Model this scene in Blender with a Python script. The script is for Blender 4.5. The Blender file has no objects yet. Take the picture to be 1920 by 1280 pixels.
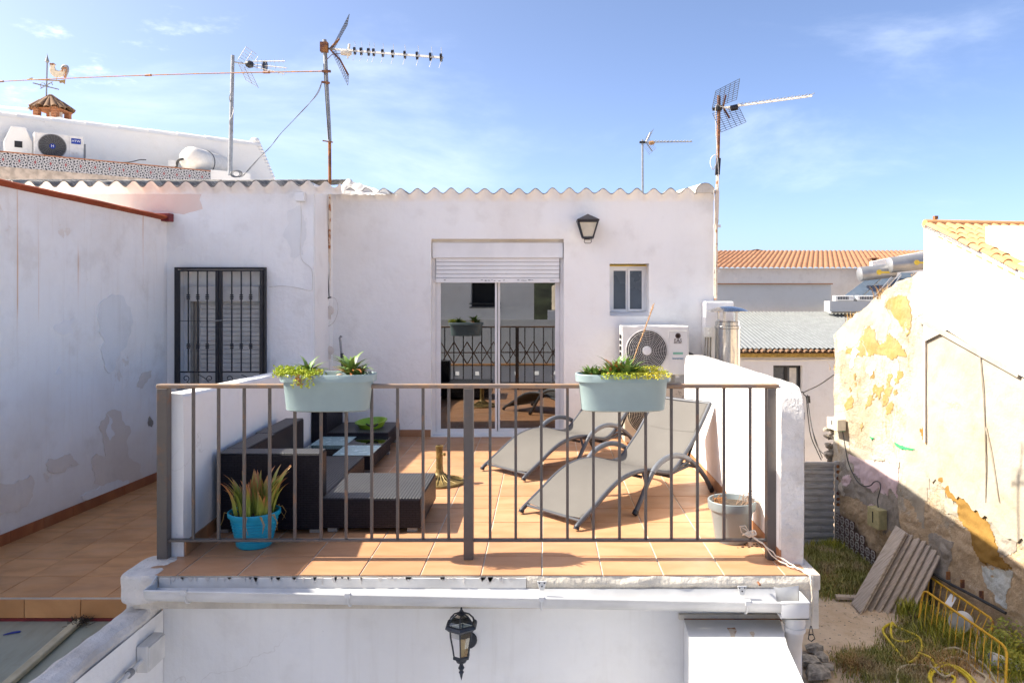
import bpy, bmesh, math, random
from mathutils import Vector, Matrix, noise
from mathutils.geometry import tessellate_polygon
R=math.radians; PI=math.pi
rnd=random.Random(7)
sc=bpy.context.scene
col=sc.collection
# ------------------------------------------------------------------ camera
F=1442.0; U0=1021.0; V0=550.0; H=1.526
cam=bpy.data.cameras.new('camera'); camo=bpy.data.objects.new('camera',cam); col.objects.link(camo)
camo.location=(0,0,H); camo.rotation_euler=(PI/2,0,0)
cam.sensor_width=36; cam.lens=36*F/1920; cam.shift_x=-(U0-960)/1920; cam.shift_y=-(640-V0)/1920
cam.clip_start=.05; cam.clip_end=2000; sc.camera=camo
# ------------------------------------------------------------------ world, sun
SUN_EL=42.5
world=bpy.data.worlds.new('World'); sc.world=world; world.use_nodes=True
wn=world.node_tree; wn.nodes.clear()
def wnode(t,**k):
    n=wn.nodes.new(t)
    for a,b in k.items(): setattr(n,a,b)
    return n
sky=wnode('ShaderNodeTexSky',sky_type='NISHITA',sun_disc=False,sun_elevation=R(SUN_EL),sun_rotation=R(-90.8),altitude=50,air_density=.42,dust_density=2.0,ozone_density=2.0)
bg=wnode('ShaderNodeBackground'); bg.inputs['Strength'].default_value=.122
wout=wnode('ShaderNodeOutputWorld')
tc=wnode('ShaderNodeTexCoord')
mp=wnode('ShaderNodeMapping'); mp.inputs['Scale'].default_value=(1.5,1.3,4.2); mp.inputs['Rotation'].default_value=(0,R(-14),R(-14))
nz=wnode('ShaderNodeTexNoise'); nz.inputs['Scale'].default_value=1.25; nz.inputs['Detail'].default_value=9; nz.inputs['Roughness'].default_value=.58; nz.inputs['Distortion'].default_value=.35
wn.links.new(tc.outputs['Generated'],mp.inputs[0]); wn.links.new(mp.outputs[0],nz.inputs['Vector'])
cr=wnode('ShaderNodeMapRange'); cr.inputs['From Min'].default_value=.57; cr.inputs['From Max'].default_value=.88; cr.interpolation_type='SMOOTHSTEP'; cr.inputs['To Max'].default_value=.36
wn.links.new(nz.outputs['Fac'],cr.inputs['Value'])
nz2=wnode('ShaderNodeTexNoise'); nz2.inputs['Scale'].default_value=7; nz2.inputs['Detail'].default_value=8; nz2.inputs['Roughness'].default_value=.6
mp2=wnode('ShaderNodeMapping'); mp2.inputs['Scale'].default_value=(1,1,2.6); mp2.inputs['Location'].default_value=(.3,.2,.75)
wn.links.new(tc.outputs['Generated'],mp2.inputs[0]); wn.links.new(mp2.outputs[0],nz2.inputs['Vector'])
cr2=wnode('ShaderNodeMapRange'); cr2.inputs['From Min'].default_value=.56; cr2.inputs['From Max'].default_value=.72; cr2.interpolation_type='SMOOTHSTEP'; cr2.inputs['To Max'].default_value=.95
wn.links.new(nz2.outputs['Fac'],cr2.inputs['Value'])
sx=wnode('ShaderNodeSeparateXYZ'); wn.links.new(tc.outputs['Generated'],sx.inputs[0])
low=wnode('ShaderNodeMapRange'); low.inputs['From Min'].default_value=-.30; low.inputs['From Max'].default_value=-.62
wn.links.new(sx.outputs['X'],low.inputs['Value'])
mul=wnode('ShaderNodeMath',operation='MULTIPLY'); wn.links.new(cr2.outputs[0],mul.inputs[0]); wn.links.new(low.outputs[0],mul.inputs[1])
mx=wnode('ShaderNodeMath',operation='MAXIMUM'); wn.links.new(cr.outputs[0],mx.inputs[0]); wn.links.new(mul.outputs[0],mx.inputs[1])
mixc=wnode('ShaderNodeMix',data_type='RGBA'); wn.links.new(mx.outputs[0],mixc.inputs[0]); 
wn.links.new(sky.outputs[0],mixc.inputs[6]); mixc.inputs[7].default_value=(5.6,5.9,6.4,1)
wn.links.new(mixc.outputs[2],bg.inputs[0]); wn.links.new(bg.outputs[0],wout.inputs[0])
sun=bpy.data.lights.new('sun','SUN'); sun.energy=3.9; sun.angle=R(.53); sun.color=(1,.925,.79)
suno=bpy.data.objects.new('sun',sun); col.objects.link(suno)
sd=Vector((math.cos(R(SUN_EL)),-math.cos(R(SUN_EL))*math.tan(R(.8)),-math.sin(R(SUN_EL))))
suno.rotation_euler=sd.to_track_quat('-Z','Y').to_euler(); suno.location=(-20,5,20)
vs=sc.view_settings; vs.view_transform='Standard'; vs.look='None'; vs.gamma=1; vs.exposure=1.62; vs.use_curve_mapping=False
# ------------------------------------------------------------------ helpers
def W(u,v,Y): return Vector(((u-U0)/F*Y,Y,H-(v-V0)/F*Y))
def WX(u,Y): return (u-U0)/F*Y
def WZ(v,Y): return H-(v-V0)/F*Y
def FL(u,v,z=0.0):
    Y=(H-z)*F/(v-V0); return Vector(((u-U0)/F*Y,Y,z))
ORG={}
def tag(o,label=None,cat=None,group=None,kind=None):
    if label: o['label']=label
    if cat: o['category']=cat
    if group: o['group']=group
    if kind: o['kind']=kind
    return o
def thing(name,label,cat,loc=(0,0,0),group=None):
    o=bpy.data.objects.new(name,None); col.objects.link(o); o.empty_display_size=.1
    o.location=loc; ORG[o.name]=Vector(loc); return tag(o,label,cat,group)
class MB:
    def __init__(s): s.v=[]; s.f=[]; s.m=[]; s.mi=0; s.sm=[]; s.smooth=False
    def add(s,vs,fs):
        b=len(s.v); s.v+= [Vector(p) for p in vs]
        for f in fs: s.f.append([b+i for i in f]); s.m.append(s.mi); s.sm.append(s.smooth)
        return s
    def box(s,x0,x1,y0,y1,z0,z1,M=None):
        if x0>x1:x0,x1=x1,x0
        if y0>y1:y0,y1=y1,y0
        if z0>z1:z0,z1=z1,z0
        vs=[Vector(p) for p in [(x0,y0,z0),(x1,y0,z0),(x1,y1,z0),(x0,y1,z0),(x0,y0,z1),(x1,y0,z1),(x1,y1,z1),(x0,y1,z1)]]
        if M is not None: vs=[M@p for p in vs]
        return s.add(vs,[(0,3,2,1),(4,5,6,7),(0,1,5,4),(1,2,6,5),(2,3,7,6),(3,0,4,7)])
    def hexa(s,p):  # 8 points: bottom 4 ccw, top 4 ccw
        return s.add(p,[(0,3,2,1),(4,5,6,7),(0,1,5,4),(1,2,6,5),(2,3,7,6),(3,0,4,7)])
    def bar(s,a,b,w,d=None,up=(0,0,1)):
        a=Vector(a); b=Vector(b); d=d or w; t=(b-a).normalized(); up=Vector(up)
        if abs(t.dot(up))>.95: up=Vector((0,1,0))
        x=t.cross(up).normalized(); y=x.cross(t).normalized(); x=x*w/2; y=y*d/2
        return s.hexa([a-x-y,a+x-y,a+x+y,a-x+y,b-x-y,b+x-y,b+x+y,b-x+y])
    def tube(s,pts,r,n=8,closed=False,caps=True):
        pts=[Vector(p) for p in pts]; N=len(pts)
        rs=r if isinstance(r,(list,tuple)) else [r]*N
        vs=[]; up=None
        for i,p in enumerate(pts):
            if closed: t=(pts[(i+1)%N]-pts[i-1])
            else: t=pts[min(i+1,N-1)]-pts[max(i-1,0)]
            t.normalize()
            if up is None:
                up=Vector((0,0,1)) if abs(t.z)<.9 else Vector((0,1,0))
            x=t.cross(up)
            if x.length<1e-4: x=t.orthogonal()
            x.normalize(); up=x.cross(t).normalized()
            for k in range(n):
                a=2*PI*k/n; vs.append(p+(x*math.cos(a)+up*math.sin(a))*rs[i])
        fs=[]
        for i in range(N if closed else N-1):
            j=(i+1)%N
            for k in range(n):
                l=(k+1)%n; fs.append((i*n+k,i*n+l,j*n+l,j*n+k))
        if caps and not closed:
            fs.append(tuple(range(n-1,-1,-1))); fs.append(tuple((N-1)*n+k for k in range(n)))
        sm=s.smooth; s.smooth=True; s.add(vs,fs); s.smooth=sm; return s
    def lathe(s,prof,c=(0,0,0),n=24,axis='Z',M=None,sx=1,sy=1):
        c=Vector(c); vs=[]
        for (r,z) in prof:
            for k in range(n):
                a=2*PI*k/n; p=Vector((r*math.cos(a)*sx,r*math.sin(a)*sy,z))
                if axis=='Y': p=Vector((p.x,p.z,p.y))
                if M is not None: p=M@p
                vs.append(p+c)
        fs=[]
        for i in range(len(prof)-1):
            for k in range(n):
                l=(k+1)%n; fs.append((i*n+k,i*n+l,(i+1)*n+l,(i+1)*n+k))
        if prof[0][0]>1e-5: fs.append(tuple(range(n-1,-1,-1)))
        if prof[-1][0]>1e-5: fs.append(tuple((len(prof)-1)*n+k for k in range(n)))
        sm=s.smooth; s.smooth=True; s.add(vs,fs); s.smooth=sm; return s
    def prism(s,poly,d):  # poly: list of 3D points (planar), d: extrude vector
        poly=[Vector(p) for p in poly]; n=len(poly); d=Vector(d)
        tri=tessellate_polygon([poly]); vs=poly+[p+d for p in poly]; fs=[]
        nn=Vector((0,0,0))
        for i in range(n):
            a=poly[i];b=poly[(i+1)%n]; nn+=a.cross(b)
        flip=nn.dot(d)>0
        for t in tri:
            a,b,c=t
            tn=(poly[b]-poly[a]).cross(poly[c]-poly[a])
            if tn.dot(d)>0: a,c=c,a
            fs.append((a,b,c)); fs.append((c+n,b+n,a+n))
        for i in range(n):
            j=(i+1)%n
            fs.append((j,i,i+n,j+n) if not flip else (i,j,j+n,i+n))
        return s.add(vs,fs)
    def grid(s,fn,nu,nv):
        vs=[fn(i/nu,j/nv) for j in range(nv+1) for i in range(nu+1)]
        fs=[(j*(nu+1)+i,j*(nu+1)+i+1,(j+1)*(nu+1)+i+1,(j+1)*(nu+1)+i) for j in range(nv) for i in range(nu)]
        return s.add(vs,fs)
    def mesh(s,name,mats,o=Vector((0,0,0)),bevel=0,seg=2):
        me=bpy.data.meshes.new(name); me.from_pydata([p-o for p in s.v],[],s.f)
        for m in (mats if isinstance(mats,(list,tuple)) else [mats]): me.materials.append(m)
        me.polygons.foreach_set('material_index',s.m); me.polygons.foreach_set('use_smooth',s.sm)
        if bevel:
            bm=bmesh.new(); bm.from_mesh(me)
            es=[e for e in bm.edges if len(e.link_faces)==2 and e.calc_face_angle(0)>R(35)]
            bmesh.ops.bevel(bm,geom=es,offset=bevel,segments=seg,affect='EDGES',profile=.5,clamp_overlap=True)
            bm.to_mesh(me); bm.free()
        if any(s.sm): me.set_sharp_from_angle(angle=R(42))
        me.update(); return me
    def build(s,name,mats,parent=None,bevel=0,seg=2,label=None,kind=None):
        if parent is not None: o=ORG[parent.name]
        else:
            lo=Vector([min(p[i] for p in s.v) for i in range(3)]); hi=Vector([max(p[i] for p in s.v) for i in range(3)])
            o=Vector(((lo.x+hi.x)/2,(lo.y+hi.y)/2,lo.z))
        ob=bpy.data.objects.new(name,s.mesh(name,mats,o,bevel,seg)); col.objects.link(ob)
        if parent is not None: ob.parent=parent
        else: ob.location=o
        ORG[ob.name]=o
        if label: ob['label']=label
        if kind: ob['kind']=kind
        return ob
def inst(name,me,parent,loc,rot=None):   # loc in the coordinates the parent was built in
    ob=bpy.data.objects.new(name,me); col.objects.link(ob); ob.parent=parent
    ob.location=Vector(loc)-ORG[parent.name]
    if rot is not None: ob.rotation_euler=rot
    ORG[ob.name]=Vector(loc); return ob
def struct(name,mb,mats,bevel=0): return tag(mb.build(name,mats,bevel=bevel),kind='structure')
def copy_tree(o,parent=None):
    c=o.copy(); col.objects.link(c); c.parent=parent; ORG[c.name]=ORG.get(o.name,Vector((0,0,0)))
    for ch in list(o.children): copy_tree(ch,c)
    return c
def text(body,size,M,mat,parent,name='lettering',depth=.001,align='CENTER'):
    cu=bpy.data.curves.new('t','FONT'); cu.body=body; cu.size=size; cu.align_x=align; cu.align_y='CENTER'; cu.extrude=depth; cu.resolution_u=2
    t=bpy.data.objects.new('t',cu); col.objects.link(t)
    dg=bpy.context.evaluated_depsgraph_get(); me=bpy.data.meshes.new_from_object(t.evaluated_get(dg))
    bpy.data.objects.remove(t); bpy.data.curves.remove(cu)
    o=ORG[parent.name]; me.transform(Matrix.Translation(-o)@M); me.materials.clear(); me.materials.append(mat)
    ob=bpy.data.objects.new(name,me); col.objects.link(ob); ob.parent=parent; ORG[ob.name]=o; return ob
FACE=Matrix.Rotation(PI/2,4,'X')   # text standing up, facing -Y
# ------------------------------------------------------------------ materials
class NT:
    def __init__(s,name):
        s.mat=bpy.data.materials.new(name); s.mat.use_nodes=True; s.t=s.mat.node_tree
        s.b=s.t.nodes['Principled BSDF']; s.out=s.t.nodes['Material Output']
    def set(s,sock,v):
        if isinstance(v,bpy.types.NodeSocket): s.t.links.new(v,sock)
        elif isinstance(v,(tuple,list)):
            dv=sock.default_value
            sock.default_value=tuple(v)+((1,) if len(dv)==4 and len(v)==3 else ())
        else: sock.default_value=v
    def n(s,t,out=0,ins={},**k):
        n=s.t.nodes.new('ShaderNode'+t)
        for a,b in k.items(): setattr(n,a,b)
        for a,b in ins.items(): s.set(n.inputs[a],b)
        return n.outputs[out]
    def pos(s): return s.n('NewGeometry','Position')
    def obj(s): return s.n('TexCoord','Object')
    def map(s,v,sc=(1,1,1),loc=(0,0,0),rot=(0,0,0)): return s.n('Mapping',ins={'Vector':v,'Scale':sc,'Location':loc,'Rotation':rot})
    def noise(s,v,scale,detail=5,rough=.55,dist=0): return s.n('TexNoise','Fac',{'Vector':v,'Scale':scale,'Detail':detail,'Roughness':rough,'Distortion':dist})
    def rng(s,v,a,b,c=0,d=1,smooth=True): return s.n('MapRange','Result',{'Value':v,'From Min':a,'From Max':b,'To Min':c,'To Max':d},interpolation_type='SMOOTHSTEP' if smooth else 'LINEAR')
    def mix(s,f,a,b,mode='MIX'):
        n=s.t.nodes.new('ShaderNodeMix'); n.data_type='RGBA'; n.blend_type=mode
        s.set(n.inputs[0],f); s.set(n.inputs[6],a); s.set(n.inputs[7],b); return n.outputs[2]
    def math(s,op,a,b=0,c=0):
        n=s.t.nodes.new('ShaderNodeMath'); n.operation=op; s.set(n.inputs[0],a); s.set(n.inputs[1],b); s.set(n.inputs[2],c); return n.outputs[0]
    def sep(s,v,i): return s.n('SeparateXYZ',i,{0:v})
    def bump(s,h,strength=.3,dist=.01,normal=None):
        n=s.t.nodes.new('ShaderNodeBump'); s.set(n.inputs['Height'],h); n.inputs['Strength'].default_value=strength; n.inputs['Distance'].default_value=dist
        if normal is not None: s.set(n.inputs['Normal'],normal)
        return n.outputs[0]
    def fin(s,color,rough=.6,metal=0,normal=None,spec=.5):
        s.set(s.b.inputs['Base Color'],color); s.set(s.b.inputs['Roughness'],rough); s.set(s.b.inputs['Metallic'],metal)
        s.b.inputs['Specular IOR Level'].default_value=spec
        if normal is not None: s.set(s.b.inputs['Normal'],normal)
        return s.mat
def simple(name,c,rough=.5,metal=0,var=.12,scale=12,bump=.0,bscale=60,spec=.5,dark=None):
    t=NT(name); p=t.obj(); f=t.noise(p,scale,5)
    k=t.rng(f,.3,.7,0,1)
    dk=dark or tuple(x*(1-var*2) for x in c)
    cc=t.mix(k,c,dk)
    rr=t.math('ADD',t.math('MULTIPLY',f,.25),rough-.12)
    nm=t.bump(t.noise(p,bscale,4),bump,.004) if bump else None
    return t.fin(cc,rr,metal,nm,spec)
def plaster(name,base,stain=(.55,.50,.44),amt=.35,patch=None,patcht=.62,streak=.25,bump=.5,rust=0,dirtz=None,spec=.2):
    t=NT(name); p=t.pos()
    c=t.mix(t.rng(t.noise(p,.9,6,.6,.3),.42,.72,0,amt),base,stain)
    c=t.mix(t.rng(t.noise(t.map(p,loc=(9,3,1)),3.4,8,.62),.5,.75,0,amt*.8),c,tuple(x*.86 for x in stain))
    edge=None
    if patch:
        q=t.noise(t.map(p,loc=(2.2,5,7)),1.15,9,.62,.5); m=t.rng(q,patcht,patcht+.012)
        c=t.mix(m,c,patch); edge=m
    if streak:
        st=t.noise(t.map(p,sc=(13,13,.75)),1.6,5,.6); c=t.mix(t.rng(st,.5,.8,0,streak),c,stain)
    if rust:
        st=t.noise(t.map(p,sc=(16,16,.22),loc=(3,1,0)),1.3,3,.5); g=t.rng(t.noise(t.map(p,loc=(4,4,4)),.8,2),.46,.6)
        c=t.mix(t.math('MULTIPLY',t.rng(st,.62,.74,0,rust),g),c,(.62,.33,.14))
    if dirtz:
        z=t.sep(p,2); zz=t.math('ADD',z,t.math('MULTIPLY',t.noise(p,3,6,.6),.5))
        c=t.mix(t.rng(zz,dirtz[0]+dirtz[1]+.25,dirtz[0]+.25,0,.6),c,dirtz[2])
    # small specks and hairline cracks
    vo=t.n('TexVoronoi','Distance',{'Vector':t.map(p,loc=(1,1,1)),'Scale':5.5}); c=t.mix(t.rng(vo,.022,.012,0,.45),c,(.3,.26,.22))
    ck=t.n('TexVoronoi','Distance',{'Vector':t.n('VectorMath',0,{0:p,1:t.n('TexNoise','Color',{'Vector':p,'Scale':2.5,'Detail':4})},operation='ADD'),'Scale':.75},feature='DISTANCE_TO_EDGE')
    ckm=t.math('MULTIPLY',t.rng(ck,.0035,.0005,0,.28),t.rng(t.noise(t.map(p,loc=(7,7,0)),.7,2),.56,.66))
    c=t.mix(ckm,c,(.38,.33,.28))
    h=t.math('ADD',t.math('MULTIPLY',t.noise(p,4,3,.5),2.2),t.math('ADD',t.math('MULTIPLY',t.noise(p,26,5,.6),.5),t.math('MULTIPLY',t.noise(p,110,3,.6),.16)))
    if edge is not None: h=t.math('SUBTRACT',h,t.math('MULTIPLY',edge,.25))
    return t.fin(c,.85,0,t.bump(h,bump,.02),spec)
def tilemat(name,c1,c2,dirt=(.30,.20,.13),rough=.42,var=.2):
    t=NT(name); p=t.pos(); oi=t.n('ObjectInfo','Random')
    f=t.noise(t.n('VectorMath',0,{0:t.map(p,sc=(1.2,3.0,1)),1:t.n('CombineXYZ',0,{0:t.math('MULTIPLY',oi,37),1:t.math('MULTIPLY',oi,11),2:0})},operation='ADD'),2.6,6,.55,.4)
    c=t.mix(t.rng(f,.35,.68),c1,c2)
    c=t.mix(t.math('MULTIPLY',oi,var*2),c,tuple(x*.72 for x in c2))
    c=t.mix(t.rng(t.noise(p,2.0,7,.65),.50,.75,0,.42),c,dirt)
    c=t.mix(t.rng(t.noise(p,60,4,.7),.66,.74,0,.4),c,dirt)
    return t.fin(c,t.rng(t.noise(p,3,4),.3,.7,rough-.08,rough+.14),0,t.bump(t.noise(p,45,4),.12,.003),.45)
M={}
M['wall']=plaster('white_render',(.86,.85,.82),(.74,.70,.65),.45,None,.6,.10,.35)
M['wall_old']=plaster('old_white_render',(.87,.865,.85),(.74,.70,.66),.5,(.76,.72,.67),.66,.22,.6,rust=.12)
M['wall_left']=plaster('peeling_render',(.88,.865,.835),(.74,.68,.61),.55,(.78,.72,.65),.66,.45,.55,rust=1.0,dirtz=(-.3,.8,(.66,.60,.54)))
M['patch_grey']=plaster('bare_render',(.74,.675,.605),(.64,.57,.50),.5,None,.6,.25,.7)
M['patch_white']=plaster('limewash_flake',(.84,.83,.82),(.66,.63,.6),.3,None,.6,.1,.5)
M['white']=plaster('limewashed_parapet',(.82,.81,.795),(.70,.66,.60),.3,None,.6,.12,.45)
M['wall_front']=plaster('smooth_render',(.79,.79,.78),(.64,.62,.58),.38,None,.6,.36,.25)
M['salmon']=plaster('salmon_render',(.76,.61,.54),(.76,.72,.68),.9,None,.6,.15,.5)
M['mortar']=plaster('stained_mortar',(.66,.61,.52),(.38,.34,.29),.75,(.30,.28,.25),.64,.45,1.0)
M['cap']=plaster('flaking_cap',(.72,.69,.65),(.42,.37,.32),.6,(.34,.29,.24),.66,.1,1.2)
M['grout']=simple('grout',(.66,.58,.48),.9,bump=.3)
M['tile']=tilemat('terracotta_floor_tile',(.56,.30,.160),(.47,.235,.115))
M['tile_left']=tilemat('brown_floor_tile',(.70,.36,.15),(.52,.25,.095),dirt=(.26,.16,.09),rough=.4,var=.16)
M['skirt']=tilemat('skirting_tile',(.38,.135,.05),(.27,.085,.03),rough=.38)
M['skirt_ter']=tilemat('terrace_skirting_tile',(.42,.21,.10),(.36,.16,.075),rough=.45)
M['rail']=None
def metal_paint(name,c,rust=(.20,.07,.025),amt=.5,rough=.45,sc=7,thr=.55):
    t=NT(name); p=t.pos(); f=t.noise(p,sc,7,.65); k=t.rng(f,thr,thr+.12,0,amt)
    c2=t.mix(k,c,rust); c2=t.mix(t.rng(t.noise(p,35,4),.5,.8,0,.35),c2,tuple(x*.6 for x in c))
    return t.fin(c2,t.math('ADD',rough,t.math('MULTIPLY',k,.35)),0,t.bump(t.noise(p,90,3),.2,.002),.5)
M['rail']=metal_paint('weathered_rail_paint',(.098,.083,.074),(.26,.12,.05),.5,.45)
M['rail_top']=metal_paint('sunbleached_rail',(.21,.155,.12),(.36,.20,.09),.6,.5,5,.45)
M['rust']=metal_paint('rusty_steel',(.13,.05,.03),(.34,.15,.05),.9,.7,9,.45)
M['rustwhite']=metal_paint('flaking_mast_paint',(.66,.56,.44),(.33,.12,.04),1.0,.6,14,.50)
M['galv']=simple('galvanised_steel',(.33,.34,.35),.5,.5,.15,20)
def steelm():
    t=NT('stainless_steel'); p=t.obj(); n=t.noise(t.map(p,sc=(1,1,.12)),26,5,.6); c=t.mix(t.rng(n,.4,.65),(.62,.61,.58),(.40,.385,.36))
    return t.fin(c,t.rng(n,.3,.7,.10,.30),1,t.bump(n,.35,.01))
M['steel']=steelm()
M['alu']=simple('aluminium',(.36,.35,.33),.5,.5,.1)
M['black']=simple('black_paint',(.012,.013,.02),.35,0,.2)
M['lantern']=simple('lantern_iron',(.035,.042,.055),.45,.3,.25,30)
M['pvc']=simple('white_pvc',(.80,.80,.79),.32,0,.04,5)
M['pvc_old']=simple('aged_pvc',(.72,.70,.66),.45,0,.1,7)
M['acwhite']=simple('white_casing',(.74,.73,.69),.4,0,.05,6)
M['acbeige']=simple('beige_casing',(.62,.54,.42),.5,0,.08,6)
M['cream']=simple('cream_plastic',(.78,.72,.60),.4,0,.08)
M['dark']=simple('dark_cavity',(.02,.02,.022),.7)
M['grill']=simple('grille_plastic',(.62,.60,.57),.5)
M['sage']=simple('sage_plastic',(.265,.345,.345),.45,0,.06,5)
M['pale']=simple('pale_grey_plastic',(.20,.235,.245),.45,0,.05,5)
M['blue']=simple('turquoise_plastic',(.012,.36,.56),.35,0,.08,8)
M['lime']=simple('lime_plastic',(.24,.42,.03),.35,0,.08)
M['soil']=simple('dry_soil',(.085,.06,.04),.95,0,.3,60,.8,60)
M['lframe']=simple('lounger_frame',(.062,.066,.080),.45,.0,.1)
M['pvc_g']=simple('gutter_pvc',(.60,.60,.595),.35,0,.10,4)
M['lframe_l']=simple('lounger_arm_cap',(.13,.14,.16),.45,0,.1)
M['rope']=simple('cream_rope',(.68,.60,.48),.8)
M['cable']=simple('black_cable',(.03,.03,.03),.5)
M['cable_w']=simple('white_cable',(.70,.67,.62),.5)
M['cable_g']=simple('grey_cable',(.25,.25,.25),.5)
M['brass']=simple('bronze_resin',(.30,.21,.07),.5,.35,.35,22,.5,70,dark=(.13,.09,.03))
M['yellow']=metal_paint('yellow_barrier_paint',(.72,.40,.015),(.24,.08,.02),.9,.5,9,.54)
M['hose']=simple('yellow_hose',(.80,.62,.03),.45)
M['conduit']=simple('cream_conduit',(.60,.52,.34),.6)
M['brown_l']=simple('logo_brown',(.10,.06,.05),.5)
M['blue_l']=simple('logo_blue',(.01,.04,.30),.4)
M['white_l']=simple('logo_white',(.8,.8,.8),.5)
M['green_l']=simple('logo_green',(.25,.55,.40),.5)
M['navy_l']=simple('logo_teal',(.04,.20,.36),.5)
M['yel_l']=simple('logo_yellow',(.8,.55,.05),.5)
def sling():
    t=NT('taupe_sling'); p=t.obj(); w=t.n('TexChecker',1,{'Vector':p,'Scale':260.})
    c=t.mix(w,(.135,.125,.113),(.105,.097,.088)); c=t.mix(t.rng(t.noise(p,4,5),.4,.75,0,.4),c,(.15,.14,.127))
    return t.fin(c,.75,0,t.bump(w,.2,.001),.3)
M['sling']=sling()
def wicker():
    t=NT('dark_wicker'); p=t.pos()
    x=t.math('ADD',t.sep(p,0),t.math('MULTIPLY',t.sep(p,1),1.0)); z=t.math('ADD',t.sep(p,2),t.math('MULTIPLY',t.sep(p,1),-1.0))
    v=t.n('CombineXYZ',0,{0:x,1:z,2:0})
    s=t.n('TexBrick',1,{'Vector':v,'Scale':9.,'Mortar Size':.018,'Mortar Smooth':.6,'Brick Width':.36,'Row Height':.13,'Bias':0.},offset=.5)
    c=t.mix(s,(.018,.016,.022),(.003,.003,.004))
    c=t.mix(t.rng(t.noise(p,30,4),.45,.75,0,.5),c,(.024,.022,.028))
    return t.fin(c,.42,0,t.bump(t.math('SUBTRACT',1.0,s),1.0,.014),.16)
M['wicker']=wicker()
def weave():
    t=NT('wicker_top'); p=t.pos(); k=78.
    a=t.math('SINE',t.math('MULTIPLY',t.math('ADD',t.sep(p,0),t.sep(p,1)),k*2)); b=t.math('SINE',t.math('MULTIPLY',t.math('SUBTRACT',t.sep(p,0),t.sep(p,1)),k*2))
    s=t.math('MULTIPLY',a,b); s=t.rng(s,-.6,.7)
    c=t.mix(s,(.012,.012,.014),(.07,.073,.078)); c=t.mix(t.rng(t.noise(p,6,5),.4,.7,0,.3),c,(.07,.07,.07))
    return t.fin(c,.42,0,t.bump(s,.9,.004),.5)
M['weave']=weave()
def glassm(name,tint,refl_ior=1.6,refl=(1,1,1),rough=.0):
    t=NT(name); tr=t.n('BsdfTransparent',0,{'Color':tint}); gl=t.n('BsdfGlossy',0,{'Color':refl,'Roughness':rough}); fr=t.n('Fresnel',0,{'IOR':refl_ior})
    mx=t.n('MixShader',0,{0:fr,1:tr,2:gl}); t.t.links.new(mx,t.out.inputs[0]); return t.mat
M['glass']=glassm('door_glass',(.24,.27,.28),2.75)
M['glass_clear']=glassm('clear_glass',(.82,.9,.88),1.5)
M['frost']=simple('frosted_glass',(.52,.70,.70),.25,0,.06)
M['frost_d']=simple('dark_frosted_glass',(.085,.105,.13),.25,0,.12,3)
M['lampglass']=simple('ribbed_lamp_glass',(.58,.55,.45),.3,0,.08)
M['bulb']=simple('bulb_glass',(.42,.40,.20),.3)
def asb():
    t=NT('fibre_cement'); p=t.pos(); c=t.mix(t.rng(t.noise(p,7,8,.7),.42,.62),(.16,.155,.145),(.42,.39,.34)); c=t.mix(t.rng(t.noise(p,30,5,.7),.5,.7,0,.8),c,(.07,.068,.06))
    return t.fin(c,.9,0,t.bump(t.noise(p,40,5,.7),.8,.01),.2)
M['fibre']=asb()
M['fibre_w']=plaster('painted_fibre_cement',(.70,.65,.56),(.50,.42,.32),.7,None,.6,.1,.6)
def clay(name,a,b,c3):
    t=NT(name); p=t.pos(); oi=t.n('ObjectInfo','Random'); c=t.mix(t.rng(t.noise(p,2.5,6,.65),.35,.65),a,b); c=t.mix(t.rng(oi,0,1,0,.6),c,b); c=t.mix(t.rng(t.noise(p,14,6,.7),.52,.7,0,.75),c,c3)
    return t.fin(c,.85,0,t.bump(t.noise(p,40,4),.4,.006),.2)
M['clay']=clay('clay_tile',(.50,.25,.10),(.56,.31,.15),(.40,.23,.12))
M['clay_old']=clay('weathered_clay_tile',(.22,.135,.08),(.17,.10,.06),(.08,.06,.05))
M['clay_far']=clay('far_clay_tile',(.34,.185,.10),(.28,.13,.065),(.30,.15,.08))
M['coping']=clay('red_coping_paint',(.34,.075,.03),(.27,.06,.025),(.45,.14,.06))
M['redpaint']=simple('dark_red_paint',(.22,.02,.025),.6,0,.2)
M['brick']=clay('chimney_brick',(.42,.20,.11),(.36,.16,.08),(.30,.2,.15))
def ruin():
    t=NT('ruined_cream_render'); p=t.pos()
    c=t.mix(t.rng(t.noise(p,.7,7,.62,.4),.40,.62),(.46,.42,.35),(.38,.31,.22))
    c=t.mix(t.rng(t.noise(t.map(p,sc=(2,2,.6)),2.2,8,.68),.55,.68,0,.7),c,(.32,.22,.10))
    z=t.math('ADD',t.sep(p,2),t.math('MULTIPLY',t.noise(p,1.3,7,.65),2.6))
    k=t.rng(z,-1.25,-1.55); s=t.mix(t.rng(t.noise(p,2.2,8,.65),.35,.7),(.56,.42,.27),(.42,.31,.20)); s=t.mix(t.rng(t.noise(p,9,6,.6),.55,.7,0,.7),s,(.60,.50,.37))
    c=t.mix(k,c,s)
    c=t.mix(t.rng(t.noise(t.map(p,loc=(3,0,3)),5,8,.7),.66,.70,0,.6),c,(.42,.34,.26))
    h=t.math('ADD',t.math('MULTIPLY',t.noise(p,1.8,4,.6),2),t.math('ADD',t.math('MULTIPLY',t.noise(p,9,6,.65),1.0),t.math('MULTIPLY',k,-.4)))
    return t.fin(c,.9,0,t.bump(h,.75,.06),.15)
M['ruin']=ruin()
M['bright']=plaster('bright_limewash',(.80,.78,.735),(.80,.74,.64),.35,None,.6,.06,.35)
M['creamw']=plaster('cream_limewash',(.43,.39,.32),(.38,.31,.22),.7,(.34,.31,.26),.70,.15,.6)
M['ochre']=plaster('ochre_render',(.34,.225,.075),(.38,.29,.15),.9,(.40,.36,.29),.60,.3,.8)
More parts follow.
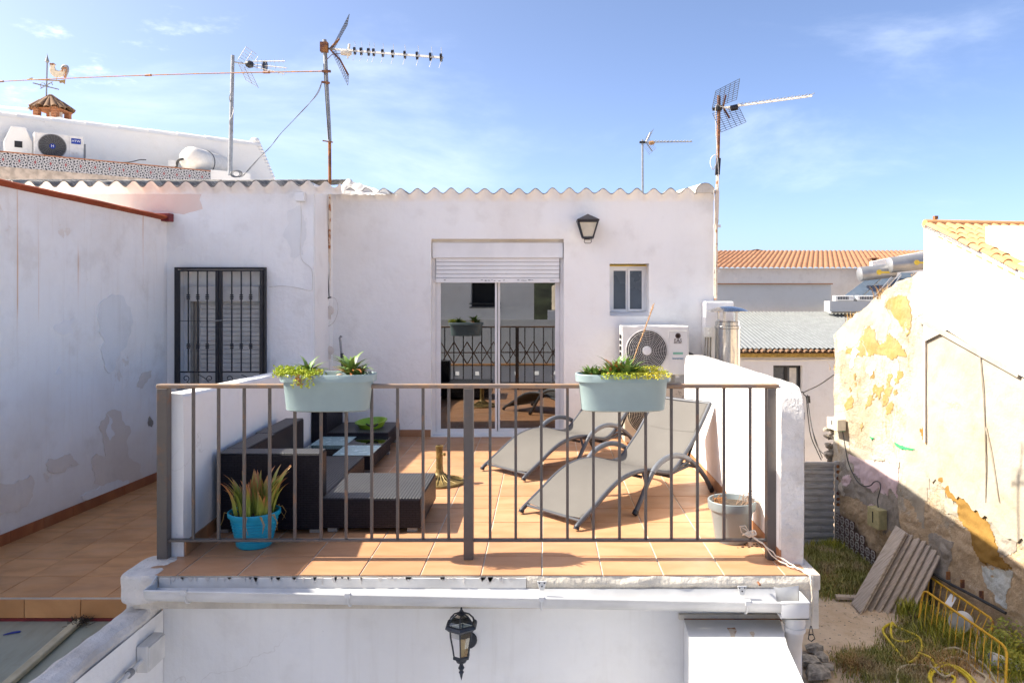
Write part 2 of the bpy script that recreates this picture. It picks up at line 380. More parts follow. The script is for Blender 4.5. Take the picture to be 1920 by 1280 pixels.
M['mustard']=plaster('mustard_render',(.30,.17,.042),(.26,.145,.038),.5,(.42,.37,.28),.72,.1,.6)
M['pink']=plaster('pink_render',(.62,.47,.47),(.60,.50,.48),.4,(.42,.38,.33),.68,.15,.6)
M['cement']=plaster('bare_cement',(.34,.30,.25),(.22,.19,.16),.6,(.60,.55,.47),.63,.35,1.2)
M['greenp']=simple('green_paint',(.05,.42,.15),.7)
M['paleblue']=plaster('pale_blue_limewash',(.60,.64,.62),(.50,.47,.40),.7,(.55,.40,.24),.62,.4,1)
M['stone']=simple('rubble_stone',(.46,.40,.32),.9,0,.3,14,.8,30)
def dirt():
    t=NT('dry_earth'); p=t.pos(); c=t.mix(t.rng(t.noise(p,1.3,8,.65),.4,.6),(.64,.48,.32),(.73,.58,.42)); c=t.mix(t.rng(t.noise(p,7,7,.7),.52,.7,0,.6),c,(.36,.26,.16)); c=t.mix(t.rng(t.noise(p,55,4,.7),.62,.72,0,.7),c,(.60,.53,.43))
    return t.fin(c,.95,0,t.bump(t.math('ADD',t.noise(p,14,6,.7),t.math('MULTIPLY',t.noise(p,60,4,.7),.4)),.8,.04),.1)
M['dirt']=dirt()
def grassm(name,a,b,c3):
    t=NT(name); r=t.n('NewGeometry','Random Per Island'); c=t.mix(r,a,b); c=t.mix(t.rng(t.noise(t.pos(),1.6,4),.48,.65),c,c3)
    m=t.fin(c,.65,0,None,.3); return m
M['grass']=grassm('yard_grass',(.19,.22,.045),(.40,.35,.11),(.46,.36,.18))
M['weed']=grassm('yellow_weed',(.18,.24,.03),(.50,.42,.05),(.30,.32,.06))
M['dry']=grassm('dry_weed',(.42,.24,.09),(.52,.34,.13),(.30,.20,.09))
M['sedum']=grassm('sedum',(.50,.50,.04),(.30,.42,.04),(.58,.48,.05))
M['sedum_dry']=grassm('sedum_dry',(.42,.20,.07),(.34,.16,.06),(.5,.3,.1))
def leafm(name,base,tip,z0,z1):
    t=NT(name); z=t.sep(t.n('TexCoord','UV'),1); oi=t.n('ObjectInfo','Random')
    g=t.math('ADD',z,t.math('MULTIPLY',t.math('SUBTRACT',oi,.5),.45)); c=t.mix(t.rng(g,z0,z1),base,tip)
    c=t.mix(t.rng(t.noise(t.obj(),40,4),.5,.75,0,.3),c,tuple(x*.6 for x in base)); return t.fin(c,.45,0,None,.4)
M['aloe']=leafm('aloe_leaf',(.27,.31,.05),(.46,.18,.07),.42,1.0)
M['agave']=leafm('rosette_leaf',(.075,.16,.03),(.16,.24,.05),.3,1)
M['agave_dry']=leafm('dry_rosette_leaf',(.36,.22,.06),(.40,.15,.05),.2,.9)
def wood():
    t=NT('weathered_board'); p=t.obj(); w=t.n('TexCoord','UV'); c=t.mix(t.rng(t.noise(t.map(w,sc=(14,1.2,1)),3,6,.6),.35,.7),(.58,.49,.39),(.37,.295,.225)); c=t.mix(t.rng(t.noise(t.pos(),5,7,.7),.5,.75,0,.6),c,(.56,.43,.30))
    return t.fin(c,.85,0,t.bump(t.noise(t.map(w,sc=(30,1.5,1)),4,4),.4,.01),.2)
M['wood']=wood()
M['lattice']=simple('brown_lattice',(.16,.07,.03),.7)
def sheet():
    t=NT('green_grey_roof_sheet'); p=t.pos(); c=t.mix(t.rng(t.noise(t.map(p,sc=(6,1.2,1)),1.5,6,.6),.35,.7),(.36,.38,.30),(.27,.27,.20)); c=t.mix(t.rng(t.noise(p,9,7,.7),.55,.72,0,.6),c,(.20,.17,.11))
    return t.fin(c,.35,0,None,.5)
M['sheet']=sheet()
M['farmetal']=simple('corrugated_metal',(.24,.25,.245),.5,.3,.1,3)
def gatem():
    t=NT('galvanised_gate_sheet'); p=t.pos(); c=t.mix(t.rng(t.noise(t.map(p,sc=(1,1,9)),3,6,.6),.35,.7),(.55,.54,.52),(.36,.36,.345)); c=t.mix(t.rng(t.noise(p,3,7,.7),.55,.75,0,.6),c,(.28,.20,.13))
    return t.fin(c,.5,.4,t.bump(t.noise(p,20,4),.3,.01),.5)
M['gate']=gatem()
M['farwhite']=plaster('far_white',(.74,.74,.74),(.64,.61,.57),.4,None,.6,.2,.3)
M['fargrey']=plaster('far_grey',(.60,.59,.56),(.50,.47,.43),.5,(.66,.63,.58),.66,.35,.4)
M['fargrey2']=plaster('far_grey_wall',(.47,.47,.46),(.43,.42,.40),.4,None,.6,.2,.2)
M['yeave']=simple('ochre_eave',(.50,.32,.07),.8,0,.2)
M['solar']=simple('solar_glass',(.10,.13,.17),.18,0,.1,4)
M['tank']=simple('brushed_tank',(.34,.34,.34),.4,.5,.1,3)
def azul():
    t=NT('patterned_wall_tile'); u=t.n('TexCoord','UV'); x=t.math('SUBTRACT',t.math('FRACT',t.math('MULTIPLY',t.sep(u,0),1.0)),.5); y=t.math('SUBTRACT',t.math('FRACT',t.sep(u,1)),.5)
    r=t.math('SQRT',t.math('ADD',t.math('MULTIPLY',x,x),t.math('MULTIPLY',y,y))); a=t.math('ARCTAN2',y,x)
    pet=t.math('SINE',t.math('MULTIPLY',a,8.0)); band=t.math('SINE',t.math('MULTIPLY',r,27.0)); k=t.rng(t.math('MULTIPLY',pet,band),.12,.3)
    c=t.mix(k,(.46,.45,.44),(.012,.012,.02)); dm=t.math('ADD',t.math('MULTIPLY',t.math('ABSOLUTE',x),1.8),t.math('ABSOLUTE',y)); c=t.mix(t.rng(dm,.15,.13),c,(.30,.05,.05))
    return t.fin(c,.3,0,None,.5)
M['azul']=azul()
M['dado_d']=simple('dado_brown',(.13,.075,.065),.35,0,.25,20)
M['dado_w']=simple('dado_white',(.62,.62,.60),.35,0,.15,20)
M['stonetile']=simple('beige_stone_tile',(.56,.47,.38),.6,0,.18,9)
M['curtain']=simple('curtain',(.30,.29,.27),.9)
M['hill']=simple('hill_scrub',(.06,.075,.035),.95,0,.4,.2)
# ------------------------------------------------------------------ wall-patch tools
def lumpbox(m,x0,x1,y0,y1,z0,z1,amp=.01,fr=9,cuts=10,taper=0):
    bm=bmesh.new(); bmesh.ops.create_cube(bm,size=1); bmesh.ops.subdivide_edges(bm,edges=bm.edges[:],cuts=cuts,use_grid_fill=True)
    c=Vector(((x0+x1)/2,(y0+y1)/2,(z0+z1)/2)); d=Vector((x1-x0,y1-y0,z1-z0)); vs=[]
    for v in bm.verts:
        q=v.co*2; r_=Vector([math.copysign(abs(t)**1,t) for t in q]); l=max(abs(t) for t in q); k=1-.10*(sum(abs(t)**6 for t in q)-1)/2
        p=Vector((q.x*d.x/2,q.y*d.y/2,q.z*d.z/2))*k+c; vs.append(p+Vector((1,1,1))*amp*noise.noise(p*fr)+Vector((1,-1,1))*amp*.4*noise.noise(p*fr*3.1))
    bm.verts.index_update(); s0=m.smooth; m.smooth=True; m.add(vs,[tuple(v.index for v in f.verts) for f in bm.faces]); m.smooth=s0; bm.free()
def fract(pts,amp,lv=3,seed=1):
    r=random.Random(seed); P=[Vector(p) for p in pts]
    for l in range(lv):
        Q=[]
        for i in range(len(P)):
            a=P[i]; b=P[(i+1)%len(P)]; Q.append(a); d=b-a; n=Vector((-d.y,d.x)); Q.append((a+b)/2+n*r.uniform(-amp,amp))
        P=Q; amp*=.8
    return P
def plane_pt(u,v,p0,n):
    d=Vector(((u-U0)/F,1,-(v-V0)/F)); o=Vector((0,0,H)); t=(Vector(p0)-o).dot(n)/d.dot(n); return o+d*t
def patch(px,p0,n,off,mat,name,parent,amp=.22,lv=3,seed=1,thick=None):
    n=Vector(n).normalized(); P=fract(px,amp,lv,seed)
    pts=[plane_pt(p.x,p.y,p0,n)+n*off for p in P]
    m=MB(); m.prism(pts,-n*((thick or off)+.0) if False else -n*(off-.0005))
    return m.build(name,mat,parent)
def blades(mb,cx,cy,cz,n,spread,h,w,rr,lean=.5,dist=None):
    for i in range(n):
        if dist: x,y=dist(rr)
        else:
            a=rr.uniform(0,2*PI); q=spread*math.sqrt(rr.random()); x=cx+q*math.cos(a); y=cy+q*math.sin(a)
        z=cz(x,y) if callable(cz) else cz
        hh=h*rr.uniform(.4,1.1); a=rr.uniform(0,2*PI); l=hh*rr.uniform(.1,lean); dx,dy=math.cos(a),math.sin(a); ww=w*rr.uniform(.6,1.2)
        b=Vector((x,y,z)); s=Vector((-dy,dx,0))*ww
        m=b+Vector((dx*l*.35,dy*l*.35,hh*.6)); t=b+Vector((dx*l,dy*l,hh))
        mb.add([b-s,b+s,m+s*.7,m-s*.7,t],[(0,1,2,3),(3,2,4)])
def leaf_mesh(name,L,w,curve,mat,th=.35,n=6,roll=0):
    m=MB(); m.smooth=True; vs=[]; fs=[]; uv=[]
    for i in range(n+1):
        s=i/n; a=curve*s*s; x=L*s*math.sin(a*.9)*.9; z=L*s*math.cos(a*.7)
        ww=w*(1-s**2.2)*(0.75+.5*math.sin(min(1,s*2.2)*PI/2))*.75+.0006
        vs+= [Vector((x,-ww,z)),Vector((x+ww*th*1.4,0,z)),Vector((x,ww,z)),Vector((x-ww*th*.2,0,z))]
    for i in range(n):
        for k in range(4):
            l=(k+1)%4; fs.append((i*4+k,i*4+l,i*4+4+l,i*4+4+k))
    m.add(vs,fs); me=m.mesh(name,mat); ul=me.uv_layers.new(name='UVMap')
    for lp in me.loops: ul.data[lp.index].uv=(.5,(lp.vertex_index//4)/n)
    return me
# ================================================================== GROUND
GZ=-4.5
g=MB(); g.grid(lambda a,b:Vector((-150+300*a,-150+300*b,GZ-.05)),4,4); struct('ground',g,M['dirt'])
def yz(x,y): return GZ+.07*noise.noise(Vector((x*.6,y*.6,0)))+.03*noise.noise(Vector((x*2.3,y*2.3,4)))
g=MB(); g.smooth=True; g.grid(lambda a,b:Vector((1.6+8.4*a,3+16.5*b,yz(1.6+8.4*a,3+16.5*b))),110,200); struct('yard_earth',g,M['dirt'])
g=MB(); g.box(-6,1.46,.4,4.36,GZ+.01,-2.8); struct('patio_bounce_floor',g,M['patch_white'])  # unseen pale floor, added and set high to bounce light onto the lower facade
# ================================================================== tiled floors
def tiled(parent,x0,x1,y0,y1,xs,ys,z,mat,gap=.0042,th=.008,skip=None,dz=.0008,name='tile'):
    full=None
    def mk(w,d):
        m=MB(); c=.0015; m.hexa([(-w/2,-d/2,-th),(w/2,-d/2,-th),(w/2,d/2,-th),(-w/2,d/2,-th),(-w/2,-d/2,-c),(w/2,-d/2,-c),(w/2,d/2,-c),(-w/2,d/2,-c)])
        m.v=m.v[:4]+m.v[4:]; me=m.mesh('tile',mat,bevel=.0012,seg=1); return me
    for i in range(len(xs)-1):
        for j in range(len(ys)-1):
            a,b=max(xs[i],x0)+gap,min(xs[i+1],x1)-gap; c,d=max(ys[j],y0)+gap,min(ys[j+1],y1)-gap
            if b-a<.02 or d-c<.015: continue
            if skip and skip((a+b)/2,(c+d)/2): continue
            isfull=abs((b-a)-(xs[1]-xs[0]-2*gap))<1e-4 and abs((d-c)-(ys[1]-ys[0]-2*gap))<1e-4 and i>0 and j>0
            if isfull:
                if full is None: full=mk(b-a,d-c)
                me=full
            else: me=mk(b-a,d-c)
            o=inst(name,me,parent,((a+b)/2,(c+d)/2,z+.0015+rnd.uniform(-dz,dz)),(rnd.uniform(-1,1)*.0012,rnd.uniform(-1,1)*.0012,0))
T0=4.173
def px_in(Y): return -2.10-.049*(Y-4.5)     # inner face of left parapet
g=MB(); g.box(-2.24,1.50,T0+.012,8.2,-.085,-.0045)
tf=struct('terrace_floor',g,M['grout'])
xs=[-.0145+.33*k for k in range(-8,7)]; ys=[4.147]+[4.477+.33*k for k in range(0,13)]
tiled(tf,-2.2,1.445,T0,8.19,xs,ys,0,M['tile'])
# slab edge with crumbling mortar
g=MB(); g.box(-2.24,1.462,T0+.018,4.6,-.19,-.085,None)
g.mi=0
se=struct('slab_edge',g,M['mortar'])
m=MB(); m.box(-2.09,-.10,T0-.004,T0+.017,-.085,-.016); m.build('fascia_board',M['pvc_old'],se,bevel=.002)
m=MB(); m.smooth=True
def edgef(a,b):
    x=-2.10+a*3.56; z=-.006-.078*b; nn=noise.noise(Vector((x*9,z*30,1)))
    bulge=.006+.008*nn+ (0.012 if x>-.1 else -.008)*math.sin(PI*b)
    return Vector((x,T0+.013-bulge,z))
m.grid(edgef,220,10); m.build('mortar_edge',M['mortar'],se)
m=MB(); rr=random.Random(4)
for i in range(70):
    x=rr.uniform(-2.05,-.1); l=rr.uniform(.004,.022) if rr.random()<.8 else rr.uniform(.02,.04); w=rr.uniform(.004,.018)
    m.prism([(x-w,T0-.009,-.012),(x+w,T0-.009,-.012),(x+w*.3,T0-.009,-.014-l),(x-w*.2,T0-.009,-.014-l*.8)],(0,.006,0))
m.build('mortar_drip',M['cap'],se,kind='stuff')
# left neighbour's terrace
LZ=-.27
def lw(Y): return -3.87+.0753*(Y-5.47)       # face of left neighbour wall
g=MB(); g.prism([(lw(4.53)-.05,4.545,0),(-2.2,4.545,0),(-2.2,7.6,0),(lw(7.6)-.05,7.6,0)],(0,0,.2))
g.v=[Vector((p.x,p.y,p.z+LZ-.206)) for p in g.v]
lf=struct('neighbour_terrace_floor',g,M['grout'])
xs=[-3.26+.33*k for k in range(-4,5)]; ys=[4.563]+[4.893+.33*k for k in range(0,9)]
tiled(lf,-4.3,-2.2,4.53,7.56,xs,ys,LZ,M['tile_left'],gap=.0018,skip=lambda x,y:x<lw(y)-.1)
for k in range(-4,4):   # riser tiles
    a=-3.40+.333*k; m=MB(); m.box(a+.002,a+.331,4.532,4.543,LZ-.115,LZ-.008); m.build('riser_tile',M['tile_left'],lf,bevel=.0015,seg=1)
m=MB(); m.box(-4.4,-2.2,4.525,4.56,LZ-.16,LZ-.116); m.build('red_flashing',M['redpaint'],lf)
# ================================================================== HOUSE
YW=8.2
hs=thing('white_house','white rendered house with glass sliding door opening on the tiled terrace','house',(-.2,YW,0))
DX0,DX1,DZ1=WX(808,YW),WX(1057,YW),WZ(448,YW)
WX0,WX1,WZ0,WZ1=WX(1143,YW),WX(1217,YW),WZ(592,YW),WZ(494,YW)
XL,XR=-2.28,WX(1338,YW); ZR=2.50
PER=.1785; XP0=WX(657,YW-.05)      # wave crest
def wave(x): return .029*math.cos(2*PI*(x-XP0)/PER)*(1+.16*noise.noise(Vector((x*2.7,1,0))))+.006*noise.noise(Vector((x*1.9,7,0)))+(.005 if math.sin(x*5.1)>.2 else 0)
m=MB()
m.box(XL,DX0,YW,YW+.3,-.1,ZR); m.box(DX0,DX1,YW,YW+.3,DZ1,ZR); m.box(DX1,WX0,YW,YW+.3,-.1,ZR)
m.box(WX0,WX1,YW,YW+.3,WZ1,ZR); m.box(WX0,WX1,YW,YW+.3,-.1,WZ0)
m.box(WX1,XR,YW,YW+.3,-.1,ZR)
m.box(DX0,DX1,YW,YW+.3,-.1,-.002)
m.box(XR-.3,XR,YW+.3,20,GZ,ZR)
m.box(XL,XL+.3,YW+.3,20,GZ,ZR-.0)
n=200; pts=[(XL,YW,ZR),]
top=[(XL+(XR-XL)*i/n, YW, 2.60+wave(XL+(XR-XL)*i/n)) for i in range(n+1)]
m.prism([(XR,YW,ZR),(XL,YW,ZR)]+top,(0,.3,0))
m.build('house_wall',M['wall'],hs)
m=MB(); m.box(XL,XR,YW,20,GZ,-.1); m.build('lower_wall',M['wall_front'],hs)
# interior
m=MB(); m.box(-1.9,1.2,8.55,8.56,0,2.3); m.v=[]; m.f=[]; m.m=[]; m.sm=[]
m.box(-2.0,1.5,12.0,12.1,0,2.4); m.box(-2.05,-1.98,8.5,12,0,2.4); m.box(1.5,1.55,8.5,12,0,2.4); m.box(-2,1.5,8.5,12,2.4,2.45); m.box(-2,1.5,8.3,12,-.06,-.01)
m.build('room',M['curtain'],hs)
# roof sheet
def corr(m,x0,x1,y0,y1,z0,z1,th=.007,nx=None,wf=wave,amp=1):
    nx=nx or int((x1-x0)/PER*12)
    for t,fl in ((th,0),(0,1)):
        def fn(a,b,t=t): 
            x=x0+(x1-x0)*a; return Vector((x,y0+(y1-y0)*b,z0+(z1-z0)*b+wf(x)*amp+t))
        m.smooth=True; b0=len(m.v); m.grid(fn,nx,6)
        if fl: m.f=[f if i<nx*6 else f[::-1] for i,f in enumerate(m.f)]
    k=(nx+1)*7
    b=len(m.v)-2*k
    for i in range(nx): m.f.append([b+i,b+k+i,b+k+i+1,b+i+1]); m.m.append(m.mi); m.sm.append(False)
m=MB(); corr(m,WX(638,YW),XR-.0,YW-.07,20,2.603,2.75); rf=m.build('roof_sheet',M['fibre'],hs)
xa_=WX(630,YW); m=MB(); m.smooth=True; m.grid(lambda a,b:Vector((xa_+(XR-xa_)*a,YW-.066*(1-b)**1.6-.0015,(2.601+wave(xa_+(XR-xa_)*a))*(1-b)+2.50*b+.004*noise.noise(Vector((a*160,b*3,0))))),300,8); m.build('eave_mortar',M['wall'],hs)
m=MB(); m.smooth=True
def lump(a,b):
    x=WX(634,8.1)+a*.62; y=8.10+b*.9; h=(1-a)**1.1*.20*math.sin(min(1,a*7+.25)*PI/2)*(.35+.65*math.sin(PI*min(1,b*1.2+.25)))*min(1,b*10)
    return Vector((x,y,2.565+h+.02*noise.noise(Vector((x*14,y*14,0)))+.012*noise.noise(Vector((x*40,y*40,0)))))
m.grid(lump,50,24); m.build('ridge_mortar',M['cap'],hs)
# ridge cap tile at right
m=MB()
for (dy,rr_,x) in ((0,.085,WX(1322,8.12)),):
    pr=[]
    def cap(a,b): 
        an=PI*a; r=.075+.03*(1-b); return Vector((x-.18*b+ -r*math.cos(an),8.10+.5*b,2.585+r*math.sin(an)+.02*b))
    m.smooth=True; m.grid(cap,16,8)
    m.smooth=False
    m.prism([(x-.1*math.cos(PI*i/16),8.105,2.585+.1*math.sin(PI*i/16)) for i in range(17)],(0,.03,0))
m.build('ridge_tile',M['mortar'],hs)
# door
dr=MB(); fy=YW+.09
fx0,fx1=WX(817,fy),WX(1050,fy)
z_b,z_t=.035,WZ(484,fy)
gl=WX(826,fy),WX(928,fy),WX(937,fy),WX(1041,fy)
sh0=WZ(530,fy)
dr.box(DX0,fx0,fy,fy+.07,0,z_t); dr.box(fx1,DX1,fy,fy+.07,0,z_t)
dr.box(fx0,fx1,fy,fy+.09,0,z_b); 
door=dr.build('sliding_door',M['pvc'],hs,bevel=.002)
for k,(a,b,c,d) in enumerate(((fx0,gl[0],gl[1],WX(932,fy)),(WX(932.5,fy),gl[2],gl[3],fx1))):
    y=fy+.004+.035*(1-k) if False else fy+.01+.03*k
    m=MB(); m.box(a+.002,b,y,y+.035,z_b,sh0+.03); m.box(c,d-.002,y,y+.035,z_b,sh0+.03); m.box(b,c,y+.001,y+.034,z_b,WZ(804,fy))
    m.build('sash',M['pvc'],door,bevel=.002)
    m=MB(); m.box(b,c,y+.012,y+.020,WZ(804,fy),sh0+.03); m.build('pane',M['glass'],door)
m=MB(); m.box(fx0-.03,fx1+.03,fy-.05,fy+.12,z_t,WZ(455,YW+.04)); m.build('shutter_box',M['pvc'],door,bevel=.004)
m=MB(); m.box(DX0+.001,DX1-.001,fy-.03,fy+.1,WZ(455,YW+.04)+.001,DZ1-.001); m.build('lintel_strip',M['fibre_w'],door)
m=MB(); nsl=5; hh=(z_t-sh0-.05)/nsl
for i in range(nsl):
    z0=sh0+.05+i*hh; s=MB(); s.box(fx0+.006,fx1-.006,fy-.028,fy-.016,z0+.0015,z0+hh-.0015); s.build('shutter_slat',M['pvc'],door,bevel=.0035,seg=2)
m=MB(); m.box(fx0+.004,fx1-.004,fy-.032,fy-.012,sh0,sh0+.048); m.build('shutter_bottom_bar',M['pvc'],door,bevel=.003)
m=MB(); rr=random.Random(8)
for u0,u1 in ((902,948),(970,1000),(833,838),(1031,1036)):
    u=u0
    while u<u1:
        a=WX(u,fy); b=WX(u+rr.uniform(3,6),fy); zc=sh0+.022+rr.uniform(-.006,.006); m.box(a,b,fy-.0335,fy-.0321,zc,zc+rr.uniform(.003,.008)); u+=rr.uniform(4,9)
m.build('scuff_mark',M['dark'],door)
# small window
m=MB(); wy=YW+.16; a0,a1=WX0+.005,WX(1212,wy)
zt,zb=WZ(499,wy),WZ(588,wy)
fr=MB(); fr.box(a0,a1,wy,wy+.05,zt-.03,zt); fr.box(a0,a1,wy,wy+.05,zb,zb+.03); fr.box(a0,a0+.03,wy,wy+.05,zb+.03,zt-.03); fr.box(a1-.03,a1,wy,wy+.05,zb+.03,zt-.03)
win=fr.build('window',M['pvc'],hs,bevel=.002)
mid=WX(1177,wy)
for k,(a,b) in enumerate(((a0+.03,mid),(mid,a1-.03))):
    y=wy+.006-.02*k; m=MB(); w=.022
    m.box(a,b,y,y+.02,zb+.028,zb+.05); m.box(a,b,y,y+.02,zt-.05,zt-.028); m.box(a,a+w,y,y+.02,zb+.05,zt-.05); m.box(b-w,b,y,y+.02,zb+.05,zt-.05)
    m.build('window_sash',M['pvc'],win,bevel=.002); m=MB(); m.box(a+w,b-w,y+.008,y+.013,zb+.05,zt-.05); m.build('frosted_pane',M['frost_d'],win)
m=MB(); m.box(a0+.0,a1,wy-.006,wy-.001,zt+.001,zt+.012); m.box(a1+.001,a1+.008,wy-.006,wy-.001,zb+.1,zt); m.build('foam_sealant',M['yel_l'],win)
m=MB()
def sill(a,b):
    x=WX0+.001+a*(WX1-WX0-.002); y=YW+.005+b*.15; return Vector((x,y,WZ0+.003+b*.03+.012*noise.noise(Vector((x*22,y*22,3)))*(b)+.02*b*abs(2*a-1)**3))
m.smooth=True; m.grid(sill,20,8); m.build('window_sill',M['white'],win)
# reveal splays
m=MB(); m.prism([(WX1,YW,0),(WX1,YW+.16,0),(a1,YW+.16,0)],(0,0,WZ1-WZ0-.002)); m.v=[p+Vector((0,.001,WZ0+.001)) for p in m.v]; m.build('window_reveal',M['wall'],hs)
# small repair patches on wall
PW=(0,YW,0); NW=Vector((0,-1,0))
patch([(1205,430),(1235,395),(1262,430),(1268,490),(1232,500)],PW,NW,.0012,M['wall'],'render_repair',hs,.16,3,3)
patch([(665,545),(760,520),(800,560),(770,640),(700,650)],PW,NW,.0012,M['wall'],'render_repair',hs,.14,3,4)
patch([(1060,600),(1110,580),(1140,640),(1120,700),(1062,705)],PW,NW,.0012,M['wall'],'render_repair',hs,.14,3,5)
# skirting tiles on house wall
def skirt(pts_fn,n,parent,mat,h,th=.01,z=0,name='skirting_tile'):
    for i in range(n):
        a,b=pts_fn(i),pts_fn(i+1); d=(b-a).normalized(); a=a+d*.0015; b=b-d*.0015; nn=Vector((-d.y,d.x,0))*th
        m=MB(); zz=Vector((0,0,z)); hz=Vector((0,0,z+h)); m.hexa([a+zz,b+zz,b+nn+zz,a+nn+zz,a+hz,b+hz,b+nn+hz,a+nn+hz]); m.build(name,mat,parent,bevel=.0015,seg=1)
skirt(lambda i:Vector((-2.2+(DX0+2.2)*i/3,YW-.011,0)),3,hs,M['skirt_ter'],.075,th=.0105)
skirt(lambda i:Vector((DX1+(XR-DX1)*i/5*.98,YW-.011,0)),5,hs,M['skirt_ter'],.075,th=.0105)
# ------------------------------------------------------------------ left house
YL=7.56
lh=thing('neighbour_house','old white house with peeling render behind a black iron window grille','house',(-3.0,YL,LZ))
GX0,GX1,GZ0,GZ1=WX(331,YL),WX(497,YL),.56,WZ(503,YL)
XLL,XLR=-6.2,WX(588,YL)
PER2=.170; XP2=WX(1000/3.0-11,YL)
def wave2(x): return .030*math.cos(2*PI*(x-XP2)/PER2)*(1+.16*noise.noise(Vector((x*2.7,1,3))))+.006*noise.noise(Vector((x*1.9,7,3)))+(.006 if math.sin(x*4.3)>.3 else 0)
ZE=2.56
def etop(x): return 2.60+.012*(x+3)     # slight tilt
m=MB(); YB=YL+.3
m.box(XLL,GX0,YL,YB,-4.5,2.5); m.box(GX0,GX1,YL,YB,GZ1,2.5); m.box(GX0,GX1,YL,YB,-4.5,GZ0); m.box(GX1,XLR,YL,YB,-4.5,2.5)
n=240; top=[(XLL+(XLR-XLL)*i/n,YL,2.585+wave2(XLL+(XLR-XLL)*i/n)) for i in range(n+1)]
m.prism([(XLR,YL,2.5),(XLL,YL,2.5)]+top,(0,.3,0))
m.box(XLL,XL-.001,YB,20,-4.5,2.5)
m.build('house_wall',M['wall_old'],lh)
# return between the two houses (pier)
m=MB(); m.box(XLR-.002+.003,XLR+.012,YL+.01,YL+.3,-.27,2.52); m.box(XLR+.012,XL-.002,YL+.55,YL+.9,-.27,2.5); m.box(XLR-.3,XLR+.002,YL+.3,8.6,GZ,2.57); m.build('corner_pier',M['wall'],lh)
m=MB(); corr(m,XLL,XL-.0,YL-.07,YL+1.55,2.588,2.588+.245,wf=wave2); m.build('roof_sheet',M['fibre'],lh)
XB=XLR+.28; m=MB(); m.smooth=True; m.grid(lambda a,b:Vector((XLL+(XB-XLL)*a,YL-.066*(1-b)**1.6-.0015,(2.586+wave2(XLL+(XB-XLL)*a))*(1-b)+2.50*b+.004*noise.noise(Vector((a*160,b*3,0))))),300,8); m.build('eave_mortar',M['wall_old'],lh)
PL=(0,YL,0)
patch([(95,357),(312,355),(382,354),(374,375),(380,392),(345,402),(314,398),(95,398)],PL,NW,.002,M['salmon'],'salmon_paint',lh,.05,4,7)
patch([(505,405),(560,385),(588,400),(586,520),(555,495),(520,480),(500,450)],PL,NW,.0015,M['patch_grey'],'bare_render',lh,.14,4,9) if False else None
for i,(pp) in enumerate(([(540,395),(562,385),(575,430),(568,478),(545,482),(530,440)],[(572,490),(586,505),(588,540),(575,546)],[(318,430),(345,420),(350,455),(325,470)])):
    patch(pp,PL,NW,.0018,M['patch_white' if i!=0 else 'wall_front'],'render_flake',lh,.2,4,10+i)
# recess of the window behind the grille
m=MB(); m.box(GX0,GX1,YL+.16,YL+.2,GZ0,GZ1); m.build('recess_back',M['wall_old'],lh)
sy=YL+.12; sx0,sx1=WX(375,sy),WX(487,sy)
m=MB(); m.box(WX(357,sy),sx1+.01,sy-.06,sy+.035,WZ(565,sy),WZ(537,sy)); sh=m.build('roller_shutter',M['pvc_old'],lh,bevel=.004)
m=MB(); m.box(WX(357,sy),WX(363,sy),sy,sy+.035,GZ0,WZ(565,sy)); m.box(sx1,sx1+.012,sy-.02,sy+.035,GZ0,WZ(565,sy)); m.build('guide_rail',M['alu'],sh)
m=MB(); m.box(WX(364,sy),WX(370,sy),sy+.004,sy+.035,GZ0,WZ(565,sy)); m.build('stone_jamb',M['cement'],sh)
z=GZ0
while z<WZ(566,sy)-.03:
    m=MB(); m.box(sx0,sx1-.002,sy+.002,sy+.014,z+.001,z+.043); m.build('shutter_slat',M['pvc_old'],sh,bevel=.004,seg=2); z+=.045
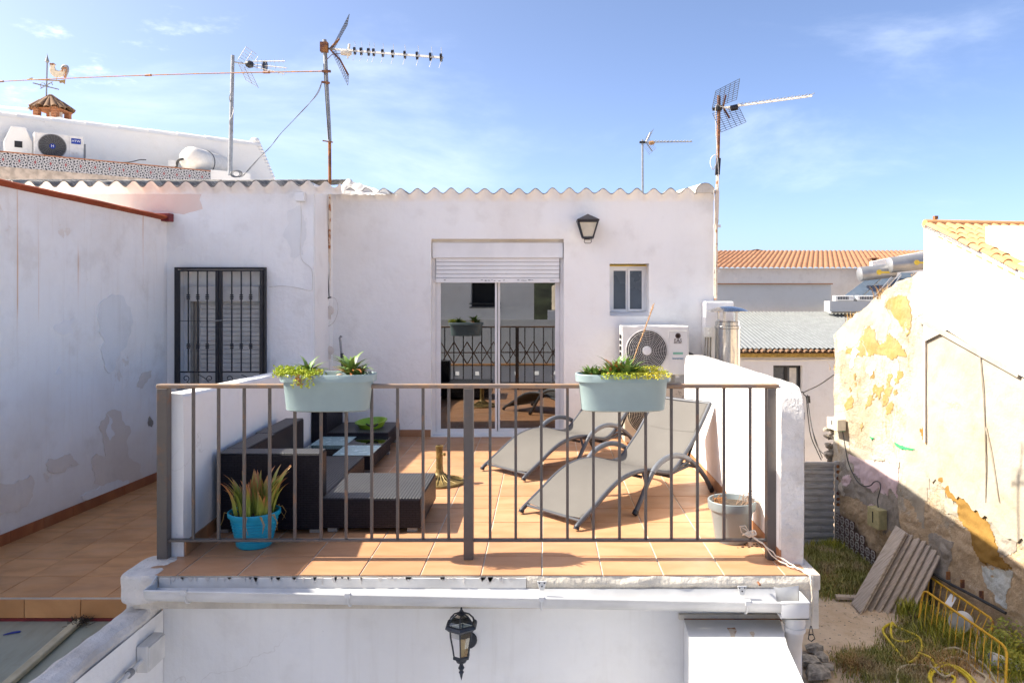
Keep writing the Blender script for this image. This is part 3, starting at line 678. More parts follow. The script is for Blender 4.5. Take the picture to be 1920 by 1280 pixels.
# grille
gr=thing('window_grille','black wrought iron double grille with collars and scrolls over the old window','grille',((GX0+GX1)/2,YL-.06,GZ0))
gy=YL-.05
def uX(u): return WX(u,gy)
def vZ(v): return WZ(v,gy)
zb,zt=vZ(727),vZ(501)
m=MB(); m.box(uX(328),uX(332.5),gy-.015,gy+.015,zb,zt); m.box(uX(495),uX(499.5),gy-.015,gy+.015,zb,zt); m.box(uX(332.5),uX(495),gy-.015,gy+.015,vZ(505),zt); m.box(uX(332.5),uX(495),gy-.015,gy+.015,zb,zb+.02)
m.build('outer_frame',M['black'],gr,bevel=.002)
for a,b in ((333,411.5),(412.5,494.5)):
    m=MB(); w=.03; ya,yb=gy-.028,gy-.004
    x0,x1=uX(a),uX(b); m.box(x0,x0+w,ya,yb,zb+.022,vZ(506)); m.box(x1-w,x1,ya,yb,zb+.022,vZ(506)); m.box(x0+w,x1-w,ya,yb,vZ(509),vZ(506)); m.box(x0+w,x1-w,ya,yb,vZ(698),vZ(695.5)); m.box(x0+w,x1-w,ya,yb,zb+.022,zb+.04)
    lf_=m.build('grille_leaf',M['black'],gr,bevel=.002)
    cx=(x0+x1)/2; 
    for k in (-1,0,1):
        x=cx+k*.092+(.0); m=MB(); m.tube([(x,gy-.016,vZ(695)),(x,gy-.016,vZ(509))],.0075,8); m.build('bar',M['black'],lf_)
        for v in (556.5,648.6):
            m=MB(); zc=vZ(v)
            for dz in (-.018,0,.018): m.lathe([(.006,-.008),(.017,-.005),(.02 if dz==0 else .016,0),(.017,.005),(.006,.008)],(x,gy-.016,zc+dz),12)
            m.build('collar',M['black'],lf_)
    m=MB(); m.tube([(x0+w,gy-.03,vZ(601.5)),(x1-w,gy-.03,vZ(601.5))],.003,6); m.build('tie_rod',M['black'],lf_)
    for s in (-1,1):
        pts=[]
        for i in range(40):
            t=i/39; 
            # S scroll: spiral at outer end, arc to centre
            if t<.5:
                q=t*2; a=PI*(-.5+2.3*(1-q)); r=.012+.022*q; pts.append((cx+s*(.115)+s*math.cos(a)*r*-1,gy-.016,vZ(709)+math.sin(a)*r))
            else:
                q=(t-.5)*2; p0=Vector(pts[19]); p1=Vector((cx+s*.0,gy-.016,vZ(702 if s>0 else 722))); pm=(p0+p1)/2+Vector((0,0,.02*(1 if s<0 else -1)*-1)); pts.append(p0*(1-q)**2+pm*2*q*(1-q)+p1*q*q)
        m=MB(); m.tube(pts,.004,6); m.build('scroll',M['black'],lf_)
m=MB(); m.bar((uX(405),gy-.035,vZ(601)),(uX(419),gy-.035,vZ(600)),.012,.008); m.build('latch',M['galv'],gr)
# ------------------------------------------------------------------ left neighbour boundary wall
lwt=thing('boundary_wall','high peeling white wall with rust streaks and a red painted coping','wall',(lw(5),5,LZ))
def lwz(Y): return 2.30+(7.56-Y)*.024
P0=Vector((lw(1.5),1.5,0)); P1=Vector((lw(7.56),7.56,0))
m=MB(); 
def lwf(a,b):
    Y=3.0+4.56*a; x=lw(Y); z=GZ if b==0 else -.6+(lwz(Y)-.04+.6)*(b-.02)/.98
    return Vector((x+.004*noise.noise(Vector((Y*1.1,z*1.1,2)))+.002*noise.noise(Vector((Y*5,z*5,2))),Y,z))
m.smooth=True; m.grid(lwf,150,70); m.smooth=False
m.prism([(lw(3)-.02,3,0),(lw(7.56)-.02,7.56,0),(lw(7.56)-.3,7.56,0),(lw(3)-.3,3,0)],(0,0,6.74)); m.v=[p if i<151*71 else Vector((p.x,p.y,p.z+GZ+(.0 if p.z<1 else (lwz(p.y)-.05-(6.74+GZ))))) for i,p in enumerate(m.v)]
m.build('wall_body',M['wall_left'],lwt)
NL=(Vector((1,-.0753,0))).normalized(); PLW=(lw(5),5,0)
flakes=[([(225,770),(243,800),(238,850),(262,870),(268,895),(240,905),(200,925),(175,905),(185,800),(205,680+90)],'patch_grey'),
([(283,694),(276,715),(266,728),(256,724),(262,705)],'patch_grey'),
([(180,850),(212,848),(240,862),(232,893),(190,905),(172,880)],'patch_grey') ,
([(120,600),(137,596),(136,626),(118,628),(100,612)],'patch_white'),([(100,700),(112,686),(116,700)],'patch_white'),
([(200,775),(210,790),(214,815),(205,826),(200,800)],'patch_white'),
([(0,905),(55,890),(60,930),(30,960),(0,965)],'patch_grey'),([(90,860),(130,850),(150,870),(120,885),(88,880)],'patch_grey'),
([(195,560),(230,555),(235,650),(205,700),(195,640)],'wall_front'),([(280,780),(286,790),(284,800),(278,798)],'cement'),([(150,930),(200,905),(240,900),(236,925),(180,940)],'wall_front')]
for i,(pp,mt) in enumerate(flakes): patch(pp,PLW,NL,.0055+.0003*i,M[mt],'render_flake',lwt,.22,4,20+i)
m=MB()
k=28
for i in range(k):
    a=1.5+6.2*i/k; b=1.5+6.2*(i+1)/k
    w=.04+.02*noise.noise(Vector((a*3,0,0))); 
cop=MB()
def copf(a,b):
    Y=2.98+4.76*a; an=2*PI*b; x=lw(Y)-.10+.165*math.cos(an); zz=lwz(Y)-.035+.032*math.sin(an)+ .004*noise.noise(Vector((Y*4,b*6,0)))
    x+= .006*noise.noise(Vector((Y*6,b*5,2))); return Vector((x,Y,zz))
cop.smooth=True; cop.grid(copf,120,14); cop.build('coping',M['coping'],lwt)
m=MB(); m.box(lw(7.5)-.27,lw(7.5)+.075,YL-.10,YL-.002,lwz(7.5)-.075,lwz(7.5)+.005); m.build('coping_end',M['redpaint'],lwt,bevel=.006)
L=9
skirt(lambda i:Vector((lw(4.56+.33*i)+.012,4.56+.33*i,0)),9,lwt,M['skirt'],.082,th=.011,z=LZ)
# ------------------------------------------------------------------ left parapet between terraces
lp=thing('terrace_parapet','low white parapet wall beside the wicker sofa on the left terrace edge','wall',(-2.2,6,0))
def ptop(Y): return .945-.042*(Y-4.4)
m=MB()
def par(a,b):   # section loop along Y
    Y=4.468+3.09*a; xi=px_in(Y); xo=xi-.125; zt=ptop(Y); zb_=-.27
    prof=[(xi,-.0),(xi,zt-.02),(xi-.012,zt-.004),(xi-.03,zt),(xo+.03,zt+.004),(xo+.012,zt-.002),(xo,zt-.02),(xo-.002,.4),(xo-.006,.0),(xo-.02,zb_)]
    i=b*(len(prof)-1); k=min(int(i),len(prof)-2); f=i-k; x=prof[k][0]*(1-f)+prof[k+1][0]*f; z=prof[k][1]*(1-f)+prof[k+1][1]*f
    q=Vector((x,Y,z)); q.x+=.006*noise.noise(q*3); q.z+=.003*noise.noise(q*5) if b>.1 and b<.9 else 0; return q
m.smooth=False; m.grid(par,60,36)
# front end cap
cap=[par(0,j/36) for j in range(37)]+[Vector((px_in(4.468),4.468,-.27))]
m.prism([(p.x,4.468,p.z) for p in cap],(0,.01,0))
m.build('wall_body',M['white'],lp)
skirt(lambda i:Vector((px_in(4.475+.33*i)+.012,4.475+.33*i,0)),9,lp,M['skirt_ter'],.082,th=.011)
m=MB(); lumpbox(m,-2.305,-2.105,4.15,4.50,-.16,.004,.012,8,12); lumpbox(m,-2.30,-2.16,4.22,4.36,-.24,-.12,.012,8,8)
m.build('wall_foot',M['cap'],lp)
# ------------------------------------------------------------------ right parapet
rp=thing('side_parapet','thick white sunlit parapet with rounded worn end at the right of the terrace','wall',(1.4,5.8,0))
def rpo(a,b):
    pass
m=MB(); XI,XO=1.325,1.465
# side outline in (Y,z)
out=[(4.34,-.02),(4.33,.2),(4.325,.6),(4.325,.86),(4.345,.93),(4.40,.985),(4.5,1.0)]+[(4.5+.25*i,1.0-.004*i) for i in range(1,11)]+[(7.12,.955),(7.22,.93),(7.29,.87),(7.3,.8),(7.3,-.0)]
m.smooth=True
N=len(out)
def rpf(a,b):
    i=b*(N-1); k=min(int(i),N-2); f=i-k; y=out[k][0]*(1-f)+out[k+1][0]*f; z=out[k][1]*(1-f)+out[k+1][1]*f
    prof=[0,.012,.05,.5,.95,.988,1]; sk=[.02,.006,0,0,0,.006,.02]
    j=a*6; kk=min(int(j),5); ff=j-kk; t=prof[kk]*(1-ff)+prof[kk+1]*ff; s=sk[kk]*(1-ff)+sk[kk+1]*ff
    cy,cz=5.8,.4; x=XI+(XO-XI)*t; y+=(s if y<5.5 else -s)*(1 if (z<.93) else .5); z-=s*(1 if z>.9 else 0)
    q=Vector((x,y,z)); d=noise.noise(q*4)*.006+noise.noise(q*16)*.0025; q.y+=d*(1 if y<4.5 else 0); q.z+=d; return q
m.grid(rpf,24,150)
m.smooth=False
m.build('wall_edge',M['cap'],rp)
m=MB()
for x,s in ((XI+.001,1),(XO-.001,-1)):
    o2=[(x,y+(.018 if y<4.6 else (-.018 if y>7.1 else 0)),z-(.018 if z>.8 else 0)) for y,z in out]
    m.prism(o2,(s*.01,0,0))
def side(a,b):
    y=4.34+2.96*a; z=-.02+.985*b; return Vector((XI-.002+.004*noise.noise(Vector((y*3,z*3,0))),y,z))
m.build('wall_body',M['white'],rp)
m=MB(); m.box(XI-.0,XO+.03,T0+.02,4.33,-.3,-.086); m.build('wall_stub',M['mortar'],rp)
m=MB(); m.smooth=True
def rlump(a,b):
    an=2*PI*b; r=(.03+.02*math.sin(PI*a)); y=4.30+.28*a; q=Vector((XO-.012+r*.9*math.cos(an),y,.02+.02*a+r*math.sin(an))); return q+Vector((.008,.0,.008))*noise.noise(q*20)
skirt(lambda i:Vector((XI-.012+.0,4.42+.33*(i+1),0)) if False else Vector((XI-.0012,7.3-.33*i,0)),9,rp,M['skirt_ter'],.082,th=-.0105*-1)
# body of the building under the terrace
fb=thing('lower_facade','smooth white lower wall under the terrace behind the hanging lantern','wall',(0,4.36,GZ))
m=MB(); m.box(-2.165,1.46,4.36,8.19,GZ,-.19); m.build('wall_body',M['wall_front'],fb)
m=MB(); m.tube([(-2.1+i*.12,4.358,-.86+.01*math.sin(i*1.3)) for i in range(20)],.0012,4); m.build('hairline_crack',M['patch_grey'],fb)
# left wall running toward viewer with flaking cap
cw=thing('yard_wall','low white wall with flaking cracked cap running down from the terrace corner','wall',(-2.24,3,-.2))
m=MB(); m.smooth=True
def cwf(a,b):
    Y=1.6+2.76*a; prof=[(-2.168,-4.4),(-2.168,-.30),(-2.17,-.235),(-2.185,-.212),(-2.22,-.2),(-2.275,-.198),(-2.30,-.21),(-2.312,-.24),(-2.315,-.45),(-2.315,-4.4)]
    i=b*9; k=min(int(i),8); f=i-k; x=prof[k][0]*(1-f)+prof[k+1][0]*f; z=prof[k][1]*(1-f)+prof[k+1][1]*f
    q=Vector((x,Y,z)); am=.014 if z>-.32 else .004; q.x+=am*.6*noise.noise(q*6); q.z+=am*noise.noise(q*9+Vector((0,0,5))) if z>-.5 else 0; return q
m.grid(cwf,130,54)
cwm=m.build('wall_body',M['cap'],cw)
m=MB(); m.grid(lambda a,b:Vector((-2.160+.003*noise.noise(Vector((a*9,b*9,0))),1.6+2.755*a,-4.4+(4.4-.262)*b)),60,30); m.build('wall_face',M['white'],cw)
# junction box + conduit
jb=thing('junction_box','grey plastic junction box with conduit on the side of the yard wall','junction box',(-2.13,4.2,-.45))
m=MB(); c=W(293,1217,4.17); m.box(-2.156,-2.095,4.06,4.24,c.z-.075,c.z+.065); jbb=m.build('box_body',M['pvc_old'],jb,bevel=.006)
m=MB(); m.box(-2.0948,-2.087,4.066,4.234,c.z-.069,c.z+.059); m.build('box_lid',M['pvc_old'],jb,bevel=.004)
m=MB(); m.tube([(-2.13,4.06,c.z-.01),(-2.13,3.2,c.z-.06),(-2.13,1.9,c.z-.10)],.0125,12); m.build('conduit',M['pvc_old'],jb)
for y in (3.95,3.72): 
    m=MB(); m.lathe([(.0,-.016),(.02,-.016),(.02,.016),(0,.016)],(-2.13,y,c.z-.02),12,axis='Y'); m.build('conduit_clip',M['galv'],jb)
# ------------------------------------------------------------------ sheet roof bottom left
sr=thing('sheet_roof','weathered green grey sheet roof with a raised rib below the brown tiled terrace','roof',(-3,4,-.45))
m=MB(); m.add([(-6,4.54,-.40),(-2.3,4.54,-.40),(-2.3,1.2,-.75),(-6,1.2,-.75),(-6,4.54,-.43),(-2.3,4.54,-.43),(-2.3,1.2,-.78),(-6,1.2,-.78)],[(0,3,2,1),(4,5,6,7),(3,7,6,2),(0,4,7,3)]); m.build('roof_sheet',M['sheet'],sr)
a=W(150,1155,4.5); a.z=-.385
b=Vector((a.x+.02,1.3,-.70))
m=MB(); m.bar(a,b,.05,.03); m.build('rib',M['conduit'],sr,bevel=.008)
m=MB(); m.bar(a+Vector((.18,0,-.012)),b+Vector((.18,0,-.012)),.016,.01); m.build('rib',M['sheet'],sr)
m=MB()
rr=random.Random(3)
for i in range(160):
    p=Vector((a.x+.02+rr.gauss(0,.03),4.5-abs(rr.gauss(0,.03)),-.395+rr.random()*.02)); q=p+Vector((rr.uniform(-.03,.03),rr.uniform(-.03,.03),rr.uniform(0,.03))); m.bar(p,q,.002)
m.build('leaf_litter',M['soil'],sr,kind='stuff')
m=MB(); pp=FL(22,1187,-.55)
pp=W(22,1187,3.95); zz=-.40-(4.54-3.95)*.105+.004; pp=Vector((WX(22,4.0),4.0,zz-.0)); 
def rfz(y): return -.40-(4.54-y)*.1048
Yb=None
for i in range(300):
    y=4.5-i*.01
    if WZ(1187,y)>rfz(y): Yb=y; break
pc=Vector((WX(22,Yb),Yb,rfz(Yb)))
m.prism([pc+Vector((dx,dy,.003-.105*-dy)) for dx,dy in ((-.035,-.02),(-.01,-.008),(.04,.012),(.036,.024),(.0,.016),(-.025,-.002))],(0,0,.004)); bs=m.build('plastic_scrap',M['logo'] if 'logo' in M else M['blue_l'])
tag(bs,'small blue plastic scrap lying on the green grey roof sheet','plastic scrap')
# ================================================================== GUTTER
gt=thing('gutter','long white plastic half round gutter with downpipe under the terrace edge','gutter',(0,4.1,-.2))
def lipz(x): return WZ(1107.5,4.03)+( WZ(1130,4.03)-WZ(1107.5,4.03))*(x+2.1)/3.35
gx0,gx1=-2.10,1.25
m=MB(); m.smooth=True
def gut(a,b,off=0):
    x=gx0+(gx1-gx0)*a; c=lipz(x); an=PI*b; yc=4.10; r=.068-off
    if b<=0: return Vector((x,yc-r,c))
    y=yc-r*math.cos(an); z=c-.075*math.sin(an)*(r/.068); k=max(0,(b-.5)/.5)**2; z=z*(1-k)+(-.072)*k; return Vector((x,y,z))
m.grid(lambda a,b:gut(a,b),40,24); m.grid(lambda a,b:gut(a,b,.003),40,24)
gm=m.build('trough',M['pvc_g'],gt)
m=MB(); m.tube([(gx0+(gx1-gx0)*i/20,4.030,lipz(gx0+(gx1-gx0)*i/20)) for i in range(21)],.007,8); m.build('front_lip',M['pvc_g'],gt)
m=MB(); m.prism([(gx0-.002,4.10-.069*math.cos(PI*i/14),lipz(gx0)-.076*math.sin(PI*i/14)) for i in range(15)],(.004,0,0)); m.tube([(gx0,4.03,lipz(gx0)),(gx0,4.10,lipz(gx0)+.002),(gx0,4.165,lipz(gx0)+.03)],.006,6); m.build('end_cap',M['pvc_g'],gt)
for u in (345,652,1015,1402):
    x=WX(u,4.03); c=lipz(x); m=MB()
    for s in (0,): m.tube([(x,4.10-.073*math.cos(PI*i/14),c-.080*math.sin(PI*i/14)) for i in range(0,11)],.006,6); m.box(x-.014,x+.014,4.015,4.045,c-.012,c+.012)
    m.build('gutter_bracket',M['pvc_g'],gt)
for u,v in ((1016,1095),(1391,1104)):
    x=WX(u,4.15); z=WZ(v,4.15); m=MB(); m.prism([(x-.026,4.150,z+.02),(x+.026,4.150,z+.02),(x+.012,4.150,z-.03),(x-.012,4.150,z-.03)],(0,-.006,0)); q=m.build('fixing_plate',M['pvc_g'],gt,bevel=.002)
    m=MB(); 
    for dx,dz in ((-.014,.01),(.014,.01),(0,-.008)): m.lathe([(0,-.003),(.004,-.002),(.004,.002),(0,.003)],(x+dx,4.143,z+dz),8,axis='Y')
    m.build('screw',M['dark'],q)
m=MB(); x=WX(1422,4.15); m.lathe([(.0,-.02),(.006,-.02),(.006,.02),(0,.02)],(x,4.14,WZ(1092,4.15)),8,axis='Y'); m.build('pipe_stub',M['rust'],gt)
# outlet box & downpipe
c=lipz(1.3); m=MB(); m.box(1.24,1.385,4.025,4.175,c-.085,c-.075); m.box(1.24,1.385,4.025,4.031,c-.085,c+.012); m.box(1.379,1.385,4.031,4.175,c-.085,c+.012); m.box(1.24,1.379,4.169,4.175,c-.075,c+.05); m.tube([(1.24,4.024,c+.004),(1.386,4.024,c+.004),(1.386,4.17,c+.004)],.006,6)
m.build('outlet_box',M['pvc_g'],gt,bevel=.002)
m=MB(); m.tube([(1.335,4.10,c-.075),(1.335,4.10,c-.16)],.052,20); m.tube([(1.335,4.10,c-.16),(1.335,4.11,c-.19),(1.345,4.16,c-.25),(1.36,4.22,c-.32),(1.365,4.24,c-.38),(1.365,4.24,c-.5)],.048,20); m.build('downpipe',M['pvc_g'],gt)
m=MB(); m.tube([(1.335,4.10,c-.15),(1.335,4.10,c-.172)],.0555,20); m.build('pipe_collar',M['pvc_g'],gt)
# hood box lower right
hb=thing('chimney_hood','white sheet metal hood box projecting from the lower wall with a rust stained top','hood',(1,4.2,-1.2))
A=W(1282,1158,4.355); B=W(1462,1158,4.355)
x0,x1=A.x,B.x
y1=3.86; zk=WZ(1213,y1); xk0,xk1=WX(1297,y1),WX(1477,y1)
y2=3.30; z2=WZ(1330,y2); xm0,xm1=WX(1320,y2),WX(1530,y2)
zt=A.z
y2=3.45;z2=zk-.10; xm0,xm1=xk0+.0,xk1+.0
m=MB(); m.add([(x0,4.357,zt),(x1,4.357,zt),(xk1,y1,zk),(xk0,y1,zk),(xm1,y2,z2),(xm0,y2,z2),(x0,4.357,-2.2),(x1,4.357,-2.2),(xm1,y2,-2.2),(xm0,y2,-2.2),(xk0,y1,-2.2),(xk1,y1,-2.2)],[(0,3,2,1),(3,5,4,2),(0,6,10,3),(3,10,9,5),(1,2,11,7),(2,4,8,11),(5,9,8,4)])
m.build('hood_shell',M['pvc'],hb)
m=MB(); m.box(x0-.03,x1+.03,4.335,4.359,zt-.004,zt+.028); m.build('mortar_strip',M['mortar'],hb,bevel=.004)
m=MB(); m.box(x0-.002,x1+.002,4.325,4.336,zt-.006,zt+.006); m.build('rust_stain',M['rust'],hb)
for cx,cy,w,l in ((1372,1188,9,16),(1410,1190,5,8)):
    tt=[(cx-w,cy-l*.7),(cx+w*.6,cy-l*.8),(cx+w,cy-l*.3),(cx+w*.6,cy+l),(cx+w*.2,cy+l*1.1),(cx-w*.3,cy)]
    nn=(Vector((0,-(zt-zk),-(0)))); nv=Vector((0,-(zt-zk)/math.hypot(zt-zk,4.357-y1),(4.357-y1)/math.hypot(zt-zk,4.357-y1)))
    patch(tt,(x0,4.357,zt),nv,.0012,M['rustwhite'],'rust_stain',hb,.1,2,cx)
# ================================================================== LOWER LANTERN
ll=thing('wall_lantern','ornate black hexagonal glass lantern with finial on the lower front wall','lantern',(WX(865,4.17),4.17,WZ(1275,4.17)))
cx,cy=WX(865,4.17),4.17
def lz(v): return WZ(v,cy)
def hexr(r,z,k): a=PI/3*k+PI/6; return Vector((cx+r*math.cos(a),cy+r*math.sin(a),z))
S=cy/F
rt,rb=27*S,14*S
m=MB(); m.lathe([(0,lz(1137)),(.5*S*4,lz(1139)),(2*S,lz(1142)),(4*S,lz(1145)),(2*S,lz(1148)),(6*S,lz(1151)),(3*S,lz(1154))],(cx,cy,0),12); m.build('top_finial',M['lantern'],ll)
m=MB()
dome=[(7,1149),(16,1153),(24,1161),(28,1170)]
for k in range(6):
    m.tube([hexr(r*S,lz(v),k) for r,v in dome],.0035,6)
m.lathe([(8*S,lz(1151)),(9*S,lz(1149)),(5*S,lz(1146)),(0,lz(1146))],(cx,cy,0),6)
m.build('dome_rib',M['lantern'],ll)
m=MB(); prof=[(r*S*.97,lz(v)) for r,v in dome]
M60=Matrix.Rotation(PI/6,3,'Z'); vs=[];fs=[]
for r,z in prof:
    for k in range(6): vs.append(hexr(r,z,k))
for i in range(3):
    for k in range(6): fs.append((i*6+k,i*6+(k+1)%6,i*6+6+(k+1)%6,i*6+6+k))
m.add(vs,fs); M['lglass']=glassm('lantern_glass',(.42,.45,.42),1.4); m.build('dome_glass',M['lglass'],ll)
def hexband(m,r0,z0,r1,z1):
    vs=[hexr(r0,z0,k) for k in range(6)]+[hexr(r1,z1,k) for k in range(6)]; m.add(vs,[(k,(k+1)%6,(k+1)%6+6,k+6) for k in range(6)])
m=MB(); pr=[(26,1178),(29,1175),(33,1172),(31,1168),(28,1166),(25,1170)]
for i in range(len(pr)):
    a=pr[i]; b=pr[(i+1)%len(pr)]; hexband(m,a[0]*S,lz(a[1]),b[0]*S,lz(b[1]))
m.build('eaves_ring',M['lantern'],ll)
body=[(23,1178),(22,1190),(18,1210),(15,1228)]
m=MB()
for k in range(6): m.tube([hexr(r*S,lz(v),k) for r,v in body],.0038,6)
pr=[(15,1226),(17,1228),(17,1232),(13,1234)]
for i in range(len(pr)-1): hexband(m,pr[i][0]*S,lz(pr[i][1]),pr[i+1][0]*S,lz(pr[i+1][1]))
m.build('cage',M['lantern'],ll)
for k in range(6):
    m=MB(); vs=[]
    for r,v in body: vs+= [hexr(r*S*.97,lz(v),k),hexr(r*S*.97,lz(v),k+1)]
    m.add(vs,[(i*2,i*2+1,i*2+3,i*2+2) for i in range(3)]); m.build('glass_panel',M['lglass'],ll)
m=MB(); m.lathe([(12*S,lz(1234)),(9*S,lz(1240)),(3*S,lz(1243)),(4*S,lz(1247)),(6*S,lz(1251)),(3*S,lz(1256)),(5*S,lz(1259)),(3*S,lz(1263)),(2*S,lz(1268)),(0,lz(1275))],(cx,cy,0),12); m.build('tail_finial',M['lantern'],ll)
m=MB(); m.lathe([(0,lz(1228)),(6*S,lz(1228)),(6*S,lz(1222)),(8*S,lz(1218)),(8*S,lz(1206)),(6*S,lz(1200)),(0,lz(1198))],(cx,cy,0),12); m.build('bulb',M['bulb'],ll)
m=MB(); m.tube([(cx,cy,lz(1240)),(cx+.01,cy+.07,lz(1246)),(cx+.012,4.34,lz(1238))],.010,8); m.lathe([(0,-.006),(.045,-.006),(.05,.004),(.03,.012),(0,.012)],(cx+.02,4.352,lz(1228)),16,axis='Y',sy=1.0); m.build('wall_bracket',M['lantern'],ll)
# ================================================================== RAILING
rl=thing('balcony_railing','weathered grey brown metal railing across the front of the terrace','railing',(-.4,4.43,0))
RY=4.43
def rX(u): return WX(u,RY)
m=MB(); m.box(rX(296),rX(1459),RY-.024,RY+.022,WZ(727,RY),WZ(719.5,RY)); m.build('top_rail',M['rail_top'],rl,bevel=.005,seg=3)
m=MB(); m.box(rX(316),rX(1440),RY-.018,RY+.018,WZ(1014,RY),WZ(1010,RY)); m.build('bottom_rail',M['rail'],rl,bevel=.002)
zt=WZ(727,RY)-.0005
for a,b,y in ((298,317.5,RY),(870,888,RY),(1436,1456,RY)):
    m=MB(); m.box(rX(a),rX(b),y-.028,y+.028,.001,zt); m.build('post',M['rail'],rl,bevel=.004)
bars=[362.7,410,458,505.7,553,602,649,697,745.5,793.3,841.5,919,967,1015,1064,1112.7,1161.5,1210.6,1258.8,1307.6,1357.4,1406.6]
m=MB(); m.box(-.008,.008,-.008,.008,0,zt-WZ(1010,RY)-.001); bme=m.mesh('bar',M['rail'],bevel=.0015,seg=1)
for u in bars: inst('bar',bme,rl,(rX(u),RY,WZ(1010,RY)+.0003),(0,0,rnd.uniform(-.04,.04)))
m=MB(); m.box(rX(1449),rX(1456),RY-.022,RY+.0,.002,zt); m.build('rusty_strip',M['rust'],rl) if False else None
# rope
rp2=thing('mooring_rope','cream cord knotted to the lower rail and hanging over the corner with a metal hook','rope',(1.3,4.4,.1))
m=MB(); k0=W(1405,1002,4.40)
for s in (0,1):
    pts=[k0+Vector((0,-.01,0)),W(1430,1020-4*s,4.37),W(1455,1046-6*s,4.33),W(1480,1060-3*s,4.27),W(1502,1068,4.20),Vector((WX(1519,4.155),4.155,.008)),W(1523-3*s,1092,4.13),W(1522+2*s,1130,4.13),W(1521,1172,4.13)]
    q=[]
    for i in range(len(pts)-1):
        for t in range(4): q.append(pts[i].lerp(pts[i+1],t/4)+Vector((.004,.0,.004))*math.sin(i*1.7+t+s*2))
    q.append(pts[-1]); 
    for p in q:
        if p.y>4.18: p.z=max(p.z,.004)
    m.tube(q,.0035,6)
for i in range(4):
    m.tube([k0+Vector((.022*math.cos(a)+.01*i-.015,.026*math.sin(a),.008*math.sin(a*2)+.004*i)) for a in [2*PI*j/14 for j in range(14)]],.0038,6,closed=True)
for s in (-1,1): m.tube([k0+Vector((0,-.02,.01)),k0+Vector((-.03,-.03,.05+.01*s)),k0+Vector((-.06,-.02,.055)),k0+Vector((-.05,-.02,.02)),k0+Vector((-.01,-.02,.0))],.003,6)
m.build('cord',M['rope'],rp2)
m=MB(); h=W(1521,1172,4.13); m.tube([h+Vector((0,0,.0)),h+Vector((.008,0,-.03)),h+Vector((.010,0,-.045)),h+Vector((-.008,0,-.052)),h+Vector((-.012,0,-.04)),h+Vector((-.002,0,0))],.0022,6); m.tube([h+Vector((-.012,0,-.045)),h+Vector((.012,0,-.05)),h+Vector((.02,0,-.07)),h+Vector((.0,0,-.085)),h+Vector((-.015,0,-.072))],.0028,6,closed=True); m.build('hook',M['dark'],rp2)
# ================================================================== PLANTERS
def planter(name,label,cx,mat):
    t=thing(name,label,'planter',(cx,RY,.855),group='rail planters')
    Wt,Wb=.272,.238; D=.125; zt_=1.068; zb_=.855; zr=1.025
    def ring(w,d,z,n=48,e=3.6):
        P=[]
        for k in range(n):
            a=2*PI*k/n; c,s=math.cos(a),math.sin(a); P.append(Vector((cx+w*math.copysign(abs(c)**(2/e),c),RY+d*math.copysign(abs(s)**(2/2.6),s),z)))
        return P
    m=MB(); m.smooth=True
    prof=[(0.02,.02,zb_+.006),(Wb-.02,D*.80-.02,zb_),(Wb,D*.80,zb_+.008),(Wt-.018,D-.010,zr-.002),(Wt-.017,D-.009,zr),(Wt,D,zr),(Wt+.002,D+.002,zt_-.004),(Wt-.002,D-.001,zt_),(Wt-.010,D-.009,zt_),(Wt-.013,D-.012,zt_-.005),(Wt-.02,D-.018,1.00)]
    R_=[ring(*p) for p in prof]; n=48
    for r in R_: m.v+=r
    for i in range(len(R_)-1):
        for k in range(n): m.f.append([i*n+k,i*n+(k+1)%n,(i+1)*n+(k+1)%n,(i+1)*n+k]); m.m.append(0); m.sm.append(True)
    m.f.append(list(range(n-1,-1,-1))); m.m.append(0); m.sm.append(True)
    m.build('trough',mat,t)
    m=MB(); so=ring(Wt-.018,D-.016,1.03,n=32); c=Vector((cx,RY,1.03)); m.add([c]+so,[(0,k+1,(k+1)%32+1) for k in range(32)]); m.build('soil',M['soil'],t)
    return t
pl1=planter('rail_planter','sage green rail planter with two spiky rosettes and trailing sedum, left on the railing',WX(610,4.36),M['sage'])
pl2=planter('rail_planter','sage green rail planter with dense succulents and a dry flower stalk, right on the railing',WX(1170,4.36),M['sage'])
lA=leaf_mesh('leaf',.13,.012,.55,M['agave']); lD=leaf_mesh('leaf',.11,.010,.8,M['agave_dry'])
def rosette(par,cx,cy,z,n,s,seed,dry=.15,lean=(.1,1.1)):
    r=random.Random(seed)
    for i in range(n):
        o=inst('leaf',lD if r.random()<dry else lA,par,(cx,cy,z),None); q=i/n; tilt=lean[0]+(lean[1]-lean[0])*q+r.uniform(-.1,.1)
        o.rotation_euler=(0,tilt*.75,i*2.4+r.uniform(-.2,.2)); k=s*r.uniform(.8,1.2); o.scale=(k*1.15,k*1.35,k)
def sedum(par,pts,n,seed,mat,h=.03,rad=.035,size=.007):
    r=random.Random(seed); m=MB()
    for i in range(n):
        c=Vector(r.choice(pts)); a=r.uniform(0,2*PI); q=rad*math.sqrt(r.random()); p=c+Vector((q*math.cos(a),q*math.sin(a)*.8,h*r.random()))
        s=size*r.uniform(.6,1.3); d=Vector((r.gauss(0,1),r.gauss(0,1),abs(r.gauss(0,1))+.3)).normalized(); x=d.orthogonal().normalized(); y=d.cross(x)
        m.add([p,p+d*s*.6+x*s*.5,p+d*s*.7+y*s*.35,p+d*s*.6-x*s*.5,p+d*s*.5-y*s*.35,p+d*s*1.7],[(0,1,2),(0,2,3),(0,3,4),(0,4,1),(5,2,1),(5,3,2),(5,4,3),(5,1,4)])
    return m.build('sedum',mat,par,kind='stuff')
x1=WX(610,4.36)
rosette(pl1,WX(577,4.42),4.43,1.04,30,.98,1,.1); rosette(pl1,WX(655,4.38),4.42,1.04,46,1.12,2,.25); rosette(pl1,WX(674,4.38),4.40,1.04,22,.7,22,.2)
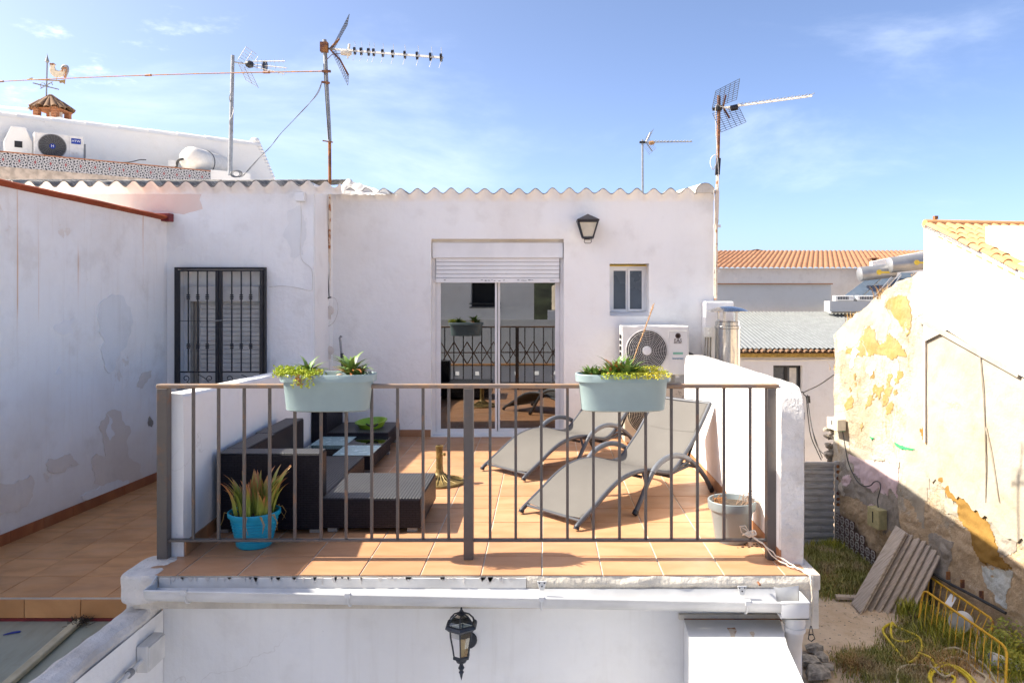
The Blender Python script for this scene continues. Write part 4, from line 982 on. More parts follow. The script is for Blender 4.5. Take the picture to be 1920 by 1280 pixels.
sedum(pl1,[(WX(u,4.36),4.36+dy,1.055) for u in range(522,600,7) for dy in (-.04,.0,.04)],900,3,M['sedum'],.035,.03,.009)
sedum(pl1,[(WX(u,4.36),4.37,1.06) for u in range(520,565,7)],250,5,M['sedum'],.05,.03,.010)
m=MB(); r=random.Random(6); tr=[]
for i in range(7):
    x=WX(r.uniform(552,592),4.30); p=Vector((x,4.30,1.072)); pts=[p+Vector((0,.04,0)),p]; l=r.uniform(.02,.09)
    for k in range(6): p=p+Vector((r.uniform(-.008,.006),-.002 if k else -.012,-l/6)); pts.append(p.copy()); tr.append(p.copy())
    m.tube(pts,.0013,4)
m.build('trailing_stem',M['agave_dry'],pl1,kind='stuff')
sedum(pl1,tr,120,9,M['sedum'],.006,.008,.008); sedum(pl1,tr[8:20],60,10,M['sedum_dry'],.006,.01,.008)
m=MB(); m.smooth=True; m.lathe([(0,-.018),(.018,-.010),(.022,0),(.016,.012),(0,.016)],(WX(636,4.33),4.34,1.058),12); m.build('shell',simple('shell_pink',(.62,.38,.25),.5),pl1)
for i,(u,s,dr) in enumerate(((1100,.6,.15),(1108,.7,.2),(1117,.75,.2),(1126,.7,.15),(1135,.8,.4),(1144,.95,.4),(1154,1.15,.25),(1164,1.0,.15),(1175,1.2,.1),(1188,.9,.1))):
    rosette(pl2,WX(u,4.4),4.40+.03*math.sin(i*2.1),1.03,20,s,40+i,dr,lean=(.0,.9))
sedum(pl2,[(WX(u,4.36),4.36+dy,1.045) for u in range(1135,1250,6) for dy in (-.06,0,.05)],1500,11,M['sedum'],.035,.03,.008)
sedum(pl2,[(WX(u,4.36),4.36,1.06) for u in range(1195,1240,6)],400,12,M['sedum'],.05,.025,.008)
m=MB(); m.smooth=True; m.lathe([(0,-.018),(.02,-.010),(.026,0),(.018,.014),(0,.018)],(WX(1193,4.33),4.38,1.075),12); m.build('shell',bpy.data.materials['shell_pink'],pl2)
m=MB(); st=[W(1185,690,4.40),W(1190,668,4.38),W(1198,645,4.36),W(1208,620,4.34),W(1217,595,4.33),W(1227,568,4.33)]; m.tube(st,[.003,.003,.0028,.0026,.003,.002],6)
r=random.Random(3)
for i in range(120):
    t=r.uniform(2.2,4.95); k=int(t); p=st[k].lerp(st[k+1],t-k); d=Vector((r.gauss(0,1),r.gauss(0,1),.8)).normalized(); m.tube([p,p+d*r.uniform(.005,.011)],[.0024,.0008],4)
m.build('flower_stalk',simple('dry_stalk',(.56,.33,.16),.8),pl2)
# ================================================================== FURNITURE : wicker
def wbox(m,x0,x1,y0,y1,z0,z1): m.box(x0,x1,y0,y1,z0,z1)
def module(name,label,cat,parts,group=None,feet=()):
    t=thing(name,label,cat,(parts[0][1],parts[0][3],0),group=group)
    for nm,x0,x1,y0,y1,z0,z1 in parts:
        m=MB(); m.box(x0,x1,y0,y1,z0,z1-.006); m.build(nm,M['wicker'],t,bevel=.008,seg=2)
        m=MB(); m.box(x0+.004,x1-.004,y0+.004,y1-.004,z1-.006,z1); m.build(nm+'_top',M['weave'],t,bevel=.003,seg=1)
    for x,y in feet:
        m=MB(); m.box(x-.03,x+.03,y-.02,y+.02,.001,.025); m.build('foot',M['galv'],t)
    return t
G='dark wicker garden seats'
sx=lambda Y:px_in(Y)+.02
module('wicker_armchair','dark wicker corner seat with high front armrest nearest the railing, behind the turquoise pot','garden seat',
 [('armrest',-2.085,-1.43,4.89,5.05,.025,.51),('backrest',-2.095,-1.955,5.052,5.60,.025,.51),('seat',-1.953,-1.44,5.052,5.60,.06,.205)],G,[(-2.05,4.93),(-1.47,4.93),(-1.5,5.55)])
module('wicker_sofa','dark wicker seat with low back between the corner seat and the glass topped table','garden seat',
 [('backrest',-2.115,-1.965,5.61,6.28,.025,.51),('seat',-1.963,-1.47,5.61,6.28,.06,.20)],G,[(-1.5,5.66),(-1.5,6.22)])
t=module('wicker_sofa','dark wicker seat by the house wall with a lime green basin on it','garden seat',
 [('backrest',-2.235,-2.09,7.37,7.97,.025,.50),('seat',-2.088,-1.50,7.37,7.97,.05,.195)],G,[(-1.53,7.42),(-1.53,7.9)])
module('wicker_ottoman','low square dark wicker footstool right of the corner seat','footstool',
 [('body',-1.425,-.79,4.90,5.60,.03,.222)],None,[(-1.36,4.95),(-.85,4.95),(-.85,5.55)])
tb=module('wicker_table','low dark wicker table with a four panel clear and frosted glass top','garden table',[('body',-2.10,-1.47,6.52,7.34,.03,.150)],None,[(-1.5,6.56),(-1.5,7.3)])
for i,(a,b) in enumerate(((0,0),(1,0),(0,1),(1,1))):
    x0=-2.12+.325*a; y0=6.51+.42*b
    m=MB(); m.box(x0+.001,x0+.324,y0+.001,y0+.419,.153,.160); m.build('glass_square',M['glass_clear'] if (a+b)%2==0 else M['frost'],tb,bevel=.001,seg=1,label='frosted glass square' if (a+b)%2 else 'clear glass square')
# basin
bt=thing('basin','lime green plastic basin on the far wicker seat','basin',(WX(697,7.65),7.65,.2))
c=Vector((WX(697,7.65),7.65,.20)); m=MB(); m.smooth=True; m.lathe([(0,0.0),(.115,0),(.12,.008),(.148,.055),(.158,.057),(.159,.063),(.142,.063),(.11,.014),(0,.010)],c,32,M=Matrix.Rotation(R(-4),3,'Y')@Matrix.Rotation(R(5),3,'X')); m.build('bowl',M['lime'],bt)
m=MB(); m.tube([c+Vector((-.02,-.152,.055)),c+Vector((.02,-.175,.04)),c+Vector((.07,-.165,.035)),c+Vector((.09,-.135,.05))],.008,8); m.build('handle',M['dark'],bt)
# umbrella stand
us=thing('parasol_stand','bronze coloured ornate round parasol base standing on the tiles','parasol stand',(-.80,6.2,0))
c=(WX(824,6.2),6.2,0); m=MB(); m.lathe([(0,.002),(.20,.002),(.205,.012),(.20,.022),(.185,.024),(.17,.016),(.10,.030),(.05,.055),(.035,.09),(0,.09)],c,40); base=m.build('base_disc',M['brass'],us)
m=MB()
for k in range(20):
    a=2*PI*k/20; d=Vector((math.cos(a),math.sin(a),0)); m.tube([Vector(c)+d*.045+Vector((0,0,.07)),Vector(c)+d*.09+Vector((0,0,.036)),Vector(c)+d*.18+Vector((0,0,.022))],[.006,.004,.003],5)
m.build('base_rib',M['brass'],us,kind='stuff')
m=MB(); m.lathe([(.034,.08),(.027,.11),(.027,.28),(.031,.285),(.031,.30),(.022,.302),(.022,.26)],c,20)
r=random.Random(2)
for i in range(26):
    a=r.uniform(0,2*PI); z=r.uniform(.1,.28); m.lathe([(0,-.006),(.005,0),(0,.006)],Vector(c)+Vector((.027*math.cos(a),.027*math.sin(a),z)),6)
m.build('tube',M['brass'],us)
m=MB(); m.tube([Vector(c)+Vector((.02,-.02,.24)),Vector(c)+Vector((.045,-.045,.24))],.006,8); m.lathe([(0,-.014),(.012,-.01),(.012,.01),(0,.014)],Vector(c)+Vector((.045,-.045,.24)),10); m.build('clamp_screw',M['brass'],us)
# ================================================================== LOUNGERS (local: x along axis, y across to the left; z up)
prof=[(0,0.0),(.02,.02),(.10,.065),(.19,.115),(.30,.180),(.41,.231),(.52,.258),(.64,.265),(.76,.252),(.88,.220),(.97,.204),(1.04,.214),(1.10,.252),(1.18,.316),(1.28,.402),(1.39,.525),(1.50,.655)]
def smoothp(P,sub=3):
    P=[Vector(p) for p in P]; out=[]
    for i in range(len(P)-1):
        a,b,c,d=P[max(i-1,0)],P[i],P[i+1],P[min(i+2,len(P)-1)]
        for k in range(sub):
            t=k/sub; out.append(.5*((2*b)+(c-a)*t+(2*a-5*b+4*c-d)*t*t+(3*b-a-3*c+d)*t**3))
    out.append(P[-1]); return out
def lounger(label):
    t=thing('sun_lounger',label,'sun lounger',group='sun loungers on the terrace')
    Wd=.53
    for y in (0,Wd):
        m=MB(); s=1 if y==0 else -1
        pp=smoothp([(p[0],y,p[1]+.018) for p in prof]); m.tube(pp[:36],.0165,10); o=m.build('side_rail',M['lframe'],t)
        m=MB(); m.tube(pp[35:],.015,10); m.build('back_rail',M['lframe'],t)
        m=MB(); m.tube([pp[0]+Vector((.0,0,-.006)),pp[2]],.020,10); m.build('foot_cap',M['black'],o)
        yo=y-.045*s
        arm=smoothp([(.53,yo,.012),(.60,yo,.10),(.67,yo,.20),(.76,yo,.295),(.87,yo,.342),(.99,yo,.350),(1.12,yo,.315),(1.25,yo,.235),(1.36,yo,.135),(1.455,yo,.012)])
        m=MB(); m.tube(arm,.0175,12); a=m.build('arm_leg',M['lframe'],t)
        m=MB(); m.tube(arm[8:20],.0205,12); m.build('arm_grip',M['lframe_l'],a)
        for k in (0,-1):
            m=MB(); m.tube([arm[k],arm[1 if k==0 else -2]],.021,10); m.build('foot_cap',M['black'],a)
        m=MB(); m.tube([(.66,yo,.185),(.68,y+.002*s,.262)],.010,8); m.build('bracket',M['lframe'],a); m=MB(); m.tube([(1.18,yo,.285),(1.06,y,.235)],.010,8); m.build('bracket',M['lframe'],a)
        m=MB(); m.tube([(.98,y+.01*s,.20),(1.10,y+.012*s,.215),(1.22,y+.0*s,.235),(1.27,yo,.22)],.011,8); m.build('lower_link',M['lframe'],t)
        m=MB(); m.bar((1.20,y+.02*s,.235),(1.33,y+.02*s,.425),.018,.006); m.lathe([(0,-.01),(.018,-.01),(.018,.01),(0,.01)],(1.215,y+.02*s,.24),10,axis='Y'); m.build('recline_strut',M['dark'],t)
    def sl(a,b):
        k=3+a*(len(pf)-4); i=min(int(k),len(pf)-2); f=k-i; p=pf[i].lerp(pf[i+1],f); e=4*b*(1-b); q=Vector((p.x,.012+(Wd-.024)*b,p.y+.030-.012*e)); return q
    pf=[Vector((p[0],p[1])) for p in prof]; pf=[Vector((q.x,q.z)) for q in smoothp([(p[0],0,p[1]) for p in prof],2)]
    m=MB(); m.smooth=True; m.grid(sl,60,10); sg=m.build('sling',M['sling'],t)
    for q0,q1 in ((.0,.03),(.885,.99)):
        m=MB(); m.smooth=True; m.grid(lambda a,b:sl(q0+(q1-q0)*a,.02+.96*b)+Vector((-.0012,0,.0022)),6,10); m.build('sling_hem',M['sling'],sg)
    for x,z,e,r_ in ((.66,.24,0,.011),(1.0,.185,0,.011),(1.24,.235,.045,.010),(1.5,.672,0,.014),(.05,.055,0,.010)):
        m=MB(); m.tube([(x,-e,z),(x,Wd+e,z)],r_,8); m.build('cross_bar',M['lframe'],t)
    return t
la=lounger('taupe sling sun lounger nearer the railing with raised back')
lb=copy_tree(la); lb['label']='taupe sling sun lounger farther back near the sliding door'
ang=math.atan2(.69,.724)
fa=FL(1080,995.5); fb_=FL(981,903)
for o,f in ((la,fa),(lb,fb_)): o.location=(f.x,f.y,0); o.rotation_euler=(0,0,ang)
# ================================================================== POTS
p=FL(477,1022); p.z=0; p=Vector((p.x,p.y+.0,0))
pa=thing('potted_aloe','turquoise plastic pot with a reddish spiky aloe by the left rail','potted plant',p)
m=MB(); m.lathe([(0,.002),(.095,.002),(.104,.012),(.108,.04),(.140,.185),(.150,.187),(.153,.192),(.153,.212),(.148,.215),(.142,.212),(.135,.18),(.13,.17)],p,40)
for i in range(7): z=.05+.018*i; r_=.109+(z-.04)*.22; m.lathe([(r_-.002,z-.003),(r_+.002,z),(r_-.002,z+.003)],p,40)
m.build('pot',M['blue'],pa)
m=MB(); m.lathe([(.137,.185),(.05,.19),(0,.192)],p,30); m.build('soil',M['soil'],pa)
al=leaf_mesh('leaf',.27,.020,.5,M['aloe'],th=.45,n=8); al2=leaf_mesh('leaf',.22,.016,-.25,M['aloe'],th=.45,n=8)
r=random.Random(12)
for i in range(74):
    a=r.uniform(0,2*PI); q=.115*math.sqrt(r.random()); o=inst('leaf',al if r.random()<.7 else al2,pa,p+Vector((q*math.cos(a),q*math.sin(a),.185)))
    o.rotation_euler=(0,r.uniform(-.08,.12)+q*1.5,a+r.uniform(-.5,.5)); k=r.uniform(.62,1.12); o.scale=(k*.8,k,k)
m=MB()
for i in range(12):
    a=r.uniform(0,2*PI); d=Vector((math.cos(a),math.sin(a),0)); b=p+d*.13+Vector((0,0,.20)); m.tube([b,b+d*.04+Vector((0,0,.012)),b+d*.06+Vector((r.uniform(-.02,.02),0,-.03)),b+d*.06+Vector((r.uniform(-.03,.03),0,-.08))],[.003,.003,.002,.001],5)
m.build('dry_leaf',M['agave_dry'],pa,kind='stuff')
p=FL(1372,1013); p=Vector((p.x-.0,p.y,0))
pb=thing('grey_pot','pale grey plastic pot with nearly dead twigs beside the sunlit parapet','potted plant',p)
m=MB(); m.lathe([(0,.002),(.095,.002),(.10,.012),(.128,.195),(.130,.198),(.142,.20),(.145,.206),(.146,.252),(.142,.256),(.136,.254),(.128,.2),(.125,.19)],p,40); m.build('pot',M['pale'],pb)
m=MB(); m.lathe([(.131,.222),(.05,.215),(0,.217)],p,30); m.build('soil',M['soil'],pb)
m=MB(); r=random.Random(5)
for i in range(16):
    a=r.uniform(-.9,1.2); q=p+Vector((.05+r.uniform(-.03,.04),r.uniform(-.06,.05),.22)); pts=[q]; d=Vector((r.uniform(.1,.9),r.uniform(-.5,.3),r.uniform(.4,1))).normalized()
    for k in range(5): 
        q=q+d*.026; pts.append(q); d=(d+Vector((r.gauss(0,.4),r.gauss(0,.4),-.28))).normalized()
    m.tube(pts,[.0025,.002,.002,.0018,.0015,.001],4)
    for k in (2,3,4): m.tube([pts[k],pts[k]+Vector((r.gauss(0,.012),r.gauss(0,.012),r.gauss(.008,.01)))],.0012,4)
m.build('dead_twigs',simple('dead_twig',(.30,.20,.14),.9),pb,kind='stuff')
sedum(pb,[p+Vector((-.07,-.02,.225)),p+Vector((-.09,.02,.225))],160,4,M['sedum_dry'],.045,.025,.007)
m=MB()
for i in range(14):
    q=p+Vector((r.uniform(-.02,.22),r.uniform(-.14,-.05),.001)); s=r.uniform(.003,.008); m.box(q.x-s,q.x+s,q.y-s*.6,q.y+s*.6,.0012,.0012+s*.6)
m.build('fallen_crumb',M['soil'],pb,kind='stuff')
# ================================================================== AIR CONDITIONERS (local, facing -Y, origin bottom centre)
def ac(name,label,w,h,d,cx_f,case,grillc,r,hub,hubm,M0,cat='air conditioner'):
    t=thing(name,label,cat)
    m=MB(); m.box(-w/2,w/2,0,d,0,h); body=m.build('casing',case,t,bevel=.012,seg=3)
    cx=cx_f*w; cz=h*.5
    m=MB(); m.lathe([(0,-.001),(r*1.0,-.001),(r*1.0,-.004),(0,-.004)],(cx,0,cz),40,axis='Y'); m.build('fan_opening',M['dark'],t)
    m=MB(); m.lathe([(r*1.0,-.002),(r*1.06,-.002),(r*1.04,-.010),(r*1.0,-.010),(r*.98,-.002)],(cx,0,cz),48,axis='Y'); 
    k=int(r/.0165)
    for i in range(1,k):
        q=r*(i+.0)/k
        if q<hub: continue
        m.tube([(cx+q*math.cos(a),-.012-.006*(1-q/r),cz+q*math.sin(a)) for a in [2*PI*j/40 for j in range(40)]],.0022,4,closed=True)
    for j in range(22):
        a=2*PI*j/22; m.tube([(cx+hub*math.cos(a),-.016,cz+hub*math.sin(a)),(cx+r*.5*math.cos(a+.12),-.014,cz+r*.5*math.sin(a+.12)),(cx+r*math.cos(a+.3),-.010,cz+r*math.sin(a+.3))],.0011,4)
    gl=m.build('fan_grille',grillc,t)
    m=MB(); m.lathe([(0,-.026),(hub*.9,-.024),(hub,-.016),(hub,-.010),(0,-.010)],(cx,0,cz),32,axis='Y'); m.build('grille_hub',hubm,gl)
    m=MB()
    for j in range(5):
        a=2*PI*j/5; p=[]
        for q,o in ((.25,-.2),(.9,-.45),(.9,.35),(.25,.3)): p.append(Vector((cx+r*q*math.cos(a+o),-.0055,cz+r*q*math.sin(a+o))))
        m.add(p,[(0,1,2,3)])
    m.build('fan_blade',M['dark'],t)
    return t
Y1=7.86
a1=ac('air_conditioner','white air conditioner unit with round fan grille on the house wall behind the right planter','',) if False else None
w1=(1292-1166)/F*Y1; h1=(703-611)/F*Y1
a1=ac('air_conditioner','white air conditioner unit with round fan grille and logo panel under the small window',w1,h1,.26,-.13,M['acwhite'],M['grill'],.205,.045,M['white_l'],None)
def at(x,z,y=-.006): return Matrix.Translation((x,y,z))@FACE
px=w1*.335
m=MB(); 
for a,b,c,d in ((px-.095,px-.091,.03,h1-.05),(px+.091,px+.095,.03,h1-.05),(px-.091,px+.091,h1-.054,h1-.05)): m.box(a,b,-.004,.001,c,d)
m.build('panel_edge',M['acwhite'],a1,bevel=.001,seg=1)
m=MB(); m.lathe([(.021,-.002),(.028,-.002),(.028,-.004),(.021,-.004)],(px,0,h1-.10),28,axis='Y'); m.lathe([(.008,-.002),(.016,-.002),(.016,-.004),(.008,-.004)],(px,0,h1-.10),24,axis='Y'); m.box(px-.003,px+.003,-.005,-.002,h1-.10,h1-.078); m.build('logo',M['brown_l'],a1)
text('EAS',.05,at(px,h1-.148,-.003),M['brown_l'],a1); text('ELECTRIC',.019,at(px,h1-.172,-.003),M['brown_l'],a1)
m=MB(); m.box(px-.05,px+.05,-.003,.0,h1-.29,h1-.268); m.build('green_label',M['green_l'],a1)
text('inverter',.036,at(px,h1-.33,-.003),M['navy_l'],a1)
m=MB(); 
for zz in (.36,.24,.30,.42): m.box(-w1/2-.012,-w1/2+.001,.02,.12,zz-.05,zz-.012)
m.build('side_grille',M['dark'],a1)
m=MB()
for xx in (-w1*.33,w1*.33): m.box(xx-.02,xx+.02,.02,.34,-.03,0); m.box(xx-.02,xx+.02,.30,.338,-.25,-.03)
m.build('mounting_bracket',M['pvc_old'],a1)
m=MB(); m.tube([(w1/2,.1,.22),(w1/2+.05,.12,.20),(w1/2+.09,.2,.12),(w1/2+.1,.25,-.1)],.017,8); m.build('insulated_pipe',M['cable'],a1)
a1.location=(WX(1229,Y1),Y1,WZ(703,Y1))
Y2=7.72
w2=.62; h2=WZ(722,Y2)-.03
a2=ac('air_conditioner','old beige air conditioner unit with dark round grille standing on the tiles behind the loungers',w2,h2,.28,-.12,M['acbeige'],M['acbeige'],.20,.03,M['acbeige'],None)
a2.location=(WX(1228,Y2),Y2,.03)
lx=w2*.36
text('B',.045,at(lx-.05,h2-.12,-.003),M['brown_l'],a2)
for i,(s,zz) in enumerate((('|||',.085),('==',.12),('::|',.14))): pass
m=MB(); r=random.Random(2)
for i in range(14):
    x=lx+r.uniform(-.01,.06); z=h2-.05-r.random()*.09; 
    if r.random()<.5: m.box(x-.008,x+.008,-.003,-.0015,z,z+.003)
    else: m.box(x,x+.003,-.003,-.0015,z-.007,z+.007)
m.build('label_marks',M['brown_l'],a2)
m=MB()
for x in (lx-.03,): m.box(x-.05,x+.08,-.002,.0,h2-.035,h2-.012)
m.build('dark_label',M['dark'],a2)
m=MB()
for xx in (-.2,.2): m.box(xx-.03,xx+.03,.02,.26,-.029,0)
m.build('foot',M['acbeige'],a2)
# ================================================================== UPPER LANTERN
Yl=8.08; S=Yl/F; cx=WX(1102,Yl)
ul=thing('wall_lantern','black square tapered lantern with pyramid roof on the house wall above the window','lantern',(cx,Yl,WZ(457,Yl)))
def q4(r,z,k): return Vector((cx+r*(1,1,-1,-1)[k%4],Yl+r*(-1,1,1,-1)[k%4],z))
zz=lambda v:WZ(v,Yl)
m=MB(); m.add([q4(21*S,zz(413),k) for k in range(4)]+[q4(20*S,zz(416),k) for k in range(4)]+[(cx,Yl,zz(401))],[(0,1,8),(1,2,8),(2,3,8),(3,0,8),(0,4,5,1),(1,5,6,2),(2,6,7,3),(3,7,4,0),(7,6,5,4)]); m.build('roof',M['black'],ul)
m=MB()
for k in range(4): m.bar(q4(18*S,zz(416),k),q4(9.5*S,zz(446),k),.012)
for k in range(4): m.bar(q4(18*S,zz(417),k),q4(18*S,zz(417),k+1),.010); m.bar(q4(9.5*S,zz(446),k),q4(9.5*S,zz(446),k+1),.014)
m.bar((cx,Yl,zz(440)),(cx,YW,zz(440)),.02); m.box(cx-.03,cx+.03,YW-.012,YW-.002,zz(448),zz(425)); m.build('frame',M['black'],ul)
for k in range(4):
    m=MB(); m.add([q4(16.5*S,zz(418),k),q4(16.5*S,zz(418),k+1),q4(9*S,zz(444),k+1),q4(9*S,zz(444),k)],[(0,1,2,3)]); m.build('glass_panel',M['lampglass'],ul)
m=MB(); m.tube([(cx-.035,Yl,zz(447)),(cx-.037,Yl,zz(454)),(cx-.025,Yl,zz(456)),(cx+.025,Yl,zz(456)),(cx+.037,Yl,zz(454)),(cx+.035,Yl,zz(447))],.0035,6); m.build('bottom_loop',M['black'],ul)
# hooked pole leaning on the wall behind the planter
hk=thing('hooked_pole','dark slim pole with grey hooked handle leaning on the wall behind the left planter','pole',(WX(642,8.0),8.0,0))
m=MB(); m.tube([W(641,662,8.0),Vector((WX(650,7.97),7.97,.2))],.018,10); m.build('pole',M['black'],hk)
m=MB(); m.tube([W(640,662,8.0),W(638,640,8.0),W(637,634,8.0),W(639,630,8.0),W(641,632,8.0)],.012,8); m.build('handle',M['galv'],hk)
# ================================================================== STOVE PIPE and block
Yp=7.75; S=Yp/F; cx=WX(1364,Yp)
sp=thing('flue_pipe','shiny stainless steel flue pipe with conical rain cap behind the right parapet','flue',(cx,Yp,-.3))
z=lambda v:WZ(v,Yp)
m=MB(); m.lathe([(23*S,-1.2),(23*S,z(616)),(24.2*S,z(615)),(24.2*S,z(611)),(22.5*S,z(610)),(22.5*S,z(603)),(21*S,z(602)),(21*S,z(601))],(cx,Yp,0),40); m.build('pipe',M['steel'],sp)
m=MB(); m.lathe([(0,z(574)),(12*S,z(574.5)),(28*S,z(578)),(39*S,z(583)),(38.5*S,z(584)),(20*S,z(582)),(0,z(581))],(cx,Yp,0),40); m.build('rain_cap',M['steel'],sp)
for a in (.3,2.3,4.2,5.4):
    m=MB(); q=Vector((cx+20*S*math.cos(a),Yp+20*S*math.sin(a),0)); m.bar(q+Vector((0,0,z(606))),q+Vector((0,0,z(581))),.028,.004,up=(math.cos(a),math.sin(a),0)); m.build('cap_strap',M['steel'],sp)
bk=thing('white_block','white rendered pier with a broken top corner behind the flue pipe','pier',(1.95,8.3,-4.5))
m=MB(); xa,xb=WX(1322,8.02),WX(1376,8.02); 
def bl(a,b):
    return None
m.box(xa,xb,8.02,8.19,GZ,WZ(565,8.02)); m.build('pier_body',M['white'],bk,bevel=.012)
m=MB(); r=random.Random(9)
for i in range(9): q=Vector((xb-r.uniform(.0,.10),8.05+r.uniform(0,.1),WZ(565,8.02)-.01)); s=r.uniform(.01,.022); m.lathe([(0,-s*.6),(s,-s*.2),(s*.8,s*.4),(0,s*.6)],q,6)
m.build('broken_mortar',M['mortar'],bk)
mb_=thing('meter_box','small white electrical box with two buttons and pipes beside the flue','electrical box',(WX(1328,7.95),7.95,.5))
xa,xb=WX(1320,7.95),WX(1336,7.95); m=MB(); m.box(xa,xb,7.95,8.015,WZ(632,7.95),WZ(613,7.95)); q=m.build('box_body',M['acwhite'],mb_,bevel=.004)
m=MB()
for v in (618,626): m.lathe([(0,-.008),(.014,-.006),(.014,.002),(0,.002)],(WX(1330,7.94),7.948,WZ(v,7.94)),14,axis='Y')
m.build('button',M['pvc_old'],q)
m=MB()
for u in (1323,1328,1333): m.tube([W(u,632,7.97),W(u-1,660,7.99),W(u,700,7.99)],.008,6)
m.build('pipe',M['steel'],mb_)
# ================================================================== WALL CABLES at the corner pier
cb=thing('wall_cables','loose white and black cables running down the corner pier by the antenna mast','cable',(WX(615,7.98),7.98,.9))
def sag(P,n=6):
    return smoothp(P,n)
yc=8.08
m=MB(); m.tube(sag([W(617,350,yc),W(616,420,yc),W(617,500,yc),W(618,556,yc)]),.0075,6); m.build('mast_conduit',M['pvc_old'],cb)
m=MB(); m.tube(sag([W(614,350,yc-.02),W(612,450,yc-.02),W(615,520,yc-.02),W(617,558,yc-.02)]),.004,5); m.build('black_wire',M['cable'],cb)
m=MB(); m.tube(sag([W(617,558,yc-.02),W(629,560,yc-.02),W(634,580,yc-.02),W(625,605,yc-.02),W(604,614,yc-.02),W(603,600,yc-.02),W(616,575,yc-.02)]),.0035,5); m.tube(sag([W(616,560,yc-.02),W(608,590,yc-.02),W(604,620,yc-.02),W(598,650,yc-.02),W(592,662,yc-.02)]),.003,5); m.build('loop_wire',M['cable_w'],cb)
for v in (582,657):
    m=MB(); m.lathe([(0,-.012),(.034,-.010),(.05,.0),(0,.004)],(WX(618,yc),yc-.005,WZ(v,yc)),12,axis='Y'); m.box(WX(614,yc),WX(621,yc),yc-.01,yc,WZ(v+16,yc),WZ(v,yc)); m.build('mortar_dab',M['patch_grey'],cb)
m=MB(); m.bar(W(611,560,yc-.03),W(621,557,yc-.03),.012); m.build('cable_clip',M['cable'],cb)
wb=thing('wall_box','small white junction box high on the old house wall under the roof edge','electrical box',(WX(561,7.5),7.5,WZ(377,7.5)))
m=MB(); m.box(WX(553,7.5),WX(570,7.5),7.5,7.557,WZ(377,7.5),WZ(361,7.5)); m.build('box_body',M['pvc'],wb,bevel=.004)
m=MB(); m.tube(sag([W(564,377,7.54),W(565,420,7.545),W(563,470,7.545),W(568,490,7.545),W(584,505,7.545),W(586,535,7.545),W(582,545,7.545),W(560,540,7.545),W(530,536,7.545),W(505,538,7.545)]),.0035,5); m.build('cable',M['pvc_old'],wb)
# ================================================================== ANTENNAS
def grid_panel(m,c,ax,ay,n1,n2,r=.0025):
    ax=Vector(ax); ay=Vector(ay); c=Vector(c)
    for i in range(n1+1): p=c+ax*(i/n1); m.tube([p,p+ay],r,4)
    for j in range(n2+1): p=c+ay*(j/n2); m.tube([p,p+ax],r,4)
# antenna 1 : tall one above the corner pier
Y=8.0
a1n=thing('tv_antenna','tall television antenna with long black clipped boom on a half rusty mast','antenna',(WX(618,Y),Y,WZ(560,Y)))
m=MB(); m.tube([W(608.5,75,Y),W(612,150,Y),W(616,220,Y),W(618,266,Y)],.021,12); m.build('mast_top',M['galv'],a1n)
m=MB(); m.tube([W(618,262,Y),W(618.5,345,Y)],.017,12); m.build('mast_lower',M['rust'],a1n)
m=MB(); m.tube([W(618.5,345,Y),W(618,420,Y+.05),W(617,555,Y+.12)],.014,10); m.build('mast_foot',M['rustwhite'],a1n)
for p_,q_,w_,d_ in (((608,80),(608,98),.075,.06),((604,134),(620,134),.03,.02),((603,154),(618,156),.02,.02),((605,264),(624,267),.012,.012)):
    m=MB(); m.bar(W(*p_,Y-.03),W(*q_,Y-.03),w_,d_); m.build('clamp',M['rust'],a1n)
b0=W(617,92,Y); b1=W(830,108.5,Y-.55)
m=MB(); m.bar(b0,b1,.02,.02); m.build('boom',M['alu'],a1n)
m=MB()
for u in (665,677,691,700.5,717.5,736,759,782,807,827):
    t=(u-617)/(830-617)
    yy=Y-.55*t; p=W(u,92+16.5*t,yy); m=MB(); m.bar(p+Vector((0,-.02,.03)),p+Vector((0,.02,-.03)),.022,.03); m.build('element_clip',M['black'],a1n)
for u in (667,680,694,703,720,739,761,786,811,829):
    t=(u-617)/(830-617); yy=Y-.55*t; p=W(u,92+16.5*t,yy); m=MB(); m.tube([p+Vector((-.01,-.0,.10)),p,p+Vector((-.03,0,-.10))],.0022,4); m.build('director_rod',M['alu'],a1n)
for s,(pa_,pb_,pc_,pd_) in enumerate(((W(622,90,Y-.1),W(655,27,Y-.28),W(651,48,Y+.12),W(626,93,Y+.22)),(W(622,98,Y-.1),W(652,160,Y-.28),W(654,140,Y+.12),W(630,96,Y+.22)))):
    m=MB()
    for i in range(13):
        t=i/12; m.tube([pa_.lerp(pb_,t),pd_.lerp(pc_,t)],.0028,4)
    for i in range(5):
        t=i/4; m.tube([pa_.lerp(pd_,t),pb_.lerp(pc_,t)],.0028,4)
    m.build('reflector_grid',M['cable'],a1n)
m=MB(); m.tube([W(619,92,Y),W(636,73,Y)],.012,6); m.tube([W(619,93,Y),W(638,113,Y),W(653,141,Y)],.010,6); m.tube([W(613,112,Y),W(622,103,Y),W(640,100,Y-.03)],.004,5); m.build('reflector_arm',M['rust'],a1n)
m=MB(); m.smooth=True; m.lathe([(0,-.06),(.03,-.05),(.035,.03),(.02,.055),(0,.06)],W(649,99,Y-.08),14,M=Matrix.Rotation(R(95),3,'Y')); m.tube([W(655,83,Y-.09),W(654,92,Y-.09)],.013,8); m.tube([W(652,104,Y-.09),W(652,110,Y-.09)],.008,8); m.build('dipole_box',M['cream'],a1n)
m=MB(); m.tube(sag([W(607,120,Y-.03),W(609,160,Y-.03),W(613,220,Y-.03),W(616,262,Y-.03)]),.005,5); m.build('mast_cable',M['cable'],a1n)
